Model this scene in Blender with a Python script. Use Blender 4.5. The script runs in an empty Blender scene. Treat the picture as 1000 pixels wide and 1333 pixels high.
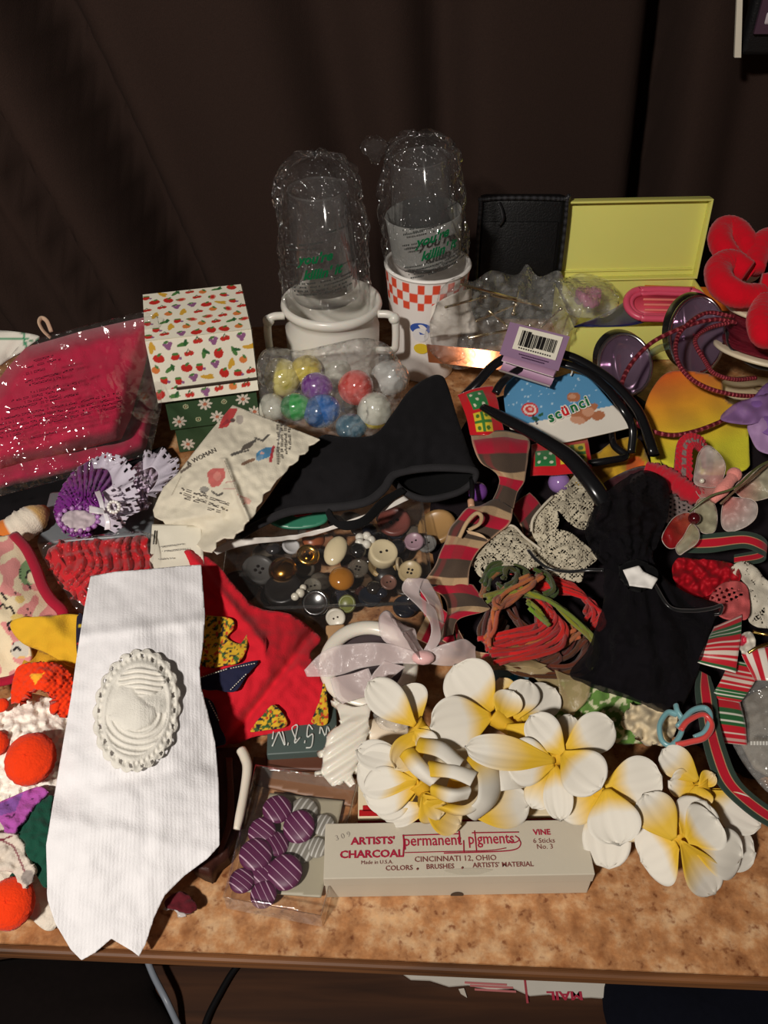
import bpy, math, random
import numpy as np
from mathutils import Vector, Matrix, noise
random.seed(7); np.random.seed(7)
SC = bpy.context.scene
COL = SC.collection
# ------------------------------------------------------------------ camera, world, light, exposure
TZ, CH, PITCH, F = 0.74, 0.55, math.radians(42), 1109.0     # table top height, eye above it, pitch, focal length in pixels
cd = bpy.data.cameras.new('camera'); cam = bpy.data.objects.new('camera', cd); COL.objects.link(cam)
cd.sensor_fit = 'VERTICAL'; cd.sensor_height = 36; cd.lens = 36 * F / 1333; cd.clip_start = .02
cam.location = (0, 0, TZ + CH); cam.rotation_euler = (math.pi / 2 - PITCH, 0, 0); SC.camera = cam
wd = bpy.data.worlds.new('dim_room'); SC.world = wd; wd.use_nodes = True
wd.node_tree.nodes['Background'].inputs[0].default_value = (1.0, .86, .74, 1)
wd.node_tree.nodes['Background'].inputs[1].default_value = .042
def area(name, loc, to, size, power, color):
    l = bpy.data.lights.new(name, 'AREA'); l.shape = 'DISK'; l.size = size; l.energy = power; l.color = color
    o = bpy.data.objects.new(name, l); COL.objects.link(o); o.location = loc
    o.rotation_euler = (Vector(to) - Vector(loc)).to_track_quat('-Z', 'Y').to_euler(); return o
area('room_lamp', (-.56, -.66, TZ + 1.24), (-.05, .45, TZ), .11, 26.3, (1.0, .93, .85))
SC.view_settings.view_transform = 'Standard'; SC.view_settings.look = 'None'
SC.view_settings.gamma = 1; SC.view_settings.use_curve_mapping = False; SC.view_settings.exposure = 0.0
# ------------------------------------------------------------------ helpers
def lin(c): return np.where(c <= .04045, c / 12.92, ((c + .055) / 1.055) ** 2.4)
def C(r, g, b): return tuple(lin(np.array([r, g, b]) / 255.0))
WHITE = C(240, 238, 234); BLACK = C(16, 15, 16)
cP, sP = math.cos(PITCH), math.sin(PITCH)
def rays(P):
    P = np.asarray(P, float); u = (P[..., 0] - 500) / F; v = (666.5 - P[..., 1]) / F
    return np.stack([u, cP + v * sP, -sP + v * cP], -1)
def WA(P, h):                       # picture points at height h above the table -> metres
    d = rays(P); t = (CH - np.asarray(h, float)) / -d[..., 2]
    return d * t[..., None] + np.array([0, 0, TZ + CH])
def W(x, y, h): return Vector(WA(np.array([x, y]), h))
def WY(x, y, yy):                   # the same on an upright plane at depth yy
    d = rays(np.array([x, y])); return Vector(d * (yy / d[1]) + np.array([0, 0, TZ + CH]))
def catmull(pts, n, closed=False):
    p = np.asarray(pts, float); m = len(p)
    if m == 2 and not closed: return p[0] + (p[1] - p[0]) * np.linspace(0, 1, n)[:, None]
    seg = m if closed else m - 1
    s = np.linspace(0, seg, n, endpoint=not closed); i = np.minimum(s.astype(int), seg - 1); f = (s - i)[:, None]
    g = (lambda k: p[k % m]) if closed else (lambda k: np.where((k < 0)[:, None], 2 * p[0] - p[1], np.where((k >= m)[:, None], 2 * p[-1] - p[-2], p[np.clip(k, 0, m - 1)])))
    a, b, c, d = g(i - 1), g(i), g(i + 1), g(i + 2)
    return .5 * (2 * b + (c - a) * f + (2 * a - 5 * b + 4 * c - d) * f * f + (3 * b - a - 3 * c + d) * f ** 3)
def rbf(ctrl):
    c = np.array(ctrl, float); X = c[:, :2] / 100; z = c[:, 2]; n = len(c)
    if n < 4: return lambda P: np.full(len(P), z.mean())
    K = lambda A, B: (lambda r2: .5 * r2 * np.log(r2 + 1e-9))(((A[:, None] - B[None]) ** 2).sum(-1))
    A = np.zeros((n + 3, n + 3)); A[:n, :n] = K(X, X) + np.eye(n) * 1e-4
    A[:n, n] = 1; A[:n, n + 1:] = X; A[n:, :n] = A[:n, n:].T
    w = np.linalg.lstsq(A, np.concatenate([z, np.zeros(3)]), rcond=None)[0]
    return lambda P: K(P / 100, X) @ w[:n] + w[n] + (P / 100) @ w[n + 1:]
def nz(P, s, seed=0.0):              # smooth noise of 2-D or 3-D points
    P = np.asarray(P, float)
    return np.array([noise.noise((p[0] * s + seed, p[1] * s - seed, (p[2] * s if len(p) > 2 else seed * 1.7))) for p in P])
def inside(P, poly):
    x, y = P[:, 0], P[:, 1]; r = np.zeros(len(P), bool); n = len(poly)
    for i in range(n):
        x1, y1 = poly[i]; x2, y2 = poly[(i + 1) % n]
        if y1 == y2: continue
        c = ((y1 > y) != (y2 > y)) & (x < (x2 - x1) * (y - y1) / (y2 - y1) + x1); r ^= c
    return r
def nearest(P, poly, closed=True):   # distance to and nearest point of an outline
    best = np.full(len(P), 1e18); q = P.copy(); n = len(poly)
    for i in range(n if closed else n - 1):
        a = np.array(poly[i], float); b = np.array(poly[(i + 1) % n], float); d = b - a; L = d @ d
        t = np.clip(((P - a) @ d) / (L + 1e-12), 0, 1); c = a + t[:, None] * d; e = ((P - c) ** 2).sum(1)
        m = e < best; best[m] = e[m]; q[m] = c[m]
    return np.sqrt(best), q
def paint(base, shapes):             # flat print: ('e',cx,cy,rx,ry,deg,col) ('p',points,col) ('l',points,width,col)
    def f(P):
        out = np.tile(np.array(base, float), (len(P), 1)) if not callable(base) else base(P)
        for s in shapes:
            if s[0] == 'e':
                a = math.radians(s[5]); d = P - np.array(s[1:3]); x = d[:, 0] * math.cos(a) + d[:, 1] * math.sin(a); y = -d[:, 0] * math.sin(a) + d[:, 1] * math.cos(a)
                m = (x / s[3]) ** 2 + (y / s[4]) ** 2 < 1
            elif s[0] == 'p': m = inside(P, s[1])
            else: m = nearest(P, s[1], False)[0] < s[2]
            out[m] = s[-1]
        return out
    return f
def root_loc(o):
    v = Vector((0, 0, 0))
    while o is not None: v = v + o.location; o = o.parent
    return v
def tag(o, label=None, cat=None, group=None, kind=None):
    if label: o['label'] = label
    if cat: o['category'] = cat
    if group: o['group'] = group
    if kind: o['kind'] = kind
    return o
def thing(name, label, cat, loc, group=None):
    o = bpy.data.objects.new(name, None); COL.objects.link(o); o.location = loc; o.empty_display_size = .01
    return tag(o, label, cat, group)
class MB:
    def __init__(s): s.v = []; s.f = []; s.c = []; s.n = 0
    def add(s, V, Fs, col):
        V = np.asarray(V, float).reshape(-1, 3); c = np.asarray(col, float)
        if c.ndim == 1: c = np.tile(c[:3], (len(V), 1))
        s.v.append(V); s.c.append(c[:, :3]); s.f.extend(tuple(int(i) + s.n for i in f) for f in Fs); s.n += len(V); return s
    def grid(s, V, col, n, m, cu=False, cv=False):
        Fs = []
        for i in range(n if cu else n - 1):
            for j in range(m if cv else m - 1):
                a, b = i, (i + 1) % n; c, d = j, (j + 1) % m
                Fs.append((a * m + c, a * m + d, b * m + d, b * m + c))
        return s.add(V, Fs, col)
    def tube(s, pts, r, col, n=24, k=8, closed=False, flat=1.0, raw=False, fuzz=0):
        p = np.asarray(pts, float)
        if not raw: p = WA(p[:, :2], p[:, 2])
        q = catmull(p, n, closed) if n else p; n = len(q)
        rr = np.interp(np.linspace(0, 1, n), np.linspace(0, 1, len(r)), r) if hasattr(r, '__len__') else np.full(n, r)
        V = []; up = Vector((0, 0, 1)); t0 = None
        for i in range(n):
            t = Vector(q[(i + 1) % n] - q[i - 1]) if closed else Vector(q[min(i + 1, n - 1)] - q[max(i - 1, 0)])
            t = t.normalized() if t.length > 1e-9 else Vector((1, 0, 0))
            if t0 is None:
                a = t.cross(up); a = a.normalized() if a.length > .05 else t.orthogonal().normalized()
            else:
                a = (a - t * a.dot(t)); a = a.normalized() if a.length > 1e-6 else t.orthogonal().normalized()
            t0 = t; b = t.cross(a)
            for j in range(k):
                w = 2 * math.pi * j / k; f = 1 + (fuzz * (random.random() - .5) if fuzz else 0)
                V.append(Vector(q[i]) + (a * math.cos(w) + b * math.sin(w) * flat) * rr[i] * f)
        V = np.array([list(x) for x in V]); c = None if callable(col) else np.asarray(col, float)
        if callable(col): c = col(n, k)
        o = s.n; s.grid(V, c, n, k, cu=closed, cv=True)
        if not closed:
            s.f.append(tuple(o + j for j in range(k))[::-1]); s.f.append(tuple(o + (n - 1) * k + j for j in range(k)))
        return s
    def lathe(s, prof, col, M, seg=32, cap=False):
        n = len(prof); V = []
        for r, z in prof:
            for j in range(seg):
                w = 2 * math.pi * j / seg; V.append(M @ Vector((r * math.cos(w), r * math.sin(w), z)))
        c = np.repeat(np.asarray(col, float), seg, 0) if np.ndim(col) == 2 else col
        o = s.n; s.grid([list(x) for x in V], c, n, seg, cv=True)
        if cap:
            s.f.append(tuple(o + j for j in range(seg))[::-1]); s.f.append(tuple(o + (n - 1) * seg + j for j in range(seg)))
        return s
    def box(s, M, d, col, bev=.0):    # d: full sizes, centred on M; bev rounds the edges
        x, y, z = [k / 2 for k in d]
        if bev <= 0:
            V = [M @ Vector((a * x, b * y, c * z)) for a in (-1, 1) for b in (-1, 1) for c in (-1, 1)]
            return s.add([list(v) for v in V], [(0, 1, 3, 2), (4, 6, 7, 5), (0, 4, 5, 1), (2, 3, 7, 6), (0, 2, 6, 4), (1, 5, 7, 3)], col)
        import bmesh
        bm = bmesh.new(); bmesh.ops.create_cube(bm, size=1)
        for v in bm.verts: v.co = Vector((v.co.x * d[0], v.co.y * d[1], v.co.z * d[2]))
        bmesh.ops.bevel(bm, geom=bm.edges[:], offset=bev, segments=2, affect='EDGES', profile=.6)
        bm.verts.index_update(); V = [list(M @ v.co) for v in bm.verts]; Fs = [[v.index for v in f.verts] for f in bm.faces]; bm.free()
        return s.add(V, Fs, col)
    def ball(s, c, r, col, nu=14, nv=10, scl=(1, 1, 1), M=None, fuzz=0):
        V = []
        for i in range(nv + 1):
            a = math.pi * i / nv
            for j in range(nu):
                w = 2 * math.pi * j / nu; f = 1 + (fuzz * (random.random() - .5) if fuzz else 0)
                p = Vector((math.sin(a) * math.cos(w) * r * scl[0], math.sin(a) * math.sin(w) * r * scl[1], math.cos(a) * r * scl[2])) * f
                V.append(list((M @ p if M else p) + Vector(c)))
        return s.grid(V, col, nv + 1, nu, cv=True)
    def patch(s, outline, h, col, res=4, thick=.0012, wr=None, hadd=None, smooth=True, holes=None, solid=None, rot=0):
        ol = catmull(outline, len(outline) * 8, True) if smooth else np.asarray(outline, float)
        lo, hi = ol.min(0) - res, ol.max(0) + res
        nx, ny = int((hi[0] - lo[0]) / res) + 2, int((hi[1] - lo[1]) / res) + 2
        X, Y = np.meshgrid(lo[0] + np.arange(nx) * res, lo[1] + np.arange(ny) * res, indexing='ij'); P = np.stack([X.ravel(), Y.ravel()], 1)
        I, J = np.meshgrid(np.arange(nx - 1), np.arange(ny - 1), indexing='ij'); I = I.ravel(); J = J.ravel()
        cells = np.stack([I * ny + J, (I + 1) * ny + J, (I + 1) * ny + J + 1, I * ny + J + 1], 1)
        keep = inside(P[cells].mean(1), ol); cells = cells[keep]
        cnt = np.bincount(cells.ravel(), minlength=len(P)); edge = (cnt > 0) & (cnt < 4)
        d, q = nearest(P[edge], ol); m = d < 1.6 * res; idx = np.nonzero(edge)[0][m]; P[idx] = q[m]
        if holes is not None: cells = cells[~holes(P[cells].mean(1))]
        used, inv = np.unique(cells, return_inverse=True); cells = inv.reshape(-1, 4); P = P[used]
        H = rbf(h)(P) if isinstance(h, (list, tuple)) else h(P) if callable(h) else np.full(len(P), float(h))
        base = H.copy()
        if wr:
            for k in range(0, len(wr), 2): H = H + wr[k] * nz(P, 1 / wr[k + 1], 3.1 * k + outline[0][0] * .37)
        if hadd: H = H + hadd(P)
        V = WA(P, H); c = col(P) if callable(col) else np.tile(np.array(col[:3]), (len(P), 1))
        if solid is not None: B = WA(P, solid(P) if callable(solid) else np.full(len(P), float(solid)) if not isinstance(solid, list) else rbf(solid)(P))
        else:
            fn = np.cross(V[cells[:, 2]] - V[cells[:, 0]], V[cells[:, 3]] - V[cells[:, 1]]); N = np.zeros_like(V)
            for k in range(4): np.add.at(N, cells[:, k], fn)
            N /= np.linalg.norm(N, axis=1)[:, None] + 1e-12
            tocam = np.array([0, 0, TZ + CH]) - V; sg = np.sign((N * tocam).sum(1)); sg[sg == 0] = 1; B = V - N * sg[:, None] * thick
        n = len(V); Fs = [tuple(x[::-1]) for x in cells] + [tuple(x + n) for x in cells]
        E = {}
        for x in cells.tolist():
            for k in range(4):
                a, b = x[k], x[(k + 1) % 4]
                if (b, a) in E: del E[(b, a)]
                else: E[(a, b)] = 1
        Fs += [(a, b, b + n, a + n) for a, b in E]
        s.add(np.concatenate([V, B]), Fs, np.concatenate([c, c])); return s
    def sheet(s, rows, col, n=40, m=10, thick=.0008, wr=None, holes=None, fold=None):   # rows of (px,py,h): rows run along, points across
        R = np.array(rows, float); R3 = WA(R[..., :2], R[..., 2])
        A = np.stack([catmull(R3[:, j], n) for j in range(R3.shape[1])], 1)
        V = np.stack([catmull(A[i], m) for i in range(n)], 0).reshape(-1, 3)
        U, T = np.meshgrid(np.linspace(0, 1, n), np.linspace(0, 1, m), indexing='ij'); uv = np.stack([U.ravel(), T.ravel()], 1)
        c = col(uv) if callable(col) else np.tile(np.array(col[:3]), (len(V), 1))
        G = V.reshape(n, m, 3); N = np.cross(np.gradient(G, axis=0), np.gradient(G, axis=1)).reshape(-1, 3); N /= np.linalg.norm(N, axis=1)[:, None] + 1e-12
        if fold is not None: V = V + N * fold(uv)[:, None]
        if wr: V = V + N * (wr[0] * nz(V, 1 / wr[1], rows[0][0][0]))[:, None]
        cells = np.array([(i * m + j, i * m + j + 1, (i + 1) * m + j + 1, (i + 1) * m + j) for i in range(n - 1) for j in range(m - 1)])
        if holes is not None: cells = cells[~holes(uv[cells].mean(1))]
        k = len(V); Fs = [tuple(x) for x in cells] + [tuple(x[::-1] + k) for x in cells]; E = {}
        for x in cells.tolist():
            for a, b in zip(x, x[1:] + x[:1]):
                if (b, a) in E: del E[(b, a)]
                else: E[(a, b)] = 1
        Fs += [(b, a, a + k, b + k) for a, b in E]
        s.add(np.concatenate([V, V - N * thick]), Fs, np.concatenate([c, c])); return s
    def text(s, body, M, size, col, align='CENTER', space=1.0, shear=0, bold=0, sx=1.0):
        cu = bpy.data.curves.new('t', 'FONT'); cu.body = body; cu.size = size; cu.align_x = align; cu.space_character = space; cu.shear = shear; cu.resolution_u = 2; cu.offset = bold
        ob = bpy.data.objects.new('t', cu); COL.objects.link(ob); dg = bpy.context.evaluated_depsgraph_get(); dg.update()
        me = bpy.data.meshes.new_from_object(ob.evaluated_get(dg))
        V = [list(M(v.co.x * sx, v.co.y) if callable(M) else M @ Vector((v.co.x * sx, v.co.y, 0))) for v in me.vertices]; Fs = [tuple(p.vertices) for p in me.polygons]
        bpy.data.objects.remove(ob); bpy.data.curves.remove(cu); bpy.data.meshes.remove(me)
        if V: s.add(V, Fs, col)
        return s
    def obj(s, name, mat, parent=None, smooth=True, loc=None):
        V = np.concatenate(s.v); c = np.concatenate(s.c)
        if parent is None and loc is None: loc = ((V[:, 0].min() + V[:, 0].max()) / 2, (V[:, 1].min() + V[:, 1].max()) / 2, V[:, 2].min())
        off = np.array(root_loc(parent)) if parent is not None else np.array(loc)
        me = bpy.data.meshes.new(name); me.from_pydata((V - off).tolist(), [], s.f); me.validate(verbose=False)
        if len(me.vertices) == len(c):
            a = me.color_attributes.new('Col', 'FLOAT_COLOR', 'POINT'); a.data.foreach_set('color', np.concatenate([c, np.ones((len(c), 1))], 1).ravel().astype(np.float32))
        me.materials.append(mat if not isinstance(mat, str) else MAT[mat])
        if smooth: me.polygons.foreach_set('use_smooth', [True] * len(me.polygons)); 
        if smooth == 'angle':
            me.polygons.foreach_set('use_smooth', [True] * len(me.polygons))
            try: me.set_sharp_from_angle(angle=math.radians(35))
            except Exception: pass
        me.update(); o = bpy.data.objects.new(name, me); COL.objects.link(o)
        if parent is not None: o.parent = parent
        else: o.location = loc
        return o
# ------------------------------------------------------------------ materials (procedural; the albedo of print and weave is in the attribute Col)
MAT = {}
def new_mat(name):
    m = bpy.data.materials.new(name); m.use_nodes = True; n = m.node_tree.nodes; n.clear(); MAT[name] = m
    o = n.new('ShaderNodeOutputMaterial'); return m, n, m.node_tree.links, o
def basic(name, rough, bump=0, scale=400, var=.12, sheen=0, metal=0, spec=.5, trans=0, aniso=None, coat=0, sub=0):
    m, n, L, o = new_mat(name); p = n.new('ShaderNodeBsdfPrincipled'); a = n.new('ShaderNodeAttribute'); a.attribute_name = 'Col'
    tc = n.new('ShaderNodeTexCoord'); t = n.new('ShaderNodeTexNoise'); t.inputs['Scale'].default_value = scale * .12; t.inputs['Detail'].default_value = 4
    mr = n.new('ShaderNodeMapRange'); mr.inputs[3].default_value = 1 - var; mr.inputs[4].default_value = 1 + var
    mx = n.new('ShaderNodeMix'); mx.data_type = 'RGBA'; mx.blend_type = 'MULTIPLY'; mx.inputs[0].default_value = 1
    L.new(tc.outputs['Object'], t.inputs['Vector']); L.new(t.outputs[0], mr.inputs[0]); L.new(a.outputs['Color'], mx.inputs[6]); L.new(mr.outputs[0], mx.inputs[7]); L.new(mx.outputs[2], p.inputs['Base Color'])
    p.inputs['Roughness'].default_value = rough; p.inputs['Metallic'].default_value = metal; p.inputs['Specular IOR Level'].default_value = spec
    if sheen: p.inputs['Sheen Weight'].default_value = sheen; p.inputs['Sheen Roughness'].default_value = .5
    if coat: p.inputs['Coat Weight'].default_value = coat; p.inputs['Coat Roughness'].default_value = .08
    if sub: p.inputs['Subsurface Weight'].default_value = sub; p.inputs['Subsurface Scale'].default_value = .004
    if bump:
        t2 = n.new('ShaderNodeTexNoise'); t2.inputs['Scale'].default_value = scale; t2.inputs['Detail'].default_value = 3
        b = n.new('ShaderNodeBump'); b.inputs['Strength'].default_value = bump; b.inputs['Distance'].default_value = .001
        L.new(tc.outputs['Object'], t2.inputs['Vector']); L.new(t2.outputs[0], b.inputs['Height']); L.new(b.outputs[0], p.inputs['Normal'])
    sh = p.outputs[0]
    if trans:
        q = n.new('ShaderNodeBsdfTranslucent'); L.new(mx.outputs[2], q.inputs[0]); w = n.new('ShaderNodeMixShader'); w.inputs[0].default_value = trans
        L.new(p.outputs[0], w.inputs[1]); L.new(q.outputs[0], w.inputs[2]); sh = w.outputs[0]
    L.new(sh, o.inputs[0]); return m
basic('cloth', .9, .35, 900, .08, sheen=.1, spec=.2); basic('felt', .95, .6, 700, .15, sheen=.15, spec=.1); basic('satin', .28, .1, 500, .08, sheen=.2, spec=.6)
basic('velvet', .9, .5, 800, .12, sheen=.15, spec=.1); basic('fleece', .95, .5, 900, .2, sheen=.02, spec=.1); basic('paper', .65, .1, 300, .04); basic('card', .5, .08, 250, .05)
basic('gloss', .22, 0, 100, .03); basic('plastic', .35, .03, 200, .04); basic('white_plastic', .3, .02, 150, .03, sub=.1); basic('ink', .8, 0, 100, .05, spec=.1)
basic('metal', .22, .02, 100, .05, metal=1); basic('foil', .30, .2, 90, .05, metal=1); basic('lens', .06, .02, 30, .05, metal=.6); basic('leather', .5, .5, 500, .15, spec=.3); basic('petal', .7, .1, 120, .03, trans=.18)
basic('lace', .85, .5, 1200, .06, trans=.15); basic('yarn', .9, .8, 1500, .12, sheen=.2, spec=.1); basic('glitter', .3, 1.0, 2200, .5, metal=.5); basic('pearl', .15, 0, 60, .03, coat=.6)
def film(name, tint=(1, 1, 1), haze=.05, hz=(.8, .8, .8), rough=.06, ior=1.4, bump=.5, scale=60, gain=1.0, vcol=False, dist=.008):
    m, n, L, o = new_mat(name); tr = n.new('ShaderNodeBsdfTransparent'); tr.inputs[0].default_value = (*tint, 1)
    df = n.new('ShaderNodeBsdfDiffuse'); df.inputs[0].default_value = (*hz, 1); gl = n.new('ShaderNodeBsdfGlossy'); gl.inputs['Roughness'].default_value = rough
    if vcol: a = n.new('ShaderNodeAttribute'); a.attribute_name = 'Col'; L.new(a.outputs['Color'], df.inputs[0])
    m1 = n.new('ShaderNodeMixShader'); m1.inputs[0].default_value = haze; L.new(tr.outputs[0], m1.inputs[1]); L.new(df.outputs[0], m1.inputs[2])
    lw = n.new('ShaderNodeLayerWeight'); lw.inputs[0].default_value = .5; pw = n.new('ShaderNodeMath'); pw.operation = 'POWER'; pw.inputs[1].default_value = 4; L.new(lw.outputs['Facing'], pw.inputs[0])
    mu = n.new('ShaderNodeMath'); mu.operation = 'MULTIPLY_ADD'; mu.inputs[1].default_value = .8 * gain; mu.inputs[2].default_value = ((ior - 1) / (ior + 1)) ** 2 * gain; L.new(pw.outputs[0], mu.inputs[0])
    if bump:
        tc = n.new('ShaderNodeTexCoord'); t2 = n.new('ShaderNodeTexVoronoi'); t2.inputs['Scale'].default_value = scale; t2.inputs['Detail'].default_value = 1.0; t2.inputs['Randomness'].default_value = 1.0
        b = n.new('ShaderNodeBump'); b.inputs['Strength'].default_value = bump; b.inputs['Distance'].default_value = dist
        wn = n.new('ShaderNodeTexNoise'); wn.inputs['Scale'].default_value = scale * .35; mp = n.new('ShaderNodeMapping'); mp.inputs['Scale'].default_value = (1, .8, .42); mp.inputs['Rotation'].default_value = (.3, .25, .4); ad = n.new('ShaderNodeMix'); ad.data_type = 'RGBA'; ad.blend_type = 'LINEAR_LIGHT'; ad.inputs[0].default_value = .03
        L.new(tc.outputs['Object'], mp.inputs[0]); L.new(tc.outputs['Object'], wn.inputs[0]); L.new(mp.outputs[0], ad.inputs[6]); L.new(wn.outputs[1], ad.inputs[7]); L.new(ad.outputs[2], t2.inputs['Vector']); L.new(t2.outputs[0], b.inputs['Height']); L.new(b.outputs[0], gl.inputs['Normal'])
    m2 = n.new('ShaderNodeMixShader'); L.new(mu.outputs[0], m2.inputs[0]); L.new(m1.outputs[0], m2.inputs[1]); L.new(gl.outputs[0], m2.inputs[2]); L.new(m2.outputs[0], o.inputs[0]); return m
film('thin_film', haze=.007, hz=(.9, .9, .9), bump=.6, scale=42, ior=1.45, rough=.09); film('film', haze=.011, hz=(.9, .9, .9), bump=1.0, scale=62, ior=1.6, rough=.11, dist=.02); film('soft_film', haze=.11, hz=(.85, .84, .8), bump=1.0, scale=50, ior=1.5, rough=.11, dist=.014); film('clear', haze=.016, hz=(.9, .9, .9), bump=0, ior=1.35); film('clear_box', haze=.008, bump=0, ior=1.35, rough=.03)
film('tulle', haze=.55, rough=.5, bump=.2, scale=400, gain=.3, vcol=True); film('organza', haze=.42, rough=.25, bump=.2, scale=300, gain=.8, vcol=True); film('sheer', haze=.7, rough=.4, bump=.2, scale=500, gain=.4, vcol=True); film('tulle_black', haze=.70, rough=.45, bump=.6, scale=700, gain=.10, vcol=True); film('tint', haze=.35, rough=.1, bump=0, vcol=True)
def rib(M0, c): return c
# ------------------------------------------------------------------ setting
def wood(name, c1, c2, scale, rough, stretch=(1, 14, 14), bump=.1):
    m, n, L, o = new_mat(name); p = n.new('ShaderNodeBsdfPrincipled'); tc = n.new('ShaderNodeTexCoord'); mp = n.new('ShaderNodeMapping'); mp.inputs['Scale'].default_value = stretch
    t = n.new('ShaderNodeTexNoise'); t.inputs['Scale'].default_value = scale; t.inputs['Detail'].default_value = 8; t.inputs['Distortion'].default_value = .6
    r = n.new('ShaderNodeValToRGB'); r.color_ramp.elements[0].position = .3; r.color_ramp.elements[1].position = .72; r.color_ramp.elements[0].color = (*c1, 1); r.color_ramp.elements[1].color = (*c2, 1)
    L.new(tc.outputs['Object'], mp.inputs[0]); L.new(mp.outputs[0], t.inputs[0]); L.new(t.outputs[0], r.inputs[0]); L.new(r.outputs[0], p.inputs[0]); p.inputs['Roughness'].default_value = rough
    b = n.new('ShaderNodeBump'); b.inputs['Strength'].default_value = bump; b.inputs['Distance'].default_value = .001; L.new(t.outputs[0], b.inputs['Height']); L.new(b.outputs[0], p.inputs['Normal']); L.new(p.outputs[0], o.inputs[0]); return m
wood('floor_wood', C(52, 30, 18), C(88, 54, 32), 3, .5); wood('edge_wood', C(70, 42, 22), C(128, 82, 46), 6, .5, (1, 10, 30)); wood('dark_wood', C(54, 26, 16), C(88, 46, 28), 8, .4); wood('red_wood', C(110, 62, 42), C(150, 92, 66), 8, .4)
# speckled brown laminate of the table top
m, n, L, o = new_mat('laminate'); p = n.new('ShaderNodeBsdfPrincipled'); tc = n.new('ShaderNodeTexCoord')
t1 = n.new('ShaderNodeTexNoise'); t1.inputs['Scale'].default_value = 60; t1.inputs['Detail'].default_value = 6; t1.inputs['Roughness'].default_value = .65
r1 = n.new('ShaderNodeValToRGB'); e = r1.color_ramp.elements; e[0].position = .34; e[0].color = (*C(140, 92, 56), 1); e[1].position = .66; e[1].color = (*C(206, 168, 128), 1); x = e.new(.5); x.color = (*C(176, 126, 84), 1)
t2 = n.new('ShaderNodeTexNoise'); t2.inputs['Scale'].default_value = 190; t2.inputs['Detail'].default_value = 3
r2 = n.new('ShaderNodeValToRGB'); e = r2.color_ramp.elements; e[0].position = .26; e[0].color = (*C(160, 112, 78), 1); e[1].position = .40; e[1].color = (1, 1, 1, 1); x = e.new(.72); x.color = (1.2, 1.12, 1, 1)
mx = n.new('ShaderNodeMix'); mx.data_type = 'RGBA'; mx.blend_type = 'MULTIPLY'; mx.inputs[0].default_value = .85
for a, b in ((t1, r1), (t2, r2)): L.new(tc.outputs['Object'], a.inputs['Vector']); L.new(a.outputs[0], b.inputs[0])
L.new(r1.outputs[0], mx.inputs[6]); L.new(r2.outputs[0], mx.inputs[7]); L.new(mx.outputs[2], p.inputs[0]); p.inputs['Roughness'].default_value = .42
b = n.new('ShaderNodeBump'); b.inputs['Strength'].default_value = .15; b.inputs['Distance'].default_value = .001; L.new(t2.outputs[0], b.inputs['Height']); L.new(b.outputs[0], p.inputs['Normal']); L.new(p.outputs[0], o.inputs[0])
# brown curtain fabric
m, n, L, o = new_mat('curtain_cloth'); p = n.new('ShaderNodeBsdfPrincipled'); tc = n.new('ShaderNodeTexCoord'); a = n.new('ShaderNodeAttribute'); a.attribute_name = 'Col'
t1 = n.new('ShaderNodeTexNoise'); t1.inputs['Scale'].default_value = 700; t1.inputs['Detail'].default_value = 3; mr = n.new('ShaderNodeMapRange'); mr.inputs[3].default_value = .72; mr.inputs[4].default_value = 1.3
mx = n.new('ShaderNodeMix'); mx.data_type = 'RGBA'; mx.blend_type = 'MULTIPLY'; mx.inputs[0].default_value = 1; L.new(tc.outputs['Object'], t1.inputs[0]); L.new(t1.outputs[0], mr.inputs[0]); L.new(a.outputs[0], mx.inputs[6]); L.new(mr.outputs[0], mx.inputs[7]); L.new(mx.outputs[2], p.inputs[0])
p.inputs['Roughness'].default_value = .95; p.inputs['Specular IOR Level'].default_value = .15
b = n.new('ShaderNodeBump'); b.inputs['Strength'].default_value = .5; b.inputs['Distance'].default_value = .001; L.new(t1.outputs[0], b.inputs['Height']); L.new(b.outputs[0], p.inputs['Normal']); L.new(p.outputs[0], o.inputs[0])

I4 = Matrix.Identity(4)
def T(x, y, z): return Matrix.Translation((x, y, z))
def RX(d): return Matrix.Rotation(math.radians(d), 4, 'X')
def RY(d): return Matrix.Rotation(math.radians(d), 4, 'Y')
def RZ(d): return Matrix.Rotation(math.radians(d), 4, 'Z')
flo = MB().box(T(0, .6, -.03), (4, 4, .04), C(40, 24, 15)).obj('floor', 'floor_wood', smooth=False); tag(flo, kind='structure')
for i in range(9):
    MB().box(T(.05 * (i % 3) - .02, -.06 + i * .118, -.005), (2.4, .115, .012), C(70, 42, 25), .002).obj('plank', 'floor_wood', flo, smooth=False)
tag(MB().box(T(0, 1.46, 1.2), (4, .1, 2.5), C(50, 40, 36)).obj('wall_back', 'paper', smooth=False), kind='structure')

# table: slab, worn wooden edge strip, legs; turned a little against the camera
EA = math.atan2(.194 - .213, .468)
t = thing('table', 'brown speckled table top with a worn wooden front edge under the whole heap', 'table', (0, .2, 0))
TM = T(0, .2035, TZ) @ Matrix.Rotation(EA, 4, 'Z')
V = [TM @ Vector(q) for q in ((-.95, 0, 0), (.95, 0, 0), (.95, .98, 0), (-.95, .60, 0))]; V = [list(v) for v in V] + [list(v - Vector((0, 0, .0115))) for v in V]     # its back edge runs askew
MB().add(V, [(0, 1, 2, 3), (7, 6, 5, 4), (0, 4, 5, 1), (1, 5, 6, 2), (2, 6, 7, 3), (3, 7, 4, 0)], C(180, 124, 78)).obj('tabletop', 'laminate', t, smooth=False)
MB().box(TM @ T(0, -.0025, -.0062), (1.9, .005, .0105), C(110, 70, 40), .002).obj('edge_strip', 'edge_wood', t, smooth=False)
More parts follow.
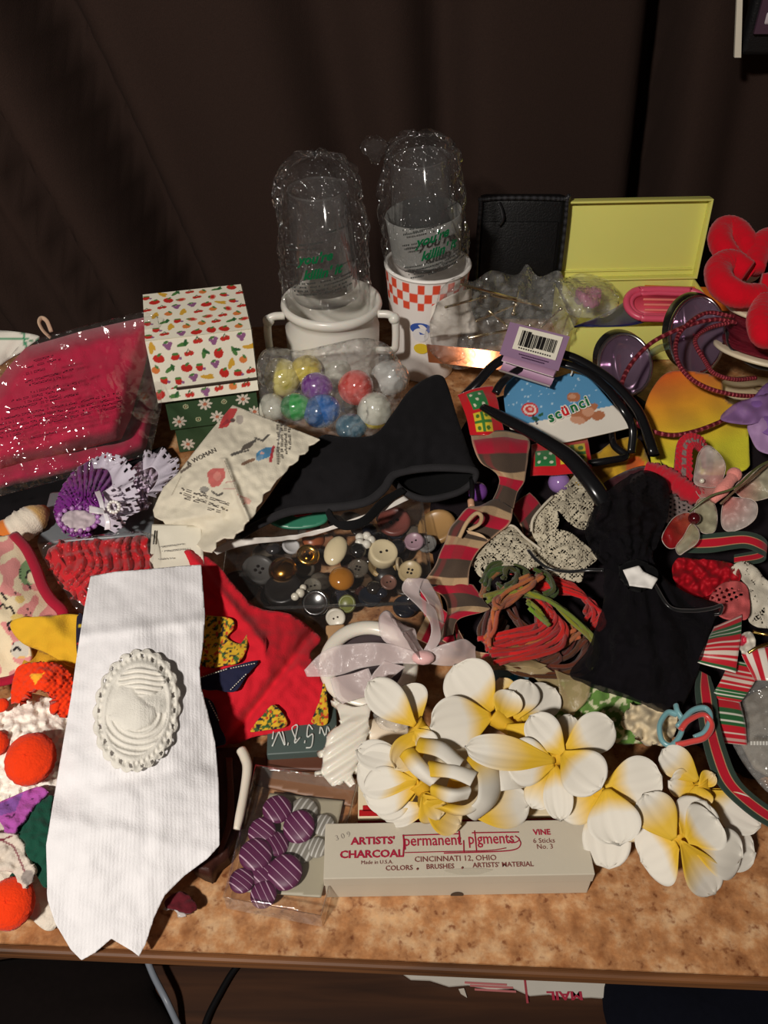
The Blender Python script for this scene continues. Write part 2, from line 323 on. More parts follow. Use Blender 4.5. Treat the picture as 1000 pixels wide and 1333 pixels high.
for x in (-.88, .88):
    for y in (.06, .52): MB().box(TM @ T(x, y, -.3635), (.05, .05, .70), C(60, 36, 22), .004).obj('leg', 'dark_wood', t, smooth=False)

# the brown curtain behind the table, its folds leaning a little
def fold_y(x, z):
    s = x + .16 * (z - 1.0) * np.where(x < 0, 1 + 2.6 * np.clip(-x, 0, .34), .55)
    y = 0
    for c, w, a in ((-.62, .04, .10), (-.455, .016, .09), (-.52, .03, .05), (-.34, .030, .13), (-.22, .07, .02), (-.06, .04, .05), (.07, .03, .045), (.17, .10, -.012), (.345, .022, .13), (.40, .10, -.012), (.46, .03, .02), (.52, .1, -.01), (-.74, .05, .08), (-.88, .06, .08)):
        y = y + a * np.exp(-((s - c) / w) ** 2)
    return 1.07 + .2 * x + 1.0 * y
nx, nzz = 200, 50; X, Z = np.meshgrid(np.linspace(-1.2, .545, nx), np.linspace(.03, 2.2, nzz), indexing='ij')
Y = fold_y(X, Z) + .004 * np.sin(9 * X + 4 * Z)
mb = MB(); mb.grid(np.stack([X, Y, Z], -1).reshape(-1, 3), C(50, 37, 32), nx, nzz); mb.grid(np.stack([X, Y + .004, Z], -1).reshape(-1, 3), C(50, 37, 32), nx, nzz)
cu = mb.obj('curtain', 'curtain_cloth'); tag(cu, 'dark brown curtain hanging in leaning folds behind the heap', 'curtain')
nx = 60; X, Z = np.meshgrid(np.linspace(.50, 1.25, nx), np.linspace(.03, 2.2, 20), indexing='ij'); Y = 1.36 + .015 * np.sin(X * 40)
mb = MB(); mb.grid(np.stack([X, Y, Z], -1).reshape(-1, 3), C(16, 14, 14), nx, 20); mb.grid(np.stack([X, Y + .005, Z], -1).reshape(-1, 3), C(16, 14, 14), nx, 20)
tag(mb.obj('curtain', 'curtain_cloth'), 'black curtain panel behind the right edge of the brown curtain', 'curtain')
# dark garment bag with a pale edge strip, top right corner
a0 = WY(968, 76, 1.08); a1 = WY(1090, 76, 1.08); hb = thing('hanging_bag', 'black hanging bag with a pale edge strip, top right corner', 'bag', (a0 + a1) / 2)
MB().box(T((a0.x + a1.x) / 2, 1.10, a0.z + .17), (a1.x - a0.x, .02, .34), C(20, 20, 22), .006).obj('body', 'leather', hb)
q = [WY(956.5, 75, 1.077), WY(965, 75, 1.077), WY(968.5, -60, 1.077), WY(962, -60, 1.077)]; d = Vector((0, .004, 0))
MB().add([list(v) for v in q] + [list(v + d) for v in q], [(0, 1, 2, 3), (7, 6, 5, 4), (0, 4, 5, 1), (1, 5, 6, 2), (2, 6, 7, 3), (3, 7, 4, 0)], C(225, 218, 200)).obj('edge_strip', 'plastic', hb, smooth=False)
b0 = WY(1001, 18, 1.082); MB().box(T(b0.x + .02, 1.083, b0.z + .03), (.062, .004, .10), C(70, 44, 62)).obj('picture_patch', 'paper', hb, smooth=False)
mb = MB()
for k in range(4): mb.box(T(b0.x + .004 + .004 * (k % 2), 1.080, b0.z - .004 + .022 * k), (.014, .003, .012), C(190, 180, 185), .002)
mb.obj('pale_print', 'paper', hb)
hg = MB().tube([((a0.x + a1.x) / 2, 1.095, a0.z + .33), ((a0.x + a1.x) / 2, 1.09, a0.z + .60), ((a0.x + a1.x) / 2, 1.09, a0.z + 1.1)], .004, C(30, 30, 30), 20, raw=True); hg.obj('hanging_strap', 'cloth', hb)

# things on the floor below the front edge
def FL(px, py, z=.004):
    d = rays(np.array([px, py])); tt = (TZ + CH - z) / -d[2]; return Vector(d * tt + np.array([0, 0, TZ + CH]))
ol = [(505, 1255), (620, 1240), (800, 1250), (796, 1301), (770, 1299), (742, 1300), (715, 1295), (690, 1297), (668, 1287), (640, 1290), (610, 1283), (585, 1285), (560, 1277), (535, 1276)]
pts = [FL(*q) for q in ol]; k = len(pts); pc = thing('torn_carton', 'torn white printed carton lying on the floor under the table edge', 'carton', pts[0])
MB().add([list(v) for v in pts] + [list(v + Vector((0, 0, .004))) for v in pts], [tuple(range(k))[::-1], tuple(range(k, 2 * k))] + [(i, (i + 1) % k, (i + 1) % k + k, i + k) for i in range(k)], C(232, 226, 214)).obj('sheet', 'paper', pc, smooth=False)
mb = MB(); c0 = FL(735, 1291, .0088); mb.text('MAIL', T(*c0) @ RZ(180) @ RX(0), .015, C(196, 60, 84), bold=.0005, sx=1.5)
for i, (x0, x1, y) in enumerate(((605, 660, 1279), (612, 668, 1283), (618, 672, 1288))):
    a = FL(x0, y, .0085); b = FL(x1, y + 3, .0085); mb.box(T(*((a + b) / 2)) @ Matrix.Rotation(math.atan2(b.y - a.y, b.x - a.x), 4, 'Z'), ((b - a).length, .0025, .0008), C(214, 130, 130))
a = FL(684, 1265, .0085); b = FL(684, 1296, .0085); mb.box(T(*((a + b) / 2)), (.003, .05, .0008), C(190, 80, 90)); tag(mb.obj('red_print', 'ink', pc, smooth=False), kind='stuff')
q = [FL(597, 1288, .003), FL(604, 1287, .003), FL(608, 1299, .003), FL(600, 1294, .003)]
tag(MB().add([list(v) for v in q] + [list(v + Vector((0, 0, .002))) for v in q], [(3, 2, 1, 0), (4, 5, 6, 7), (0, 1, 5, 4), (1, 2, 6, 5), (2, 3, 7, 6), (3, 0, 4, 7)], C(225, 215, 200)).obj('paper_scrap', 'paper', smooth=False), 'tiny white paper scrap on the dark floor below the torn carton', 'scrap')
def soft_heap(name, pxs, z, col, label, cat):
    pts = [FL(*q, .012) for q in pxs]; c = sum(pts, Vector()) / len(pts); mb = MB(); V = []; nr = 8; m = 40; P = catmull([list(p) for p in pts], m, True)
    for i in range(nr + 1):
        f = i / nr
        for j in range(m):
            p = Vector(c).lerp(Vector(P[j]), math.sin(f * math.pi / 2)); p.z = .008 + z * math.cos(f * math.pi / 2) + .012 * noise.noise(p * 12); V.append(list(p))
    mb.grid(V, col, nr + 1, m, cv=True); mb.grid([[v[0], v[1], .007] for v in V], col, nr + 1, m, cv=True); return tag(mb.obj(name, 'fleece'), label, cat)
soft_heap('dark_mound', [(-60, 1275), (80, 1240), (185, 1252), (200, 1290), (215, 1345), (60, 1400), (-80, 1390)], .03, C(26, 20, 19), 'near black mound on the floor under the left table edge', 'cloth')  # plain near-black mound, not a known object
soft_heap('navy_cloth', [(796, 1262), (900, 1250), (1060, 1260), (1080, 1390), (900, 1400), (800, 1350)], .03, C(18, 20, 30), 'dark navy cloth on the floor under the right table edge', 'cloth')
def floor_cable(pts, r, col, label, mt):
    p = [list(FL(x, y, z)) for x, y, z in pts]; return tag(MB().tube(p, r, col, 30, 8, raw=True).obj('cable', mt), label, 'cable')
floor_cable([(188, 1240, .05), (200, 1270, .045), (218, 1305, .04), (236, 1345, .01), (250, 1390, .008)], .0045, C(150, 158, 170), 'grey cable running over the floor left of the black one', 'plastic')
floor_cable([(330, 1235, .012), (305, 1262, .012), (285, 1295, .012), (268, 1330, .012), (255, 1380, .012)], .0045, C(22, 22, 24), 'black cable slanting over the wooden floor under the table', 'plastic')
# ------------------------------------------------------------------ back row
def frame(fl, fr, h):
    A = W(*fl, h); B = W(*fr, h); a = math.atan2(B.y - A.y, B.x - A.x); return T(*A) @ Matrix.Rotation(a, 4, 'Z'), (B - A).length
def panel(mb, M, w, d, n, m, col, thick=.0006):       # flat printed sheet in the plane of M, colours from millimetres
    X, Y = np.meshgrid(np.linspace(0, w, n), np.linspace(0, d, m), indexing='ij'); P = np.stack([X.ravel(), Y.ravel()], 1)
    c = col(P * 1000) if callable(col) else col; R = np.array(M)
    f = lambda z: np.stack([X.ravel(), Y.ravel(), np.full(X.size, z)], 1) @ R[:3, :3].T + R[:3, 3]
    mb.grid(f(0.0), c, n, m); mb.grid(f(-thick), c, n, m); return mb
def marks(mb, p0, p1, hp, hf, col, lift=.0012, dense=.8):   # a line of blurred print: letter-sized flat dashes
    p0, p1 = np.array(p0, float), np.array(p1, float); L = np.linalg.norm(p1 - p0); u = (p1 - p0) / L; w = np.array([-u[1], u[0]]); s = 0
    while s < L - 1:
        g = hp * random.uniform(.35, .8)
        if random.random() < dense:
            for (a, b) in ((-.5, -.2), (.15, .5)) if random.random() < .5 else ((-.5, .1),) if random.random() < .5 else ((-.15, .5),):
                q = np.array([p0 + u * s + w * hp * a, p0 + u * (s + g) + w * hp * a, p0 + u * (s + g) + w * hp * b, p0 + u * s + w * hp * b])
                h = hf(q) if callable(hf) else np.full(4, hf); V = WA(q, h + lift); mb.add(V, [(0, 1, 2, 3)], col)
        s += g + hp * .18
    return mb
# --- fruit-print gift box on a green daisy box
def fruits(w, d, n, seed):
    rnd = random.Random(seed); S = []; R = C(205, 48, 40); G = C(80, 130, 66); Yl = C(222, 172, 60); P_ = C(150, 96, 140); O = C(226, 130, 66); Pk = C(226, 140, 120); DG = C(48, 100, 56)
    cols = max(1, round(w / 14.5)); rows = max(1, round(d / 13)); k = 0
    for i in range(cols):
        for j in range(rows):
            x = (i + .5 + .45 * ((j % 2) - .5)) * w / cols + rnd.uniform(-1.5, 1.5); y = (j + .5) * d / rows + rnd.uniform(-2, 2); a = rnd.uniform(0, 180); t = rnd.randrange(8)
            if t == 0: S += [('e', x, y, 4.2, 3.4, a, R), ('e', x + 1, y + 4, 2, 1, 40, G)]
            elif t == 1: S += [('e', x + dx, y + dy, 1.6, 1.6, 0, P_) for dx, dy in ((0, 0), (2.4, .4), (1.2, -2.2), (-1.4, 2), (3.4, 2.4))] + [('e', x, y + 4, 2, 1, 20, G)]
            elif t == 2: S += [('e', x, y, 5, 1.8, a, Yl), ('e', x + 2, y + 1, 3, 1.4, a + 25, Yl)]
            elif t == 3: S += [('e', x, y, 4.4, 1.6, a, G), ('e', x + 2.5, y + 1.5, 3, 1.2, a + 60, DG)]
            elif t == 4: S += [('e', x, y, 3, 3, 0, O), ('e', x + 1.4, y + 3.2, 2.2, 1, 120, G)]
            elif t == 5: S += [('e', x, y, 3.8, 2.6, a, Pk), ('e', x, y, 2.4, 1.6, a, R), ('e', x - 3, y + 1, 2, .9, a, G)]
            elif t == 6: S += [('e', x - 2, y, 2, 2, 0, R), ('e', x + 2, y + .6, 2, 2, 0, R), ('l', [(x - 2, y + 1), (x, y + 5), (x + 2, y + 1)], .4, DG)]
            else: S += [('e', x, y, 2.6, 3.4, a, R), ('e', x, y + 3, 2.6, 1.1, 0, G), ('e', x + 4, y - 2, 1.2, 1.2, 0, P_)]
    return [(q[0], q[1], q[2], q[3] * 1.3, q[4] * 1.3, *q[5:]) if q[0] == 'e' else q for q in S]
CREAM = C(248, 242, 222)
M, w = frame((189, 445), (327, 429), .140); d = .092; hh = .064
fb = thing('fruit_print_box', 'cream gift box printed with small fruits, on top of the green daisy box', 'box', M @ Vector((w / 2, d / 2, -hh)))
mb = MB().box(M @ T(w / 2, d / 2, -hh / 2), (w, d, hh), CREAM, .001)
panel(mb, M @ T(0, 0, .0008), w, d, 130, 120, paint(CREAM, fruits(w * 1000, d * 1000, 0, 3)))
panel(mb, M @ T(0, -.0008, -hh) @ RX(90), w, hh, 130, 90, paint(CREAM, fruits(w * 1000, hh * 1000, 0, 11)))
panel(mb, M @ T(w + .0008, 0, -hh) @ RZ(90) @ RX(90), d, hh, 90, 70, paint(CREAM, fruits(d * 1000, hh * 1000, 0, 5)))
mb.obj('body', 'card', fb, smooth=False)
mb = MB().box(M @ T(w / 2 + .010, -.0022, -hh + .011), (w * .80, .0018, .0022), C(60, 48, 40)); mb.obj('lid_slot', 'card', fb, smooth=False)
mb = MB(); panel(mb, M @ T(0, -.0035, -hh - .002) @ RX(78), w, .0125, 90, 12, paint(CREAM, fruits(w * 1000, 12, 0, 8)), .0008); mb.obj('front_flap', 'card', fb, smooth=False)
GRN = C(56, 82, 54)
def daisies(w, d, seed):
    rnd = random.Random(seed); S = []
    for i in range(int(w / 19)):
        for j in range(int(d / 17)):
            x = 10 + i * 19 + 9 * (j % 2); y = 9 + j * 17
            if (i + j) % 2 == 0: S += [('e', x + 4.5 * math.cos(k * .785), y + 4.5 * math.sin(k * .785), 2.9, 1.3, k * 45, C(226, 216, 200)) for k in range(8)] + [('e', x, y, 2.0, 2.0, 0, C(200, 120, 90))]
            else: S += [('e', x, y, 2.8, 2.8, 0, C(186, 190, 150)), ('e', x, y, 1.8, 1.8, 0, GRN), ('e', x, y, .8, .8, 0, C(220, 190, 150))]
    return S
M2 = M @ T(.006, .006, -hh - .004); w2, d2, h2 = .090, .085, .070
gb = thing('green_daisy_box', 'dark green box with white daisies under the fruit print box', 'box', M2 @ Vector((w2 / 2, d2 / 2, -h2)))
mb = MB().box(M2 @ T(w2 / 2, d2 / 2, -.019), (w2, d2, .038), GRN, .001); panel(mb, M2 @ T(0, 0, .0006), w2, d2, 110, 80, paint(GRN, daisies(150, 105, 1))); panel(mb, M2 @ T(0, -.0008, -.038) @ RX(90), w2, .038, 170, 46, paint(GRN, daisies(150, 40, 2))); mb.obj('lid', 'card', gb, smooth=False)
mb = MB().box(M2 @ T(w2 / 2, d2 / 2, -.053), (w2 - .008, d2 - .008, .034), GRN, .001); panel(mb, M2 @ T(.004, .0032, -.070) @ RX(90), w2 - .008, .032, 150, 36, paint(GRN, daisies(142, 32, 4))); mb.obj('body', 'card', gb, smooth=False)

# --- white jar with two handles, paper cup, two bagged tumblers
JX, JY = -.056, .823; JM = T(JX, JY, TZ)
j = thing('white_jar', 'white plastic milk-can jar with two side handles under the left bagged tumbler', 'jar', (JX, JY, TZ)); WP = C(226, 222, 212)
MB().lathe([(.0, .001), (.036, .0), (.046, .004), (.050, .03), (.051, .082), (.047, .094), (.048, .101), (.0525, .104), (.054, .108), (.053, .112), (.050, .114), (.048, .112), (.045, .100), (.047, .08), (.046, .02), (.0, .012)], WP, JM, 56).obj('body', 'white_plastic', j)
for sx, a in ((-1, 12), (1, -8)):
    R = JM @ RZ(a); q = [R @ Vector((sx * x, -.012, z)) for x, z in ((.052, .106), (.064, .106), (.070, .100), (.071, .075), (.068, .064), (.050, .062))]
    mb = MB().tube([list(v) for v in q], .0042, WP, 30, 10, raw=True); mb.ball(list(R @ Vector((sx * .069, -.012, .102))), .0062, WP); mb.obj('handle', 'white_plastic', j)
KX, KY = .0475, .868; KM = T(KX, KY, TZ); KB = .001
ORG = C(224, 78, 48)
def cup_col(th, z):
    c = np.tile(np.array(C(236, 230, 224)), (len(th), 1)); band = (z > .096) & (z < .1275); s = (np.floor(th / (2 * math.pi) * 34) + np.floor((z - .096) / .0105)) % 2 == 0
    c[band & s] = ORG; return c
n, mm = 273, 84; TH, ZZ = np.meshgrid(np.linspace(0, 2 * math.pi, n)[:-1], np.linspace(0, .130, mm), indexing='ij'); Rr = .034 + (.0465 - .034) * ZZ / .13
kp = thing('paper_cup', 'white paper cup with an orange checkered band under the right bagged tumbler', 'cup', (KX, KY, TZ))
mb = MB(); V = np.stack([Rr * np.cos(TH), Rr * np.sin(TH), ZZ + KB], -1).reshape(-1, 3) + np.array([KX, KY, TZ]); mb.grid(V, cup_col(TH.ravel(), ZZ.ravel()), n - 1, mm, cu=True)
mb.lathe([(.0452, .130), (.0330, .004), (.0, .004)], C(236, 230, 224), KM @ T(0, 0, KB), 48); mb.obj('body', 'card', kp)
MB().lathe([(.0455 + .0022 * math.cos(a), .131 + .0022 * math.sin(a)) for a in np.linspace(0, 2 * math.pi, 9)], C(238, 234, 228), KM @ T(0, 0, KB), 48).obj('rim', 'card', kp)
mb = MB()      # a plain blue and yellow printed badge where the cup carries a picture
def cupmap(a0, z0):
    def f(x, y):
        z = z0 + y; r = .034 + .0125 * z / .13 + .0007; a = -math.pi / 2 + a0 + x / r; return Vector((KX + r * math.cos(a), KY + r * math.sin(a), TZ + z + KB))
    return f
f = cupmap(-.18, .062)
for (x0, y0, rx, ry, c) in ((0, .012, .012, .0075, C(60, 90, 170)), (0, .004, .009, .009, C(228, 226, 226)), (.001, -.014, .0085, .007, C(226, 196, 52))):
    P = [(x0 + rx * math.cos(k * math.pi / 10), y0 + ry * math.sin(k * math.pi / 10)) for k in range(20)]; mb.add([list(f(*q)) for q in P], [tuple(range(20))], c); f0 = f; f = (lambda g: (lambda x, y: g(x, y) + Vector((0, -.0003, 0))))(f0)
mb.obj('printed_badge', 'ink', kp)
def tumbler(label, cx, cy, z0, tilt, milky, hgt=.112, r0=.034, r1=.030):
    M = T(cx, cy, TZ + z0) @ RY(tilt); t = thing('glass_tumbler', label, 'glass', (cx, cy, TZ + z0))
    MB().lathe([(.0, .0), (r0, .0), (r0 + .002, .004), (r1, hgt), (r1 - .001, hgt + .0012), (r1 - .0022, hgt), (r0 - .001, .012), (.0, .010)], C(240, 240, 240), M, 48).obj('body', 'clear', t)
    if milky: MB().lathe([(r0 + .003, .006), (r0 + .0045, .03), (r0 + .0062, .052), (r0 + .0055, .0525), (r0 + .0035, .03), (r0 + .0015, .006)], C(150, 150, 146), M, 48).obj('frosted_band', 'sheer', t)
    MB().lathe([(r1 - .001 + .0014 * math.cos(a), hgt + .0014 * math.sin(a)) for a in np.linspace(0, 6.283, 8)], C(240, 240, 240), M, 48).obj('rim', 'clear', t)
    return M
JB = .1185; KT = .1365
M1 = tumbler('clear tumbler inside the left plastic bag above the white jar', -.0605, JY, JB, -2, False); M3 = tumbler('clear tumbler with a frosted band inside the right plastic bag above the checkered cup', KX - .001, KY, KT, -6, True, .108)
def tumbler_bag(label, M, prof, seed, knot=None):
    n, m = 110, 84; V = []; zs = [p[0] for p in prof]; rs = [p[1] for p in prof]
    for i in range(m):
        z = zs[0] + (zs[-1] - zs[0]) * i / (m - 1); r0 = float(np.interp(z, zs, rs)); up = min(1, .25 + i / (m - 1)); cap = .005 + .004 * (i / (m - 1)) ** 1.5
        for jj in range(n):
            a = 2 * math.pi * jj / n; x, y = math.cos(a), math.sin(a)
            w = abs(noise.noise((x * 1.3 + seed, y * 1.3, z * 24 + x * 2))) * .009 + .005 * (1 - abs(noise.noise((x * 2.6 + seed, y * 2.6, z * 50 + 3 * y)))) ** 4 + .004 * abs(noise.noise((x * 5, y * 5 + seed, z * 30 + x * 3)))
            w = min(w, cap + .0012 * noise.noise((x * 9, y * 9, z * 90 + seed)))
            V.append(list(M @ Vector((x * (r0 - w * (0.5 + .9 * up)), y * (r0 - w * (.5 + .9 * up)), z + .006 * up * noise.noise((x * 2, y * 2, seed))))))
    t = thing('plastic_bag', label, 'bag', M.translation); mb = MB().grid(V, C(230, 230, 230), m, n, cv=True)
    if knot: mb.grid([list(M @ (Vector(knot) + Vector((math.cos(a) * s * (1 + .5 * noise.noise((a, i, seed))), math.sin(a) * s, i * .004 - .012 + .004 * noise.noise((a * 2, i, 1)))))) for i, s in enumerate((.004, .006, .009, .012, .014, .012, .007)) for a in np.linspace(0, 6.283, 13)[:-1]], C(230, 230, 230), 7, 12, cv=True)
    mb.obj('film', 'film', t); return t
bg1 = tumbler_bag('crinkled clear bag with green script over the tumbler on the white jar', M1, [(.0005, .049), (.02, .0505), (.06, .0505), (.10, .049), (.124, .046), (.138, .036), (.143, .022), (.145, .006)], 3.0)
bg2 = tumbler_bag('crinkled clear bag with green script over the tumbler on the checkered cup', M3, [(.0005, .0480), (.012, .0495), (.06, .0490), (.09, .0470), (.112, .043), (.124, .034), (.130, .020), (.131, .005)], 8.0, (-.043, -.012, .124))
def bag_print(t, M, a0, z0, slope, R=.0500, gsz=.0135):
    def f(dx, dz, s=slope, R=R): return lambda x, y: M @ Vector((R * math.sin(a0 + (x + dx) / R), -R * math.cos(a0 + (x + dx) / R), z0 + dz + y + (x + dx) * s))
    mb = MB(); G = C(14, 96, 56)
    mb.text("you're", f(-.002, .0095), gsz, G, shear=.35, bold=.0005); mb.text("killin' it", f(.004, -.0065), gsz, G, shear=.35, bold=.0005); mb.obj('green_script', 'ink', t, smooth=False)
    mb = MB()
    for k, (x0, x1, dz) in enumerate(((-.032, .006, .028), (-.032, .0, .0235), (-.034, -.018, .012), (-.034, -.018, .008), (.018, .034, .0), (-.034, .034, -.012), (-.034, .036, -.016), (-.03, .036, -.020), (-.028, .034, -.024), (.012, .036, .036))):
        x = x0; g = f(0, dz, slope)
        while x < x1:
            wd_ = random.uniform(.0008, .0018)
            if random.random() < .8: mb.add([list(g(x, 0)), list(g(x + wd_, 0)), list(g(x + wd_, .0018)), list(g(x, .0018))], [(0, 1, 2, 3)], C(60, 62, 60))
            x += wd_ + .0006
    tag(mb.obj('fine_print', 'ink', t, smooth=False), kind='stuff')
bag_print(bg1, M1, -.05, .050, .16); bag_print(bg2, M3, .18, .032, .20)

# --- black zip case and yellow pencil box
cx = WY(672, 370, .985); cs = thing('black_zip_case', 'black zip case standing against the curtain left of the yellow box', 'case', (cx.x, .985, TZ))
M = T(cx.x, .985, TZ) @ RX(-8); mb = MB().box(M @ T(0, 0, .0775), (.104, .020, .153), C(13, 13, 14), .008); mb.box(M @ T(-.002, -.0105, .066), (.092, .003, .118), C(10, 10, 11), .0014); mb.obj('body', 'leather', cs)
zt = []
for a in np.linspace(0, 1, 40): zt.append(a)
pth = [(-.050, -.004, .02), (-.050, -.006, .135), (-.042, -.006, .150), (.042, -.006, .150), (.050, -.006, .142), (.051, -.004, .02)]
MB().tube([list(M @ Vector((x * 1.02, y - .006, z + .0015))) for x, y, z in pth], .0026, lambda n, k: np.repeat(np.where((np.arange(n) % 2)[:, None] == 0, np.array(C(52, 52, 56)), np.array(C(16, 16, 18))), k, 0), 120, 8, raw=True).obj('zip', 'plastic', cs)
MB().tube([list(M @ Vector(v)) for v in ((-.030, -.014, .148), (-.026, -.016, .140), (-.024, -.018, .130), (-.027, -.016, .122))], .003, C(34, 34, 36), 14, 8, raw=True, flat=.5).obj('zip_pull', 'plastic', cs)
YE = C(230, 226, 124); M, w = frame((746, 428), (946, 423), .046); d = .118
yb = thing('yellow_pencil_box', 'open pale yellow pencil box with its lid raised against the curtain', 'box', M @ Vector((w / 2, d / 2, -.046)))
mb = MB(); mb.box(M @ T(w / 2, d / 2, -.0440), (w, d, .003), YE, .001)
for (x, y, a, b) in ((w / 2, .0012, w, .0024), (w / 2, d - .0012, w, .0024), (.0012, d / 2, .0024, d - .004), (w - .0012, d / 2, .0024, d - .004)): mb.box(M @ T(x, y, -.0215), (a, b, .043), YE, .0008)
mb.obj('tray', 'white_plastic', yb, smooth='angle')
LM = M @ T(0, d + .004, .001) @ RX(83); lw = w + .001; lh = .098; mb = MB(); mb.box(LM @ T(lw / 2, lh / 2, -.002), (lw, lh, .003), YE, .001)
for (x, y, a, b) in ((lw / 2, .0012, lw, .0024), (lw / 2, lh - .0012, lw, .0024), (.0012, lh / 2, .0024, lh - .004), (lw - .0012, lh / 2, .0024, lh - .004)): mb.box(LM @ T(x, y, .005), (a, b, .012), YE, .0008)
mb.box(LM @ T(lw / 2, .010, .001), (lw * .94, .0016, .004), YE, .0006); mb.obj('lid', 'white_plastic', yb, smooth='angle')
for x in (.03, w - .03): MB().tube([list(M @ Vector((x - .008, d + .002, .001))), list(M @ Vector((x + .008, d + .002, .001)))], .0028, YE, 4, 10, raw=True).obj('hinge', 'white_plastic', yb)
# contents of the pencil box
def stadium(mb, M, L, Wd, z, rin, col, r=.0035):
    P = [];
    for k in range(13): a = math.pi / 2 + math.pi * k / 12; P.append((-L / 2 + Wd / 2 * math.cos(a), Wd / 2 * math.sin(a)))
    for k in range(13): a = -math.pi / 2 + math.pi * k / 12; P.append((L / 2 + Wd / 2 * math.cos(a), Wd / 2 * math.sin(a)))
    mb.tube([list(M @ Vector((x, y, z))) for x, y in P], r, col, 72, 10, closed=True, raw=True); return P
c0 = W(868, 396, .050); PKc = C(222, 84, 112); MM = T(*c0) @ RZ(-2) @ RX(22); pk = thing('pink_oval_clip', 'pink oval slotted plastic clip lying in the yellow box', 'clip', c0)
mb = MB(); P = stadium(mb, MM, .052, .044, 0, 0, PKc, .0042); stadium(mb, MM, .050, .034, -.001, 0, PKc, .003); k = len(P); mb.add([list(MM @ Vector((x * .96, y * .9, -.003))) for x, y in P] + [list(MM @ Vector((x * .96, y * .9, -.0055))) for x, y in P], [tuple(range(k)), tuple(range(k, 2 * k))[::-1]] + [(i + k, (i + 1) % k + k, (i + 1) % k, i) for i in range(k)], C(216, 76, 96)); mb.obj('body', 'plastic', pk)
for y in (-.008, 0, .008): MB().box(MM @ T(0, y, -.0015), (.054, .0026, .003), C(236, 130, 120), .001).obj('ridge', 'plastic', pk)
c1 = W(900, 388, .036); ob = thing('orange_card', 'orange card under the pink oval clip in the yellow box', 'card', c1); MB().box(T(*c1) @ RZ(-4) @ RX(10), (.110, .045, .002), C(232, 120, 40), .0008).obj('sheet', 'card', ob)
c2 = W(800, 410, .032); tag(MB().sheet([[(742, 427, .035), (752, 424, .034)], [(772, 416, .036), (800, 426, .036)], [(800, 402, .036), (838, 420, .034)], [(815, 392, .035), (845, 408, .034)]], C(28, 34, 84), 24, 8, .001).obj('blue_ribbon', 'satin'), 'dark blue ribbon piece in the yellow box beside the pink clip', 'ribbon')
c3 = W(766, 386, .052); pf = thing('pink_scrunchie', 'small pink scrunchie in clear film at the left of the yellow box', 'scrunchie', c3); mb = MB()
for k in range(9):
    a = k * .7; mb.tube([list(c3 + Vector((.012 * math.cos(a + s * .5), .012 * math.sin(a + s * .5), .006 * math.sin(3 * s + k)))) for s in np.linspace(0, 2, 6)], .0042, C(206, 110, 150), 16, 8, raw=True)
mb.obj('gathers', 'satin', pf)
tag(MB().patch([(728, 372), (752, 356), (780, 360), (800, 372), (806, 396), (790, 412), (760, 414), (735, 404)], [(728, 372, .066), (765, 385, .080), (800, 372, .062), (790, 412, .058), (735, 404, .062), (765, 358, .064)], C(220, 220, 220), 4, .0006, (.008, 14)).obj('film_wrap', 'soft_film'), 'crumpled clear film over the small pink scrunchie', 'film')

# --- bag of plastic eggs
def egg(px, py, h, rpx, c1, c2, label, rot=(0, 0), lng=1.3):
    p = W(px, py, h); r = rpx * (p - Vector((0, 0, TZ + CH))).length / F; r *= 1.22; M = T(*p) @ RZ(rot[0]) @ RX(rot[1]); t = thing('plastic_egg', label, 'egg', p - Vector((0, 0, r)), 'plastic eggs in the clear bag')
    top = [(r * math.sin(a), r * lng * math.cos(a)) for a in np.linspace(math.pi / 2, 0.02, 10)]; bot = [(r * math.sin(a), -r * math.cos(a)) for a in np.linspace(.02, math.pi / 2, 10)]
    MB().lathe(top, c1, M, 24).obj('top_half', 'pearl', t); MB().lathe([(x * .97, z) for x, z in bot], c2, M, 24).obj('bottom_half', 'pearl', t)
YW, CL = C(222, 200, 70), C(205, 205, 190)
for a in ((362, 492, .052, 21, C(214, 200, 100), CL, 'yellow and clear plastic egg at the left end of the egg bag', (60, 70)), (397, 481, .062, 15, YW, YW, 'glossy yellow plastic egg at the back of the egg bag', (100, 80), 1.2), (410, 503, .070, 15, C(110, 30, 140), C(110, 30, 140), 'purple plastic egg in the middle of the egg bag', (75, 85)),
          (463, 505, .066, 19, C(214, 70, 62), C(226, 110, 110), 'red plastic egg in the egg bag', (20, 40), 1.2), (383, 530, .058, 15, C(30, 160, 70), C(20, 120, 60), 'bright green plastic egg at the front of the egg bag', (80, 80)), (416, 536, .055, 18, C(40, 110, 190), C(30, 90, 150), 'blue plastic egg in front of the purple egg', (110, 80)),
          (488, 536, .056, 19, CL, C(236, 214, 70), 'clear plastic egg with a yellow half at the right of the egg bag', (10, 14), 1.2), (505, 492, .058, 19, C(190, 190, 186), C(190, 190, 186), 'clear plastic egg at the right back of the egg bag', (60, 70)), (455, 556, .045, 15, C(70, 110, 130), C(70, 110, 130), 'teal plastic egg at the front edge of the egg bag', (90, 85)), (352, 530, .040, 15, CL, CL, 'pale plastic egg at the left front of the egg bag', (40, 80)), (437, 478, .052, 17, CL, CL, 'pale plastic egg at the back middle of the egg bag', (20, 60))): egg(*a)
ol = [(335, 470), (352, 452), (390, 456), (430, 448), (470, 440), (500, 446), (518, 466), (532, 500), (520, 540), (500, 566), (460, 572), (420, 566), (385, 562), (350, 552), (338, 520)]
def dome(ol, w, hh):
    q = catmull(ol, 80, True); return lambda P: hh * np.sqrt(np.clip(1 - (1 - np.clip(nearest(P, q)[0] / w, 0, 1)) ** 2, 0, 1))
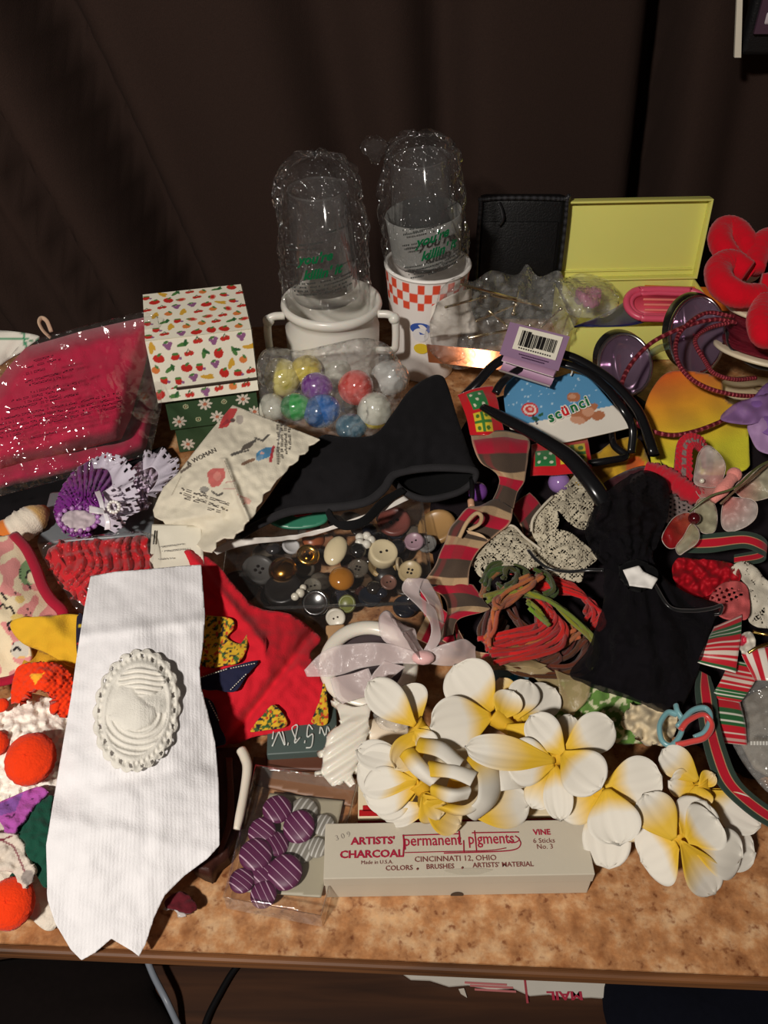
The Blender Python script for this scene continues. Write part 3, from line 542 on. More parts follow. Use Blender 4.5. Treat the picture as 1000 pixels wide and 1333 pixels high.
eb = thing('plastic_bag', 'clear bag full of coloured plastic eggs in front of the white jar', 'bag', W(430, 520, .036)); MB().patch(ol, [(335, 470, .098), (352, 452, .110), (430, 448, .120), (470, 440, .124), (500, 446, .122), (518, 466, .096), (532, 500, .062), (520, 540, .045), (420, 566, .034), (345, 540, .040), (430, 510, .070)], C(220, 220, 215), 2.5, wr=(.010, 15, .007, 6), hadd=dome(ol, 40, .030), solid=[(335, 470, .090), (352, 452, .104), (430, 448, .114), (470, 440, .118), (500, 446, .115), (532, 500, .03), (520, 540, .02), (420, 566, .018), (340, 540, .02), (430, 510, .03)]).obj('film', 'soft_film', eb)

# --- bag of pins with a copper strip
HPB = [(556, 440, .086), (562, 395, .126), (592, 364, .150), (625, 352, .130), (690, 356, .088), (735, 372, .078), (752, 400, .068), (690, 470, .054), (590, 478, .050), (650, 430, .066)]; fpb = rbf(HPB); pb = thing('plastic_bag', 'clear bag of long metal pins lying behind the purple barcode card', 'bag', W(650, 430, .05))
ol = [(553, 445), (566, 404), (574, 376), (596, 360), (616, 366), (640, 352), (672, 358), (686, 344), (702, 360), (728, 352), (738, 374), (758, 398), (746, 428), (724, 452), (694, 472), (640, 472), (590, 480)]
MB().patch(ol, HPB, C(220, 220, 215), 3, wr=(.012, 17, .008, 6.5), hadd=dome(ol, 30, .012), solid=[(a, b, c - .012) for a, b, c in HPB]).obj('film', 'soft_film', pb)
pin = 0
PW = ['uppermost', 'long slanting', 'rightmost', 'short', 'lowest', 'steep', 'middle', 'left']
for i, (a, b) in enumerate((((600, 370), (684, 392)), ((620, 418), (672, 396)), ((704, 426), (730, 402)), ((636, 404), (660, 424)), ((610, 440), (690, 424)), ((676, 372), (668, 408)), ((640, 384), (704, 398)), ((580, 400), (632, 386)))):
    p, q = W(*a, fpb(np.array([a], float))[0] + .009), W(*b, fpb(np.array([b], float))[0] + .009); t = thing('hat_pin', '%s of the pale gold pins inside the clear pin bag' % PW[i], 'pin', (p + q) / 2, 'pins in the clear bag')
    MB().tube([list(p), list(q)], .0013, C(236, 216, 176), 3, 6, raw=True).obj('shaft', 'metal', t); MB().ball(list(q), .0024, C(226, 214, 190)).obj('head', 'metal', t)
cp = W(604, 462, .068); nrm = ((Vector((0, 0, TZ + CH)) - cp).normalized() + (Vector((-.50, -.60, TZ + 1.15)) - cp).normalized()).normalized()
def onplane(x, y): d = Vector(rays(np.array([x, y]))); o_ = Vector((0, 0, TZ + CH)); return list(o_ + d * ((cp - o_).dot(nrm) / d.dot(nrm)))
n = 24; R1 = [[onplane(553 + 99 * i / (n - 1), 447 + 11 * i / (n - 1)), onplane(556 + 100 * i / (n - 1), 471 + 11 * i / (n - 1))] for i in range(n)]
R1 = [[list(Vector(v) - nrm * (.022 * max(0, .72 - i / (n - 1)) ** 2 + .03 * max(0, i / (n - 1) - .8) ** 2)) for v in r] for i, r in enumerate(R1)]; V = [v for r in R1 for v in r]
mb = MB(); mb.grid(V, C(226, 140, 96), n, 2); mb.grid([list(Vector(v) - nrm * .0008) for v in V], C(200, 120, 84), n, 2); tag(mb.obj('copper_strip', 'foil'), 'shiny copper foil strip in front of the pin bag', 'strip')
tag(MB().sheet([[(562, 400, .110), (584, 384, .122), (612, 376, .112)], [(560, 424, .090), (585, 410, .100), (616, 405, .092)], [(560, 440, .074), (588, 436, .074), (622, 432, .070)]], C(224, 216, 205), 20, 12, .0006, (.006, .02)).obj('paper_header', 'paper'), 'white paper header inside the left end of the pin bag', 'paper')
# --- far left: white cloth with green lines, ribbon loop, magenta textile in a bag
def gl(P): c = np.tile(np.array(C(222, 218, 206)), (len(P), 1)); m = (np.abs(P[:, 0] - 30 - (P[:, 1] - 430) * .15) < 1.6) | (np.abs(P[:, 1] - 440 - P[:, 0] * .06) < 1.2); c[m] = C(60, 140, 100); return c
tag(MB().patch([(-60, 432), (0, 430), (50, 437), (40, 448), (14, 466), (-10, 480), (-70, 500)], [(-60, 432, .10), (0, 430, .10), (50, 437, .098), (14, 466, .080), (-40, 500, .07)], gl, 2.5, .004, (.003, 18)).obj('white_cloth', 'cloth'), 'white cloth with thin green lines behind the magenta textile at the left edge', 'cloth')
tag(MB().tube([(66, 440, .104), (56, 430, .112), (51, 420, .118), (54, 414, .120), (61, 418, .117), (67, 432, .106)], .0022, C(196, 166, 140), 30, 8, flat=.5).obj('ribbon_loop', 'cloth'), 'small tan ribbon loop behind the magenta textile', 'ribbon')
MG = C(186, 28, 66); mg = thing('magenta_textile', 'folded magenta plush textile packed in a clear bag at the left edge', 'textile', W(90, 560, .03))
olm = [(-50, 600), (-20, 520), (10, 478), (34, 452), (110, 430), (192, 412), (200, 425), (188, 480), (170, 545), (158, 572), (80, 592), (0, 612)]
hm = [(-50, 600, .070), (10, 478, .112), (192, 412, .130), (158, 572, .075), (60, 590, .070), (90, 500, .108)]
qm = np.array(olm, float); edge = lambda ol, w, a: (lambda P: -a * (1 - np.clip(nearest(P, np.array(ol, float))[0] / w, 0, 1)) ** 2)
MB().patch(olm, hm, MG, 4, wr=(.004, 40, .0012, 9), hadd=edge(olm, 22, .022), smooth=False, solid=[(-50, 600, .045), (10, 478, .07), (192, 412, .08), (158, 572, .045)]).obj('upper_fold', 'velvet', mg)
oll = [(-50, 640), (-30, 610), (40, 590), (158, 570), (182, 520), (198, 440), (206, 470), (204, 520), (190, 585), (150, 600), (60, 622), (0, 636)]
MB().patch(oll, [(-50, 640, .036), (0, 620, .044), (160, 580, .046), (205, 470, .07), (198, 440, .074), (190, 590, .040)], C(170, 30, 66), 4, wr=(.003, 20), hadd=edge(oll, 12, .010), smooth=False, solid=[(-50, 640, .02), (160, 590, .02), (205, 470, .04), (198, 440, .05)]).obj('lower_fold', 'velvet', mg)
olb = [(-60, 655), (-60, 540), (4, 474), (28, 446), (110, 424), (186, 405), (206, 412), (212, 470), (210, 530), (196, 594), (180, 596), (90, 622), (0, 646)]
bgm = thing('plastic_bag', 'clear printed bag around the magenta textile at the left edge', 'bag', W(90, 560, .02))
hbm = [(a, b, c + .024) for a, b, c in hm] + [(206, 470, .104), (196, 594, .086), (0, 640, .058), (-60, 655, .058), (186, 405, .156)]
MB().patch(olb, hbm, C(225, 225, 225), 4, thick=.0004, wr=(.003, 16, .002, 6), smooth=False).obj('film', 'thin_film', bgm)
mb = MB(); hfm = rbf(hbm)
for p0, p1 in (((34, 487), (59, 480)), ((31, 498), (95, 481)), ((38, 501), (83, 490)), ((40, 511), (77, 502)), ((86, 502), (104, 498)), ((15, 522), (85, 507)), ((30, 524), (80, 514)), ((7, 535), (104, 512)), ((0, 546), (158, 511)), ((-20, 557), (158, 517)), ((-20, 563), (160, 522)), ((-20, 569), (160, 528)), ((-20, 574), (27, 564)), ((40, 570), (74, 562)), ((44, 470), (70, 463)), ((36, 478), (80, 467))): marks(mb, p0, p1, 2.8, hfm, C(60, 16, 30), .004)
tag(mb.obj('fine_print', 'ink', bgm, smooth=False), kind='stuff')
olk = [(-60, 700), (-60, 640), (0, 634), (90, 618), (170, 596), (214, 580), (226, 600), (206, 624), (150, 626), (90, 642), (60, 666), (20, 688)]
tag(MB().patch(olk, [(-60, 700, .016), (-60, 640, .015), (90, 630, .015), (170, 600, .014), (214, 610, .014), (20, 688, .018)], C(24, 22, 24), 4, .006, (.003, 20), smooth=False).obj('black_cloth', 'fleece'), 'black cloth under the front edge of the magenta textile', 'cloth')
# ------------------------------------------------------------------ left part of the heap
# grey box with the garters on it, packed red garter, staple tag
M, w = frame((46, 706), (198, 694), .046); tg = thing('grey_plastic_box', 'flat grey plastic box under the purple lace garter', 'box', M @ Vector((.07, .03, -.046)))
MB().box(M @ T(w / 2, .034, -.012), (w, .068, .022), C(112, 116, 120), .003).obj('lid', 'plastic', tg); MB().box(M @ T(w / 2, .036, -.0345), (w - .006, .066, .023), C(92, 96, 100), .002).obj('body', 'plastic', tg)
# purple satin garter with lace
PU = C(118, 34, 128); LC = C(214, 206, 220)
gt = thing('purple_garter', 'purple satin garter with pale lace frill and a tiny white bow', 'garter', W(120, 680, .048))
def gather(cx, cy, amp, k): return lambda P: amp * np.abs(np.sin(k * np.arctan2(P[:, 1] - cy, P[:, 0] - cx))) + .0015 * nz(P, .2)
MB().patch([(70, 668), (76, 644), (92, 618), (112, 602), (134, 596), (152, 612), (150, 640), (138, 668), (120, 690), (98, 696), (80, 688)], [(70, 668, .056), (112, 602, .060), (152, 612, .062), (120, 692, .054), (110, 645, .074)], PU, 2, .004, hadd=gather(108, 672, .006, 22)).obj('satin_band', 'satin', gt)
MB().patch([(80, 676), (88, 666), (104, 664), (122, 668), (124, 680), (110, 690), (92, 688)], .072, C(206, 190, 196), 2, .002, (.002, 5)).obj('inner_lining', 'satin', gt)
mb = MB()
for k in range(30):
    a = 2 * math.pi * k / 30; mb.ball(list(W(102 + 26 * math.cos(a), 676 + 15 * math.sin(a), .070 + .002 * (k % 2))), .0022, C(176, 120, 186) if k % 2 else PU, 8, 6)
mb.obj('gathered_edge', 'satin', gt)
scal = lambda nn: (lambda uv: ((uv[:, 1] > .62) & (np.sin(uv[:, 0] * nn * 12.566) > .45) & (uv[:, 1] < .80)) | ((uv[:, 1] > .90) & (np.sin(uv[:, 0] * nn * 18.85) > .3)))
def frill(rows, nn, amp, waves, col, nm, parent, n=150, m=18, mat='lace', holes=None, thick=.0007):
    return MB().sheet(rows, col, n, m, thick, holes=scal(nn) if holes is None else holes, fold=lambda uv: amp * uv[:, 1] * np.sin(waves * 6.283 * uv[:, 0])).obj(nm, mat, parent)
frill([[(122, 610, .072), (118, 596, .082)], [(140, 612, .074), (146, 590, .088)], [(146, 632, .076), (172, 606, .090)], [(140, 652, .076), (178, 640, .088)], [(134, 668, .074), (178, 664, .082)], [(124, 680, .072), (150, 694, .066)]], 9, .004, 6, LC, 'lace_frill', gt)
frill([[(134, 640, .080), (150, 630, .088)], [(136, 655, .080), (160, 654, .088)], [(128, 668, .080), (148, 676, .084)]], 5, .003, 4, C(225, 215, 228), 'lace_frill', gt, 50, 8)
g2 = thing('lilac_garter', 'smaller lilac garter with white lace behind the purple garter', 'garter', W(190, 620, .05))
MB().patch([(166, 640), (168, 616), (184, 600), (202, 602), (210, 622), (196, 640), (188, 664), (172, 660)], [(166, 640, .062), (184, 600, .066), (210, 622, .066), (188, 664, .058), (186, 628, .078)], C(206, 186, 208), 2, .004, (.005, 6, .003, 3), hadd=gather(186, 640, .005, 12)).obj('satin_band', 'satin', g2)
frill([[(186, 612, .078), (186, 590, .082)], [(198, 608, .080), (214, 586, .084)], [(206, 618, .080), (234, 604, .080)], [(200, 634, .078), (222, 628, .074)], [(190, 644, .074), (204, 648, .068)]], 7, .004, 5, LC, 'lace_frill', g2)
bw = thing('white_bow', 'tiny white satin bow with a pearl ring on the purple garter', 'bow', W(136, 664, .088)); WB = C(232, 226, 232)
for r in ([[(136, 662, .092), (136, 668, .092)], [(126, 660, .094), (126, 668, .094)], [(116, 658, .090), (116, 667, .090)]], [[(137, 664, .092), (131, 664, .092)], [(134, 650, .094), (128, 652, .094)], [(130, 638, .088), (123, 640, .088)]], [[(134, 668, .092), (140, 668, .092)], [(137, 678, .090), (143, 678, .090)], [(136, 690, .084), (144, 689, .084)]]): MB().sheet(r, WB, 14, 6, .0012).obj('ribbon_tail', 'satin', bw)
for k in range(12): a = k * math.pi / 6; MB().ball(list(W(148 + 7 * math.cos(a), 660 + 7 * math.sin(a), .094)), .0016, C(235, 230, 225), 8, 6).obj('pearl', 'pearl', bw)
# red satin ruffled garter in film
RS = C(206, 14, 30); rg = thing('red_garter', 'shiny red ruffled satin garter packed in film beside the white sash', 'garter', W(130, 740, .05))
def rshirr(P): return .0062 * np.abs(np.sin((P[:, 0] + .25 * P[:, 1]) * .25 + 1.6 * np.sin(P[:, 1] * .10) + 2 * nz(P, .03, 6))) + .003 * np.abs(nz(P, .09, 3)) + .0022 * np.sin(P[:, 1] * .35 + nz(P, .05) * 3)
MB().patch([(62, 722), (66, 712), (86, 706), (110, 703), (140, 702), (172, 698), (192, 700), (194, 740), (190, 770), (150, 790), (112, 790), (90, 770), (70, 745)], [(62, 722, .058), (192, 700, .062), (190, 770, .064), (112, 790, .056), (130, 740, .070)], RS, 2, .004, hadd=rshirr).obj('ruffle', 'satin', rg)
MB().sheet([[(60, 722, .060), (68, 714, .066)], [(78, 748, .064), (90, 742, .068)], [(96, 772, .062), (108, 764, .066)], [(112, 792, .060), (122, 782, .066)]], C(216, 26, 40), 30, 8, .001).obj('band', 'satin', rg)
MB().patch([(56, 724), (60, 708), (100, 700), (194, 694), (198, 740), (194, 775), (112, 798), (84, 770)], [(56, 724, .070), (194, 694, .076), (194, 775, .076), (112, 798, .068), (130, 740, .084)], C(230, 230, 230), 4, .0004, (.003, 14)).obj('film', 'thin_film', rg)
tg = thing('paper_tag', 'white stapled paper tag between the red garter and the printed handkerchief', 'tag', W(228, 710, .05))
MB().patch([(198, 682), (262, 684), (266, 742), (194, 742)], [(198, 682, .074), (262, 684, .074), (266, 742, .068), (194, 742, .068)], C(232, 226, 208), 3, .0012, (.001, 20), smooth=False).obj('sheet', 'paper', tg)
MB().tube([(202, 691, .0755), (200, 708, .0745)], .0007, C(60, 60, 60), 3, 6).obj('staple', 'metal', tg)
mb = MB(); marks(mb, (208, 712), (240, 708), 2, .0725, C(150, 146, 140)); marks(mb, (208, 718), (246, 714), 2, .072, C(150, 146, 140)); marks(mb, (206, 728), (226, 726), 2, .071, C(150, 146, 140)); mb.obj('fine_print', 'ink', tg, smooth=False)
# small orange and white furry piece
tag(MB().tube([(0, 706, .040), (14, 694, .050), (30, 684, .054), (46, 674, .056), (58, 664, .052)], [.010, .013, .014, .012, .005], lambda n, k: np.repeat(np.array([C(214, 120, 50) if (i < n * .32 or i > n * .86) else C(226, 214, 196) if i < n * .7 else C(220, 176, 110) for i in range(n)]), k, 0), 30, 12, fuzz=.15).obj('furry_piece', 'felt'), 'small orange and white furry piece above the pink animal-print fabric', 'ornament')
# pink fabric with cream animals and a red binding
PKB = C(222, 146, 142); CRM = C(234, 216, 182); BK = C(40, 34, 34)
def pinkbase(P):
    c = np.tile(np.array(PKB), (len(P), 1)); f = np.array([noise.noise((p[0] * .055, p[1] * .055, 2.2)) for p in P]); c[f > .06] = CRM; return c
AN = [('e', 38, 745, 13, 17, 10, C(126, 160, 110)), ('e', 43, 752, 8, 8, 0, CRM), ('l', [(34, 752), (36, 744), (43, 741), (50, 746), (50, 754)], 1.2, BK), ('l', [(36, 760), (40, 766)], 1.2, BK)]
AN += [('e', 26 + d * 0, 741 + d * 4, 1.2, 1.2, 0, BK) for d in range(4)]
AN += [('e', 20, 784, 12, 9, -10, CRM), ('e', 26, 780, 6, 5, 0, C(228, 196, 120)), ('e', 20, 772, 1.6, 1.6, 0, BK), ('l', [(2, 772), (8, 780)], 1.6, BK), ('l', [(0, 790), (4, 786), (8, 792), (14, 790), (18, 798)], 1.3, BK), ('l', [(16, 808), (10, 812), (12, 820), (20, 818)], 1.5, BK), ('e', 24, 805, 10, 6, 10, C(230, 200, 120)), ('e', 36, 793, 1.3, 1.3, 0, BK), ('e', 34, 800, 1.3, 1.3, 0, BK), ('e', 40, 798, 1.3, 1.3, 0, BK)]
AN += [('e', 26, 846, 12, 12, 0, C(206, 200, 186)), ('l', [(18, 846), (22, 842), (26, 846)], 1.3, BK), ('e', 17, 838, 1.3, 1.3, 0, BK), ('e', 14, 848, 1.3, 1.3, 0, BK), ('e', 28, 856, 5, 2, 0, C(230, 180, 110))]
pf = thing('pink_fabric', 'pink fabric printed with cream animals, edged in dark red, left edge', 'fabric', W(30, 780, .03))
hp = [(-40, 690, .050), (18, 696, .062), (60, 760, .066), (84, 800, .064), (40, 830, .066), (20, 880, .052), (-40, 880, .048), (10, 760, .074)]
MB().patch([(-50, 700), (0, 698), (18, 698), (40, 730), (56, 768), (80, 792), (82, 806), (56, 812), (36, 826), (40, 856), (22, 880), (0, 892), (-50, 892)], hp, paint(pinkbase, AN), 1.6, .004, (.003, 22), hadd=None).obj('sheet', 'cloth', pf)
MB().tube([(18, 696, .066), (34, 714, .070), (46, 738, .071), (55, 762, .071), (66, 780, .071), (80, 794, .070), (83, 806, .066)], .0042, C(168, 22, 50), 40, 8, flat=.6).obj('binding', 'cloth', pf)
MB().tube([(-40, 896, .046), (0, 888, .050), (16, 884, .052), (30, 876, .052)], .004, C(168, 22, 50), 20, 8, flat=.6).obj('binding', 'cloth', pf)
# yellow cloth
def yc(P): c = np.tile(np.array(C(222, 172, 42)), (len(P), 1)); return c
yl = thing('yellow_cloth', 'folded yellow cloth tucked under the left side of the white sash', 'cloth', W(70, 835, .06))
MB().patch([(14, 818), (20, 806), (60, 802), (106, 801), (118, 820), (116, 872), (90, 866), (60, 850), (30, 838)], [(14, 818, .082), (106, 801, .084), (116, 872, .066), (60, 850, .072), (60, 815, .088)], yc, 3, .004, (.004, 22)).obj('upper_fold', 'cloth', yl)
MB().patch([(26, 880), (40, 846), (62, 850), (90, 862), (104, 872), (98, 890), (60, 888)], [(26, 880, .056), (62, 850, .060), (104, 872, .056)], C(214, 160, 40), 3, .003, (.003, 16)).obj('lower_fold', 'cloth', yl)
MB().patch([(100, 804), (108, 803), (108, 850), (100, 850)], [(100, 804, .0845), (108, 803, .084), (100, 850, .078), (108, 850, .078)], paint(C(34, 32, 52), [('e', 104, 815, 2, 2, 0, C(210, 180, 50)), ('e', 103, 838, 2.5, 2, 0, C(190, 50, 50))]), 2, .001).obj('calico_edge', 'cloth', yl)
# knitted clown-like doll lying at the left edge
ORN = C(240, 62, 20); dl = thing('stuffed_doll', 'floppy doll with orange pompoms and white fuzzy beard at the left edge', 'doll', W(40, 1020, .0))
kn = lambda P: .0007 * np.sin(P[:, 0] * .8) * np.sin(P[:, 1] * .8)
MB().patch([(-30, 1040), (-30, 960), (10, 920), (80, 920), (110, 960), (104, 1040), (92, 1100), (80, 1190), (62, 1212), (30, 1186), (0, 1160), (-30, 1150)], [(-30, 1040, .030), (50, 960, .036), (80, 1050, .030), (60, 1200, .008), (0, 1150, .020), (40, 1080, .030)], C(226, 216, 200), 3, .006, (.003, 14)).obj('body', 'felt', dl)
MB().patch([(14, 908), (18, 880), (26, 866), (50, 862), (76, 864), (92, 878), (96, 905), (88, 934), (76, 926), (70, 905), (40, 898), (24, 915)], [(14, 908, .066), (26, 866, .080), (76, 864, .080), (92, 925, .062), (60, 880, .086)], paint(ORN, [('p', [(38, 878), (58, 876), (46, 891)], C(250, 176, 50))]), 1.6, .006, (.002, 6), hadd=kn).obj('hat', 'felt', dl)
MB().patch([(-30, 990), (-20, 940), (6, 912), (30, 902), (62, 908), (84, 926), (96, 950), (90, 985), (82, 1010), (70, 1026), (40, 1032), (0, 1036), (-30, 1040)], [(-30, 990, .044), (30, 905, .052), (84, 930, .050), (70, 1024, .040), (0, 1034, .038), (40, 960, .056)], C(246, 240, 228), 1.8, .006, (.004, 9, .0012, 3.4)).obj('beard', 'felt', dl)
def pom(px, py, r, h, hh): p = W(px, py, h + .004); R_ = r * (p - Vector((0, 0, TZ + CH))).length / F; MB().ball(list(p), R_, ORN, 44, 30, (1, 1.05, .62), RX(18), fuzz=.07).obj('pompom', 'felt', dl)
pom(40, 988, 29, .058, .012); pom(-6, 968, 14, .052, .010); pom(14, 1176, 26, .022, .014)
pom(2, 918, 8, .058, .004)
MB().patch([(-4, 1048), (18, 1036), (50, 1024), (60, 1032), (44, 1048), (22, 1078), (12, 1080), (0, 1070)], .048, paint(C(176, 86, 170), [('p', [(-4, 1048), (30, 1032), (20, 1056), (0, 1062)], C(134, 84, 160)), ('e', 10, 1048, 1.5, 1.5, 0, C(60, 30, 70)), ('e', 42, 1040, 1.2, 1.2, 0, C(60, 30, 70)), ('l', [(8, 1062), (16, 1064), (19, 1060)], 1, C(80, 30, 80))]), 1.6, .003, (.002, 10)).obj('purple_scarf', 'felt', dl)
MB().patch([(18, 1078), (44, 1050), (62, 1036), (68, 1040), (64, 1080), (60, 1152), (48, 1140), (34, 1110), (32, 1096)], [(18, 1078, .042), (64, 1038, .044), (60, 1152, .030), (40, 1090, .044)], C(26, 74, 58), 2, .003, (.002, 10)).obj('green_leaf', 'felt', dl)
MB().patch([(-20, 1090), (10, 1084), (26, 1098), (36, 1120), (44, 1136), (40, 1150), (26, 1156), (16, 1136), (-20, 1130)], [(-20, 1090, .040), (20, 1090, .044), (42, 1140, .038), (-20, 1130, .034)], paint(C(214, 202, 188), [('l', [(0, 1092), (18, 1102), (32, 1134)], 1.2, C(120, 40, 60)), ('l', [(0, 1094), (16, 1088)], 1, C(120, 40, 60)), ('e', 36, 1142, 8, 10, 20, C(150, 140, 134))]), 1.8, .003, (.003, 9)).obj('mitten', 'felt', dl)
MB().patch([(12, 1142), (20, 1136), (30, 1156), (36, 1172), (24, 1168), (14, 1158)], .028, C(28, 70, 54), 2, .003).obj('green_leaf', 'felt', dl)
# red patchwork cloth right of the sash
RD = C(206, 28, 44); CAL = C(222, 176, 46)
def calico(seed):
    def f(P):
        c = np.tile(np.array(CAL), (len(P), 1)); g = np.array([noise.noise((p[0] * .19, p[1] * .19, seed)) for p in P]); g2 = np.array([noise.noise((p[0] * .23 + 40, p[1] * .23, seed)) for p in P])
        c[g > .30] = C(60, 96, 50); c[g2 > .34] = C(40, 36, 44); c[g2 < -.36] = C(196, 60, 40); return c
    return f
rc = thing('red_patchwork_cloth', 'red cloth with yellow calico and navy patches right of the white sash', 'cloth', W(340, 860, .02))
hr = [(262, 728, .066), (300, 755, .060), (330, 792, .056), (380, 800, .050), (417, 832, .034), (420, 870, .034), (424, 945, .016), (340, 958, .018), (290, 970, .020), (240, 960, .022), (230, 800, .060), (270, 900, .040), (330, 860, .052), (380, 850, .046), (370, 905, .034)]
olr = [(236, 726), (262, 722), (282, 734), (304, 760), (334, 790), (380, 800), (412, 824), (418, 834), (404, 852), (416, 872), (424, 905), (424, 942), (380, 950), (340, 957), (300, 968), (285, 972), (240, 960), (230, 850)]
rh = lambda P: .005 * np.exp(-((P[:, 0] - .82 * (P[:, 1] - 740) - 262) / 9) ** 2) * (P[:, 0] < 345) - .006 * np.exp(-((P[:, 0] + .75 * (P[:, 1] - 940) - 318) / 8) ** 2)
MB().patch(olr, hr, RD, 3, .003, (.004, 34, .0015, 10), hadd=rh).obj('sheet', 'cloth', rc)
fr_ = rbf(hr); up = lambda P: fr_(P) + rh(P) + .0045
for poly, cf, nm in (([(262, 806), (280, 802), (302, 806), (304, 818), (296, 830), (312, 838), (322, 826), (320, 846), (310, 862), (290, 866), (268, 868), (258, 856)], calico(1.3), 'calico_patch'), ([(258, 884), (276, 876), (300, 868), (336, 860), (322, 878), (306, 900), (280, 898), (256, 896)], lambda P: np.tile(np.array(C(30, 32, 58)), (len(P), 1)), 'navy_patch'), ([(256, 912), (272, 910), (280, 922), (286, 945), (294, 962), (290, 970), (264, 968)], lambda P: np.tile(np.array(C(26, 28, 50)), (len(P), 1)), 'navy_patch'), ([(326, 952), (340, 934), (358, 918), (374, 944), (346, 950)], calico(4.4), 'calico_patch'), ([(406, 940), (416, 915), (423, 890), (427, 940)], calico(7.7), 'calico_patch')):
    MB().patch(poly, up, cf, 1.6, .0014, (.004, 34, .0015, 10)).obj(nm, 'cloth', rc)
mb = MB()
for a, b in (((300, 870), (334, 863)), ((258, 883), (298, 870)), ((300, 898), (322, 876)), ((272, 912), (286, 940))):
    a, b = np.array(a, float), np.array(b, float); L = np.linalg.norm(b - a); u = (b - a) / L
    for s in np.arange(0, L - 2, 3.4): q = np.array([a + u * s, a + u * (s + 2)]); V = WA(q, up(q) + .004); mb.tube(V, .0004, C(220, 214, 200), 0, 5, raw=True)
o = mb.obj('stitching', 'yarn', rc); tag(o, kind='stuff')
# dark brown leather case with white strips, right of the sash
M, w = frame((236, 1176), (292, 1160), .014); lc = thing('brown_leather_case', 'dark brown leather case lying under the right edge of the white sash', 'case', W(280, 1080, 0))
MB().patch([(262, 975), (318, 972), (328, 1000), (312, 1060), (296, 1108), (272, 1132), (250, 1130), (240, 1100)], .020, C(58, 28, 20), 3, .018, (.001, 20), smooth=False).obj('body', 'leather', lc)
MB().sheet([[(294, 986, .024), (302, 986, .024)], [(296, 1060, .024), (304, 1060, .024)], [(284, 1110, .022), (290, 1108, .022)]], C(92, 48, 36), 20, 5, .003).obj('fold', 'leather', lc)
tag(MB().tube([(314, 976, .030), (319, 986, .030), (322, 1000, .030), (318, 1030, .028), (312, 1062, .026), (308, 1080, .024)], [.0036, .0036, .0034, .003, .003, .0024], C(226, 216, 200), 30, 10).obj('plastic_hook', 'white_plastic'), 'thin cream plastic hook lying beside the purple button pack', 'hook')
sc = thing('striped_scrap', 'dark red fabric scrap with a pale silvery edge under the sash tip', 'fabric', W(235, 1180, .0))
MB().patch([(214, 1176), (236, 1160), (256, 1178), (246, 1188)], .012, C(92, 24, 34), 2, .002, (.002, 8)).obj('scrap', 'cloth', sc); MB().patch([(212, 1184), (230, 1172), (244, 1186), (236, 1194), (226, 1184)], .0085, C(190, 184, 180), 2, .002, (.002, 6)).obj('silver_edge', 'satin', sc)
# ---- the white sash with the lace cameo
ols = [(118, 750), (150, 744), (190, 741), (230, 737), (262, 735), (264, 760), (267, 800), (265, 835), (260, 870), (262, 895), (270, 925), (280, 965), (285, 1020), (286, 1100), (270, 1118), (240, 1140), (214, 1166), (200, 1196), (190, 1228), (181, 1245), (172, 1238), (145, 1222), (124, 1240), (106, 1250), (92, 1236), (72, 1202), (62, 1172), (60, 1100), (70, 1040), (80, 980), (92, 910), (102, 840), (110, 790)]
hs = [(118, 750, .086), (190, 741, .092), (262, 735, .086), (105, 830, .088), (266, 820, .080), (90, 920, .074), (262, 900, .068), (75, 1010, .060), (284, 1010, .050), (60, 1110, .048), (286, 1100, .036), (180, 920, .080), (180, 1020, .064), (180, 1100, .048), (200, 1190, .022), (70, 1200, .026), (108, 1250, .012), (181, 1245, .010), (140, 1200, .024)]
fs = rbf(hs)
def ribs(P): s = P[:, 0] + .055 * (P[:, 1] - 740) * np.where(P[:, 0] < 180, 1, -.4); return .00010 * np.sin(s * 2 * math.pi / 5.2) + .0022 * np.exp(-((P[:, 1] - 818 + .12 * (P[:, 0] - 180)) / 9) ** 2) - .002 * np.exp(-((P[:, 1] - 1010 + .2 * (P[:, 0] - 180)) / 14) ** 2) + .0018 * np.exp(-((P[:, 1] - 1090 - .25 * (P[:, 0] - 180)) / 12) ** 2)
SW = (.0035, 60, .0009, 18)
sa = thing('white_stole', 'white ribbed cloth sash with a lace cameo hanging over the front table edge', 'sash', W(170, 1000, .04))
MB().patch(ols, fs, C(238, 236, 238), 1.5, .0016, SW, hadd=ribs, smooth=False).obj('sheet', 'cloth', sa)
cxx, cyy, rx, ry, ro = 178, 925, 53, 78, math.radians(10); NS = 22
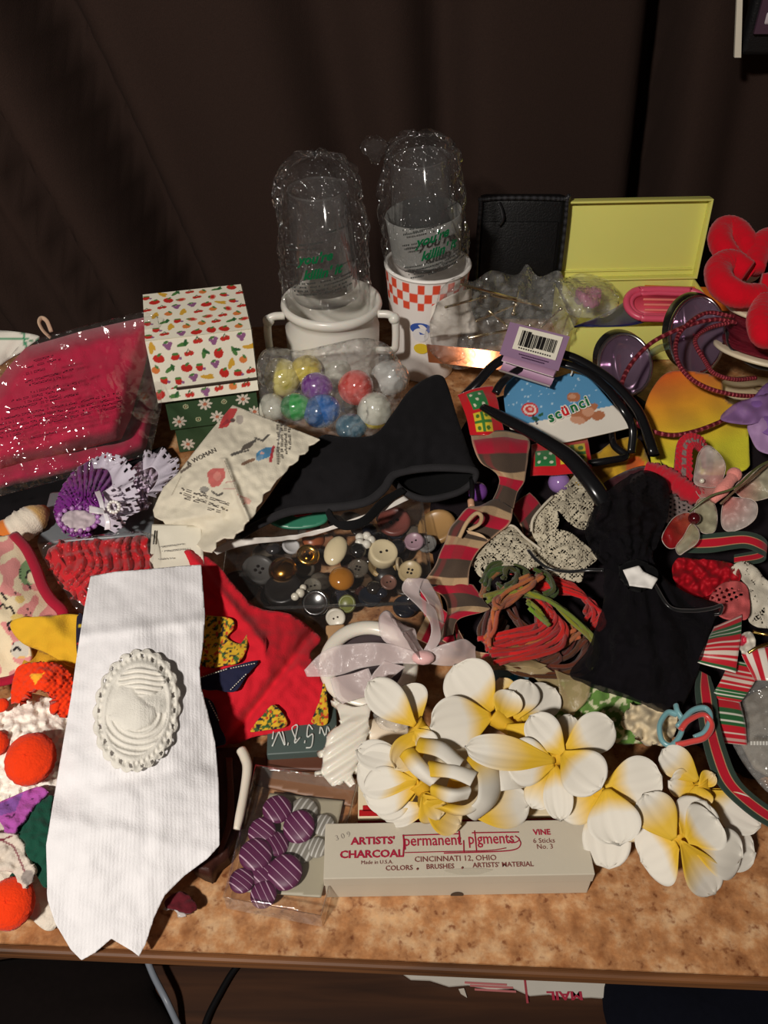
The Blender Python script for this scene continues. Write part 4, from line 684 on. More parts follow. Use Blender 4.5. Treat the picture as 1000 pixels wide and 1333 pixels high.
def crel(P):
    d = P - np.array([cxx, cyy]); x = d[:, 0] * math.cos(ro) + d[:, 1] * math.sin(ro); y = -d[:, 0] * math.sin(ro) + d[:, 1] * math.cos(ro)
    r = np.sqrt((x / rx) ** 2 + (y / ry) ** 2); th = np.arctan2(y / ry, x / rx); q = (P - np.array([110., 830])) * 7.01; H = np.full(len(P), .0012)
    H += .0014 * np.exp(-((r - .80) / .05) ** 2) + .0012 * np.exp(-((r - .97) / .04) ** 2) * (1 + .6 * np.cos(NS * th)) + .0010 * np.exp(-((r - .89) / .03) ** 2) * np.cos(NS * 2 * th)
    inn = r < .76; d1, _ = nearest(q, [(260, 560), (320, 440), (440, 440), (500, 540), (560, 600), (640, 640), (660, 720), (600, 800), (480, 850), (360, 840), (300, 770), (225, 745), (250, 680)])
    face = inside(q, [(260, 560), (320, 440), (440, 440), (500, 540), (560, 600), (640, 640), (660, 720), (600, 800), (480, 850), (360, 840), (300, 770), (225, 745), (250, 680)]); H += np.where(face, .0017 * np.clip(d1 / 34, 0, 1) ** .5, 0)
    hx, hy = (q[:, 0] - 520) / 210, (q[:, 1] - 400) / 130; hr_ = np.sqrt(hx ** 2 + hy ** 2); hair = (hr_ < 1) & ~face; H += np.where(hair, .0012 + .0014 * np.sin(q[:, 1] * .13 + 1.6 * np.sin(q[:, 0] * .016)), 0)
    ar = np.sqrt((q[:, 0] - 490) ** 2 + (q[:, 1] - 690) ** 2 * 1.15); low = (q[:, 1] > 690 + (q[:, 0] < 490) * 20) & inn & ~face
    H += np.where(low, .0014 * np.clip(np.cos((ar - 200) * 2 * math.pi / 62), -.4, 1), 0); H += np.where(inn & ~face & ~hair & ~low, .0006 * np.sin(q[:, 0] * .35) * np.sin(q[:, 1] * .35), 0)
    return H * .62 + ribs(P) * .3
co = [(cxx + (rx + 2.6 * abs(math.sin(NS / 2 * a)) * 1.6) * math.cos(a) * math.cos(ro) - (ry + 2.6 * abs(math.sin(NS / 2 * a)) * 1.6) * math.sin(a) * math.sin(ro), cyy + (rx + 4 * abs(math.sin(NS / 2 * a))) * math.cos(a) * math.sin(ro) + (ry + 4 * abs(math.sin(NS / 2 * a))) * math.sin(a) * math.cos(ro)) for a in np.linspace(0, 6.2832, 177)[:-1]]
def csh(P):
    d = P - np.array([cxx, cyy]); r = np.sqrt((d[:, 0] / rx) ** 2 + (d[:, 1] / ry) ** 2); th = np.arctan2(d[:, 1] / ry, d[:, 0] / rx); return (r > .90) & (r < .965) & (np.cos(NS * th) > .55)
MB().patch(co, lambda P: fs(P) + .0022, C(242, 238, 228), 1.1, .0010, SW, hadd=crel, smooth=False, holes=csh).obj('lace_cameo', 'lace', sa)['label'] = 'cream lace oval cameo'
# ------------------------------------------------------------------ middle of the heap
# clear button box
BH = .044; M, w = frame((284, 794), (566, 784), BH); d = .125
bx = thing('button_box', 'clear plastic box full of loose buttons under the black headband', 'box', M @ Vector((w / 2, d / 2, -BH)))
CB = C(235, 235, 235)
MB().box(M @ T(w / 2, d / 2, -BH + .0012), (w, d, .002), CB).obj('bottom', 'clear_box', bx, smooth=False)
for nm, x, y, a, b in (('side_wall', w / 2, .001, w, .0016), ('side_wall', w / 2, d - .001, w, .0016), ('side_wall', .001, d / 2, .0016, d - .004), ('side_wall', w - .001, d / 2, .0016, d - .004)): MB().box(M @ T(x, y, -BH / 2), (a, b, BH - .004), CB, .0004).obj(nm, 'clear_box', bx, smooth=False)
mb = MB(); mb.box(M @ T(w / 2, d / 2, -.0006), (w + .002, d + .002, .0012), CB, .0004); mb.obj('lid', 'clear_box', bx, smooth=False)
MB().tube([list(M @ Vector(q)) for q in ((0, 0, 0), (w, 0, 0), (w, d, 0), (0, d, 0))], .0014, C(220, 216, 210), 0, 8, closed=True, raw=True).obj('lid_rim', 'clear', bx)
def button(px, py, h, rpx, c, label, kind='disc', tilt=(0, 0), holes=2, mat='plastic', group=None):
    p = W(px, py, h); r = rpx * (p - Vector((0, 0, TZ + CH))).length / F; A = T(*p) @ RY(tilt[0]) @ RX(tilt[1]); th = r * .22; c2 = tuple(x * .8 for x in c)
    if kind == 'disc': pr = [(.0, -th), (r * .8, -th), (r * .97, -th * .5), (r, 0), (r * .97, th * .6), (r * .86, th), (r * .74, th * .75), (r * .62, th * .3), (.0, th * .25)]
    elif kind == 'dome': pr = [(.0, -th), (r * .9, -th), (r, -th * .4), (r * .95, th * .6), (r * .75, th * 1.8), (r * .4, th * 2.5), (.0, th * 2.7)]
    elif kind == 'ring': pr = [(r * .45, -th), (r * .9, -th), (r, 0), (r * .92, th), (r * .70, th * 1.3), (r * .5, th * .5), (r * .34, -th * .3), (r * .30, -th)]
    else: pr = [(.0, -th * 2.6), (r * .92, -th * 2.6), (r, -th * 2), (r, th), (r * .9, th * 1.5), (r * .74, th * 1.2), (.0, th * 1.0)]
    mb = MB().lathe(pr, [c if i >= len(pr) - 3 or kind == 'dome' else c2 for i in range(len(pr))] if kind != 'ring' else c, A, 24)
    big = rpx >= 10 and kind in ('disc', 'thick') and holes
    if not big and kind != 'ring': return tag(mb.obj('button', mat), label, 'button', group)
    t = thing('button', label, 'button', p - Vector((0, 0, th)), group); mb.obj('disc', mat, t)
    if kind == 'ring': MB().lathe([(.0, -th * .6), (r * .42, -th * .6), (r * .40, -th * .3), (.0, -th * .3)], C(120, 84, 30), A, 20).obj('centre', 'metal', t); MB().ball(list(A @ Vector((0, 0, 0))), r * .16, C(30, 22, 14), 10, 8).obj('stud', 'metal', t)
    else:
        z = th * (.27 if kind == 'disc' else 1.02)
        for k in range(holes): a = 2 * math.pi * k / holes + .4; MB().lathe([(.0, z + .0003), (r * .10, z + .0003), (r * .11, z - .0004)], C(24, 18, 16), A @ T(r * .22 * math.cos(a), r * .22 * math.sin(a), 0), 8).obj('thread_hole', 'ink', t)
    return t
GLD = C(216, 170, 84); IV = C(222, 206, 168); DK = C(34, 30, 28)
for a in ((401, 723, .036, 15.5, GLD, 'gold ring-shaped button on top of the button box heap', 'ring', (8, 20), 0, 'metal'), (499, 720, .030, 19, IV, 'thick ivory round button right of the middle in the button box', 'thick', (10, 14), 2), (498, 737, .018, 19, C(190, 160, 110), 'tan button lying under the thick ivory button', 'disc', (8, 10), 0),
          (539, 705, .032, 13, C(168, 136, 148), 'dusty lilac two-hole button in the button box', 'disc', (-8, 20), 2), (534, 744, .030, 16, C(186, 166, 126), 'beige four-hole button at the right front of the button box', 'disc', (-12, 18), 4), (379, 711, .032, 12, C(206, 204, 204), 'pale grey-white button behind the gold ring button', 'disc', (20, 10), 0), (368, 741, .034, 19, C(150, 104, 44), 'dull gold domed button on a black button', 'dome', (-6, 10), 0, 'metal'),
          (369, 768, .026, 24, C(24, 22, 22), 'large black button below the dull gold dome', 'thick', (-5, 12), 0), (337, 742, .028, 22, C(84, 82, 80), 'large dark grey button at the left of the button box', 'disc', (14, 12), 4), (513, 679, .026, 22, C(128, 70, 62), 'large red-brown button at the back of the button box', 'disc', (0, 16), 2), (569, 686, .024, 26, C(170, 132, 84), 'largest tan button at the back right of the button box', 'disc', (-18, 14), 0),
          (556, 708, .028, 13, C(128, 126, 122), 'smoky grey button right of the lilac one', 'disc', (-14, 16), 2), (445, 753, .030, 17, C(168, 108, 34), 'amber domed button in the middle front of the button box', 'dome', (6, 14), 0, 'pearl'), (466, 740, .031, 14, C(132, 122, 108), 'clear smoky button between the amber and ivory ones', 'disc', (-6, 14), 4, 'tint'), (408, 702, .024, 15, C(156, 84, 50), 'rust orange button behind the gold ring button', 'dome', (8, 16), 0),
          (466, 716, .035, 11, C(26, 24, 24), 'small black shiny button above the smoky one', 'dome', (6, 16), 0, 'pearl'), (506, 758, .030, 11, C(120, 84, 72), 'small brown button at the front of the ivory one', 'disc', (10, 16), 2), (487, 765, .026, 10, DK, 'small black button left of the small brown one', 'dome', (0, 12), 0, 'pearl'), (497, 771, .024, 8, C(28, 30, 40), 'tiny blue-black button near the front wall of the box', 'dome', (0, 12), 0, 'pearl'),
          (437, 804, .012, 13, C(232, 226, 210), 'white two-hole button standing against the front wall of the box', 'disc', (0, 62), 2), (411, 785, .022, 18, C(150, 150, 150), 'silvery button behind the front rim of the box', 'disc', (0, 30), 0, 'metal'), (407, 763, .028, 12, C(150, 144, 130), 'clear grey button left of the amber one', 'disc', (12, 14), 2, 'tint'), (312, 764, .022, 24, C(60, 44, 36), 'large dark brown button at the left front of the button box', 'disc', (12, 10), 0), (356, 714, .028, 10, C(46, 44, 46), 'black pearl button left of the pale grey one', 'dome', (0, 0), 0, 'pearl'),
          (518, 711, .030, 11, C(22, 22, 26), 'black glossy button left of the lilac one', 'dome', (0, 14), 0, 'pearl'), (520, 735, .030, 10, C(196, 176, 140), 'tan button on its edge beside the beige four-hole one', 'disc', (70, 10), 0), (452, 786, .018, 12, C(116, 120, 60), 'olive green button behind the front wall', 'disc', (-20, 40), 0), (424, 704, .022, 12, C(140, 96, 70), 'brown button between gold ring and ivory oval', 'disc', (0, 20), 0)): button(*a)
p = W(437, 717, .036); MB_ = MB().ball(list(p), .0125, IV, 20, 12, (.78, 1.15, .45), RZ(-20) @ RX(20)); tag(MB_.obj('button', 'pearl'), 'ivory oval button standing left of the middle of the button box', 'button')
p = W(475, 703, .037); mb = MB()
for k in range(5): a = 1.256 * k; mb.ball(list(p + Vector((.0055 * math.cos(a), .0055 * math.sin(a), 0))), .0042, C(226, 222, 210), 8, 6)
tag(mb.obj('button', 'pearl'), 'small white flower-shaped button near the top of the button box', 'button')
p = W(391, 772, .031); mb = MB(); mb.ball(list(p), .004, C(220, 214, 196), 10, 8); mb.ball(list(p + Vector((-.004, -.004, 0))), .0035, C(220, 214, 196), 10, 8); mb.ball(list(p + Vector((.002, .006, 0))), .003, C(220, 214, 196), 10, 8); tag(mb.obj('button', 'pearl'), 'small white knotted toggle button near the front left of the box', 'button')
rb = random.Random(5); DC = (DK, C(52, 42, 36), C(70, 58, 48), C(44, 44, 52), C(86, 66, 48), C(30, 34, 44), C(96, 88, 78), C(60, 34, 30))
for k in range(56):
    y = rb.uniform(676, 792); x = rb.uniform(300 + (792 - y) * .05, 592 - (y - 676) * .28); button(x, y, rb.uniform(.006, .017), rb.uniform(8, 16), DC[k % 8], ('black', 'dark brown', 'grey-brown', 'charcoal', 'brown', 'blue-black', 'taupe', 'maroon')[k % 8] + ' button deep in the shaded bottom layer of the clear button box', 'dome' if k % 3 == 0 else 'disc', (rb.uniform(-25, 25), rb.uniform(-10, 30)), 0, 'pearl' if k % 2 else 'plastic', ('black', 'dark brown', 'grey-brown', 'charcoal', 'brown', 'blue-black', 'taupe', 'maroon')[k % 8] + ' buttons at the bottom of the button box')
# green card piece and white ribbon across the box
gp = thing('green_disc', 'green round lid with a red mark half hidden under the black headband', 'lid', W(385, 675, .05))
MB().patch([(350, 676), (372, 662), (400, 658), (424, 664), (424, 678), (400, 686), (370, 686)], [(350, 676, .052), (424, 670, .054), (385, 660, .054), (385, 686, .050)], C(54, 124, 98), 3, .003).obj('face', 'plastic', gp); MB().patch([(384, 668), (404, 664), (406, 668), (386, 672)], .0556, C(176, 40, 48), 2, .0006).obj('red_mark', 'ink', gp)
tag(MB().sheet([[(276, 716, .062), (282, 722, .058)], [(300, 704, .064), (302, 714, .058)], [(330, 700, .064), (332, 708, .060)], [(372, 698, .056), (374, 703, .052)], [(410, 690, .056), (411, 695, .052)], [(440, 682, .060), (441, 687, .058)], [(490, 664, .066), (494, 668, .064)], [(526, 646, .070), (532, 651, .068)]], C(222, 216, 208), 90, 6, .0008, (.002, .01)).obj('white_ribbon', 'satin'), 'narrow white ribbon lying across the button box under the black headband', 'ribbon')
# black fleece headband
FB = C(26, 25, 27); hbnd = thing('black_headband', 'wide black fleece headband peaking at right, over the button box', 'headband', W(470, 620, .06))
olt = [(309, 696), (322, 680), (340, 660), (374, 612), (401, 584), (421, 566), (450, 569), (488, 565), (511, 538), (534, 507), (560, 490), (575, 489), (583, 502), (596, 545), (606, 574), (614, 597), (619, 610), (590, 610), (564, 608), (530, 611), (511, 618), (500, 634), (480, 650), (450, 657), (410, 660), (374, 664), (340, 678)]
MB().patch(olt, [(309, 696, .070), (374, 612, .088), (450, 567, .104), (534, 507, .112), (575, 489, .116), (619, 610, .082), (564, 608, .084), (500, 634, .080), (374, 664, .072), (470, 610, .100), (560, 550, .106)], FB, 4, .006, (.004, 40, .0015, 12)).obj('outer_face', 'fleece', hbnd)
MB().patch([(508, 618), (530, 611), (564, 608), (612, 608), (618, 618), (612, 628), (592, 640), (556, 647), (526, 638)], [(508, 618, .072), (612, 610, .074), (592, 640, .062), (530, 638, .062), (564, 625, .060)], C(17, 17, 18), 3, .004).obj('inner_face', 'fleece', hbnd)
MB().tube([(312, 697, .071), (340, 681, .074), (374, 667, .075), (410, 662, .076), (450, 659, .078), (480, 652, .080), (500, 636, .083), (511, 620, .085), (530, 613, .086), (564, 609, .087), (600, 610, .086), (618, 613, .084), (619, 622, .078), (610, 633, .072), (592, 643, .068), (556, 650, .066), (528, 641, .068), (512, 626, .074)], .0042, C(46, 45, 47), 90, 8, flat=.7).obj('bound_edge', 'fleece', hbnd)
MB().sheet([[(422, 664, .076), (428, 662, .079)], [(430, 680, .072), (438, 676, .075)], [(450, 690, .070), (452, 678, .075)], [(478, 683, .070), (474, 672, .076)], [(504, 658, .072), (496, 650, .078)], [(530, 640, .072), (522, 634, .076)]], C(22, 22, 23), 50, 6, .002).obj('strap', 'fleece', hbnd)
MB().tube([(614, 622, .078), (615, 640, .074), (614, 652, .070)], .0022, C(14, 14, 15), 10, 8).obj('toggle_cord', 'plastic', hbnd); MB().tube([(613, 651, .070), (614, 660, .068)], .003, C(196, 150, 120), 5, 8).obj('cord_end', 'plastic', hbnd)
# printed handkerchief
HK = C(214, 206, 186); RDp = C(186, 60, 60); GY = C(90, 86, 80)
hk = thing('printed_handkerchief', 'folded cream scalloped handkerchief with printed little figures beside the headband', 'handkerchief', W(300, 630, .08))
olh = [(303, 527), (360, 549), (417, 572), (410, 577), (402, 580), (402, 586), (397, 590), (390, 592), (388, 599), (382, 604), (376, 606), (374, 612), (366, 620), (360, 624), (355, 632), (352, 637), (343, 643), (341, 652), (334, 660), (333, 668), (328, 674), (318, 682), (316, 690), (307, 694), (304, 701), (292, 700), (281, 705), (281, 713), (275, 719), (264, 717), (258, 710), (248, 706), (243, 698), (231, 696), (226, 688), (217, 686), (212, 678), (201, 673), (199, 664), (206, 648), (213, 634), (233, 614), (251, 590), (275, 560)]
PR = [('p', [(284, 558), (290, 542), (296, 532), (310, 531), (303, 546), (296, 556)], RDp), ('p', [(286, 556), (296, 545), (300, 550)], C(150, 50, 54)), ('e', 312, 546, 5, 6, 0, C(170, 160, 150)), ('e', 303, 547, 3, 3, 0, C(90, 70, 66)), ('l', [(302, 592), (314, 588), (320, 580), (332, 574)], 1.8, GY), ('e', 322, 581, 8, 3.6, -25, C(96, 88, 80)), ('l', [(332, 570), (342, 574), (350, 566)], 1.2, GY), ('l', [(324, 586), (318, 588)], 1, GY),
      ('e', 345, 590, 13, 6.5, -25, C(76, 136, 176)), ('e', 338, 596, 5, 3.5, -25, C(120, 160, 190)), ('l', [(316, 604), (330, 598)], 2, C(130, 100, 80)), ('l', [(356, 582), (352, 600)], 1.8, C(170, 50, 60)), ('e', 341, 590, 3, 2, 0, C(200, 160, 150)), ('l', [(360, 592), (366, 552)], 1, C(150, 146, 140)), ('l', [(353, 596), (352, 600)], 2.2, C(180, 60, 66)),
      ('p', [(270, 615), (276, 610), (292, 610), (294, 620), (286, 632), (276, 635), (271, 628)], C(196, 104, 98)), ('e', 283, 620, 5, 6, 0, C(206, 130, 120)), ('e', 266, 637, 6, 4, 0, C(140, 136, 128)), ('l', [(276, 640), (284, 645), (290, 642)], 1.3, GY), ('l', [(262, 640), (268, 643)], 1.2, GY), ('l', [(294, 628), (306, 626)], .8, C(190, 150, 140)), ('l', [(292, 636), (306, 636)], .8, C(190, 150, 140)), ('l', [(310, 644), (326, 652), (316, 656)], .9, C(190, 120, 110)), ('e', 322, 652, 5, 4, 30, C(206, 160, 146)), ('l', [(293, 600), (300, 618), (309, 640), (318, 660)], .8, C(150, 140, 124)), ('l', [(224, 644), (236, 620)], .7, C(170, 160, 140)), ('l', [(236, 614), (248, 606)], 1.6, C(110, 100, 90))]
hh_ = [(303, 527, .112), (417, 572, .118), (341, 652, .102), (281, 712, .078), (200, 664, .074), (233, 614, .092), (250, 690, .074), (300, 630, .108), (230, 660, .082)]
hkh = lambda P: .004 * np.exp(-((P[:, 0] - (293 + .40 * (P[:, 1] - 600))) / 4) ** 2) * (P[:, 1] > 596) + .004 * np.sin((P[:, 0] * .5 + P[:, 1]) * .09) * np.clip((P[:, 1] - 655) / 20, 0, 1)
HKW = (.0035, 30, .0012, 9)
MB().patch(olh, hh_, paint(HK, PR), 1.3, .0014, HKW, hadd=hkh, smooth=False).obj('sheet', 'cloth', hk)
fh0 = rbf(hh_); fh = lambda P: fh0(P) + HKW[0] * nz(P, 1 / 30, 303 * .37) + HKW[2] * nz(P, 1 / 9, 6.2 + 303 * .37) + hkh(P)
mb = MB()
def ptext(mb, body, px, py, size, deg, hf, col, lift=.0012, **k):      # flat print on a cloth: glyph outlines in picture units laid onto its surface
    ca, sa_ = math.cos(math.radians(deg)), math.sin(math.radians(deg))
    def f(x, y): q = np.array([[px + x * ca + y * sa_, py + x * sa_ - y * ca]]); return Vector(WA(q, hf(q) + lift)[0])
    return mb.text(body, f, size, col, **k)
ptext(mb, 'A WOMAN', 263, 597, 8.5, -27, fh, C(84, 80, 74))
for p0, p1 in (((236, 636), (296, 656)), ((234, 641), (296, 664)), ((240, 648), (262, 654)), ((270, 662), (294, 668))): marks(mb, p0, p1, 3.4, fh, C(110, 104, 96))
for x in (362, 367, 372, 377): marks(mb, (x - 1, 548 + (x - 362) * .5), (x, 604 - (x - 362) * 1.2), 3, fh, C(120, 114, 106))
tag(mb.obj('printed_words', 'ink', hk, smooth=False), kind='stuff')
# plaid ribbon in long folds
TN, PRD, POL = C(182, 152, 116), C(172, 24, 50), C(76, 62, 52)
def plaid(rep, off=0.0):
    def f(uv):
        u = (uv[:, 0] * rep + off) % 1; c = np.tile(np.array(POL), (len(uv), 1)); c[(u > .30) & (u < .52)] = TN; c[(u >= .52) & (u < .86)] = PRD
        v = uv[:, 1]; m = (v > .38) & (v < .62); c[m] = c[m] * .75 + np.array(POL) * .25; m = (v > .12) & (v < .24); c[m] = c[m] * .75 + np.array(PRD) * .25
        c[(v < .035) | (v > .965)] = C(196, 158, 130); return c
    return f
pr = thing('plaid_ribbon', 'red tan and olive plaid ribbon winding down between headband and lace', 'ribbon', W(620, 700, .06))
for rows, rep, off, n in (([[(613, 566, .084), (650, 560, .094), (688, 567, .088)], [(616, 580, .096), (652, 576, .100), (690, 580, .094)], [(626, 602, .094), (656, 606, .096), (687, 600, .092)], [(648, 619, .088), (664, 622, .092), (683, 626, .088)], [(649, 635, .084), (660, 637, .088), (673, 643, .084)], [(634, 664, .078), (650, 660, .084), (668, 664, .080)]], 2.1, .25, 70),
                  ([[(622, 658, .074), (645, 650, .084), (668, 662, .084)], [(606, 664, .078), (634, 672, .084), (664, 680, .084)], [(588, 684, .074), (612, 690, .082), (646, 696, .080)], [(577, 710, .070), (600, 712, .078), (624, 716, .076)], [(566, 736, .066), (590, 738, .074), (612, 738, .072)], [(551, 758, .060), (580, 762, .064), (610, 762, .064)]], 2.4, .1, 80),
                  ([[(556, 766, .052), (584, 758, .062), (616, 760, .064)], [(576, 776, .056), (606, 776, .066), (632, 784, .062)], [(582, 796, .058), (604, 792, .066), (636, 794, .060)], [(578, 812, .056), (586, 804, .064), (598, 806, .062)], [(574, 830, .048), (582, 828, .054), (590, 826, .054)]], 1.8, .5, 70),
                  ([[(594, 800, .050), (592, 816, .046)], [(600, 824, .046), (596, 836, .040)], [(618, 846, .046), (608, 856, .038)], [(656, 850, .050), (646, 866, .040)]], 1.2, .55, 40), ([[(548, 770, .046), (552, 800, .040)], [(566, 784, .046), (566, 826, .036)], [(586, 800, .046), (596, 846, .036)]], 1.3, .6, 40),
                  ([[(540, 830, .036), (556, 800, .044)], [(566, 842, .034), (580, 812, .044)], [(598, 848, .030), (604, 826, .036)]], 1.1, .35, 30), ([[(664, 660, .062), (690, 640, .060)], [(680, 690, .058), (706, 660, .058)], [(676, 720, .050), (704, 700, .050)]], 1.0, .5, 30)):
    MB().sheet(rows, plaid(rep, off), n, 22, .0009, (.002, .018)).obj('fold', 'cloth', pr)
MB().tube([(598, 700, .084), (608, 680, .092), (620, 668, .096), (627, 672, .096), (624, 682, .094), (610, 690, .090)], .0018, TN, 30, 6, flat=.5).obj('edge_loop', 'cloth', pr); MB().sheet([[(608, 690, .088), (610, 694, .086)], [(624, 694, .092), (626, 699, .090)], [(636, 702, .088), (637, 704, .086)]], C(206, 176, 140), 20, 5, .0008).obj('frayed_end', 'cloth', pr)
# cream lace
LCC = C(206, 196, 172)
def laceholes(sc, thr, seed):
    def f(P): a = np.array([noise.noise((p[0] * sc, p[1] * sc, seed)) for p in P]); b = np.array([noise.noise((p[0] * sc * 2.7, p[1] * sc * 2.7, seed + 9)) for p in P]); return (a + .8 * b < thr) & ((P[:, 0] + P[:, 1]).astype(int) % 5 != 0) & ((P[:, 0] - P[:, 1]).astype(int) % 5 != 0)
    return f
lp = thing('cream_lace', 'crumpled cream lace trim above the yarn bundle', 'lace', W(690, 700, .05))
for ol, hc in (([(608, 726), (634, 704), (664, 683), (682, 698), (704, 714), (716, 726), (694, 740), (664, 744), (630, 752), (618, 742)], [(608, 726, .066), (664, 683, .078), (716, 726, .070), (630, 752, .062), (670, 720, .078)]),
               ([(692, 690), (696, 672), (716, 650), (738, 630), (752, 616), (766, 628), (774, 655), (764, 688), (744, 682), (726, 664), (728, 680), (714, 700), (700, 706)], [(692, 690, .080), (752, 616, .092), (774, 655, .088), (700, 706, .076), (730, 664, .094), (764, 688, .080)]),
               ([(700, 706), (716, 690), (740, 692), (764, 710), (778, 726), (762, 742), (756, 758), (736, 754), (714, 748), (702, 728)], [(700, 706, .078), (778, 726, .070), (756, 758, .064), (714, 748, .066), (736, 720, .080)]),
               ([(690, 686), (694, 676), (706, 668), (716, 664), (724, 668), (716, 682), (704, 692)], [(690, 686, .070), (716, 664, .072), (704, 692, .068)])):
    MB().patch(ol, hc, LCC, 1.15, .0009, (.004, 14), holes=laceholes(.19, -.06, ol[0][0])).obj('lace_fold', 'lace', lp)
MB().tube([(692, 692, .083), (694, 676, .090), (706, 660, .094), (720, 646, .096)], .0012, C(214, 204, 184), 20, 6).obj('lace_edge', 'lace', lp)
MB().tube([(608, 727, .068), (634, 705, .074), (664, 684, .080), (684, 700, .080), (704, 715, .080)], .0011, C(214, 204, 184), 30, 6).obj('lace_edge', 'lace', lp)
# bundle of yarn
yb_ = thing('yarn_bundle', 'tangled bundle of red, olive, brown and orange yarn left of the black tulle bag', 'yarn', W(705, 800, .04)); ry_ = random.Random(12)
RDY, OLY, BRY, ORY, DGY = C(196, 36, 34), C(128, 136, 44), C(92, 46, 28), C(186, 100, 60), C(66, 78, 34)
for pts, c, k, h0, sp in (([(672, 752), (704, 756), (745, 766), (764, 780), (778, 796), (768, 812)], RDY, 7, .058, 6), ([(650, 800), (637, 834), (652, 856), (702, 869), (745, 862), (766, 836)], BRY, 8, .052, 6), ([(655, 770), (668, 800), (690, 820), (720, 845), (700, 860)], BRY, 5, .056, 9),
                          ([(752, 820), (720, 838), (670, 848), (640, 850)], ORY, 5, .060, 5), ([(704, 782), (724, 806), (714, 828), (676, 841), (637, 848)], RDY, 9, .066, 6), ([(690, 776), (706, 800), (700, 826), (672, 838)], C(160, 34, 28), 5, .064, 6), ([(633, 780), (652, 772), (672, 767), (694, 774), (716, 782), (748, 806), (773, 834), (777, 850), (764, 865)], OLY, 3, .074, 3), ([(690, 790), (704, 800), (714, 812)], OLY, 4, .074, 4),
                          ([(632, 760), (640, 744), (664, 740), (686, 748), (690, 766), (672, 772), (654, 764)], DGY, 4, .068, 5), ([(656, 752), (662, 742), (672, 746), (670, 760), (658, 764)], DGY, 3, .076, 3), ([(704, 747), (688, 762), (664, 782), (650, 792), (646, 782), (662, 768), (690, 754)], ORY, 3, .078, 3), ([(662, 778), (646, 796), (640, 816), (634, 838)], ORY, 3, .072, 3), ([(700, 744), (716, 752), (722, 768), (708, 776)], DGY, 3, .074, 4), ([(628, 772), (636, 752), (650, 744)], C(150, 100, 50), 3, .064, 4)):
    k = int(k * 1.5); h0 += .004
    for i in range(k):
        o = (i - (k - 1) / 2) * sp * .62; q = [(x + o * .6 + ry_.uniform(-4, 4), y + o * .7 + ry_.uniform(-4, 4), h0 + ry_.uniform(-.004, .004)) for x, y in pts]; cc = tuple(v * ry_.uniform(.65, 1.2) for v in c)
        MB().tube(q, .0017, cc, 40, 6, fuzz=.25).obj('strand', 'yarn', yb_)
# white hand mirror
HMC = C(228, 222, 208); hm_ = thing('hand_mirror', 'white plastic hand mirror with a ridged handle under the organza bow', 'mirror', W(460, 920, .0)); cq = [(480 + 55 * math.cos(a), 866 + 49 * math.sin(a), .036 - .004 * math.sin(a)) for a in np.linspace(0, 6.2832, 41)[:-1]]
MB().tube(cq, .0058, HMC, 80, 12, closed=True, flat=.8).obj('ring_frame', 'white_plastic', hm_)
MB().patch([(480 + 52 * math.cos(a), 866 + 46 * math.sin(a)) for a in np.linspace(0, 6.2832, 41)[:-1]], .033, C(120, 108, 112), 5, .003).obj('mirror_glass', 'lens', hm_)
hr2 = lambda P: .0022 * np.abs(np.sin((P[:, 0] * .55 + P[:, 1] * .84) * math.pi / 15)) * np.clip((P[:, 1] - 930) / 10, 0, 1)
MB().patch([(438, 914), (462, 920), (486, 914), (482, 928), (480, 942), (483, 952), (477, 962), (478, 976), (470, 986), (468, 1000), (460, 1006), (456, 1018), (444, 1017), (434, 1024), (424, 1014), (418, 1006), (420, 990), (419, 980), (424, 968), (426, 956), (434, 948), (444, 940)], [(440, 915, .036), (484, 915, .036), (480, 960, .030), (418, 1000, .022), (450, 1020, .022), (450, 965, .030)], HMC, 1.6, .005, hadd=lambda P: hr2(P) + dome([(440, 915), (484, 915), (480, 960), (462, 1005), (434, 1024), (419, 1004), (424, 965)], 10, .004)(P)).obj('handle', 'white_plastic', hm_)
# green-grey box with white script
GC = C(74, 88, 84); M, w = frame((347, 982), (440, 976), .018); gcx = thing('green_script_box', 'narrow grey-green box end with scribbled white script below the red cloth', 'box', M @ Vector((w / 2, .02, -.018)))
MB().box(M @ T(w / 2, .020, -.009), (w, .040, .017), GC, .0012).obj('body', 'card', gcx)
mb = MB(); sc_ = lambda pts: mb.tube([list(M @ Vector((x, y, .0004))) for x, y in pts], .0006, C(208, 212, 206), 24, 5, raw=True)
sc_([(.004, .006), (.010, .020), (.013, .006), (.006, .024), (.004, .012)]); sc_([(.015, .006), (.0155, .008)]); sc_([(.021, .010), (.018, .020), (.022, .022), (.020, .008), (.024, .012)]); sc_([(.027, .007), (.0275, .009)]); sc_([(.033, .018), (.030, .022), (.029, .012), (.033, .014), (.032, .004), (.028, .003)]); sc_([(.038, .014), (.039, .020), (.042, .012), (.044, .020), (.047, .008), (.050, .020)])
mb.obj('script', 'ink', gcx)
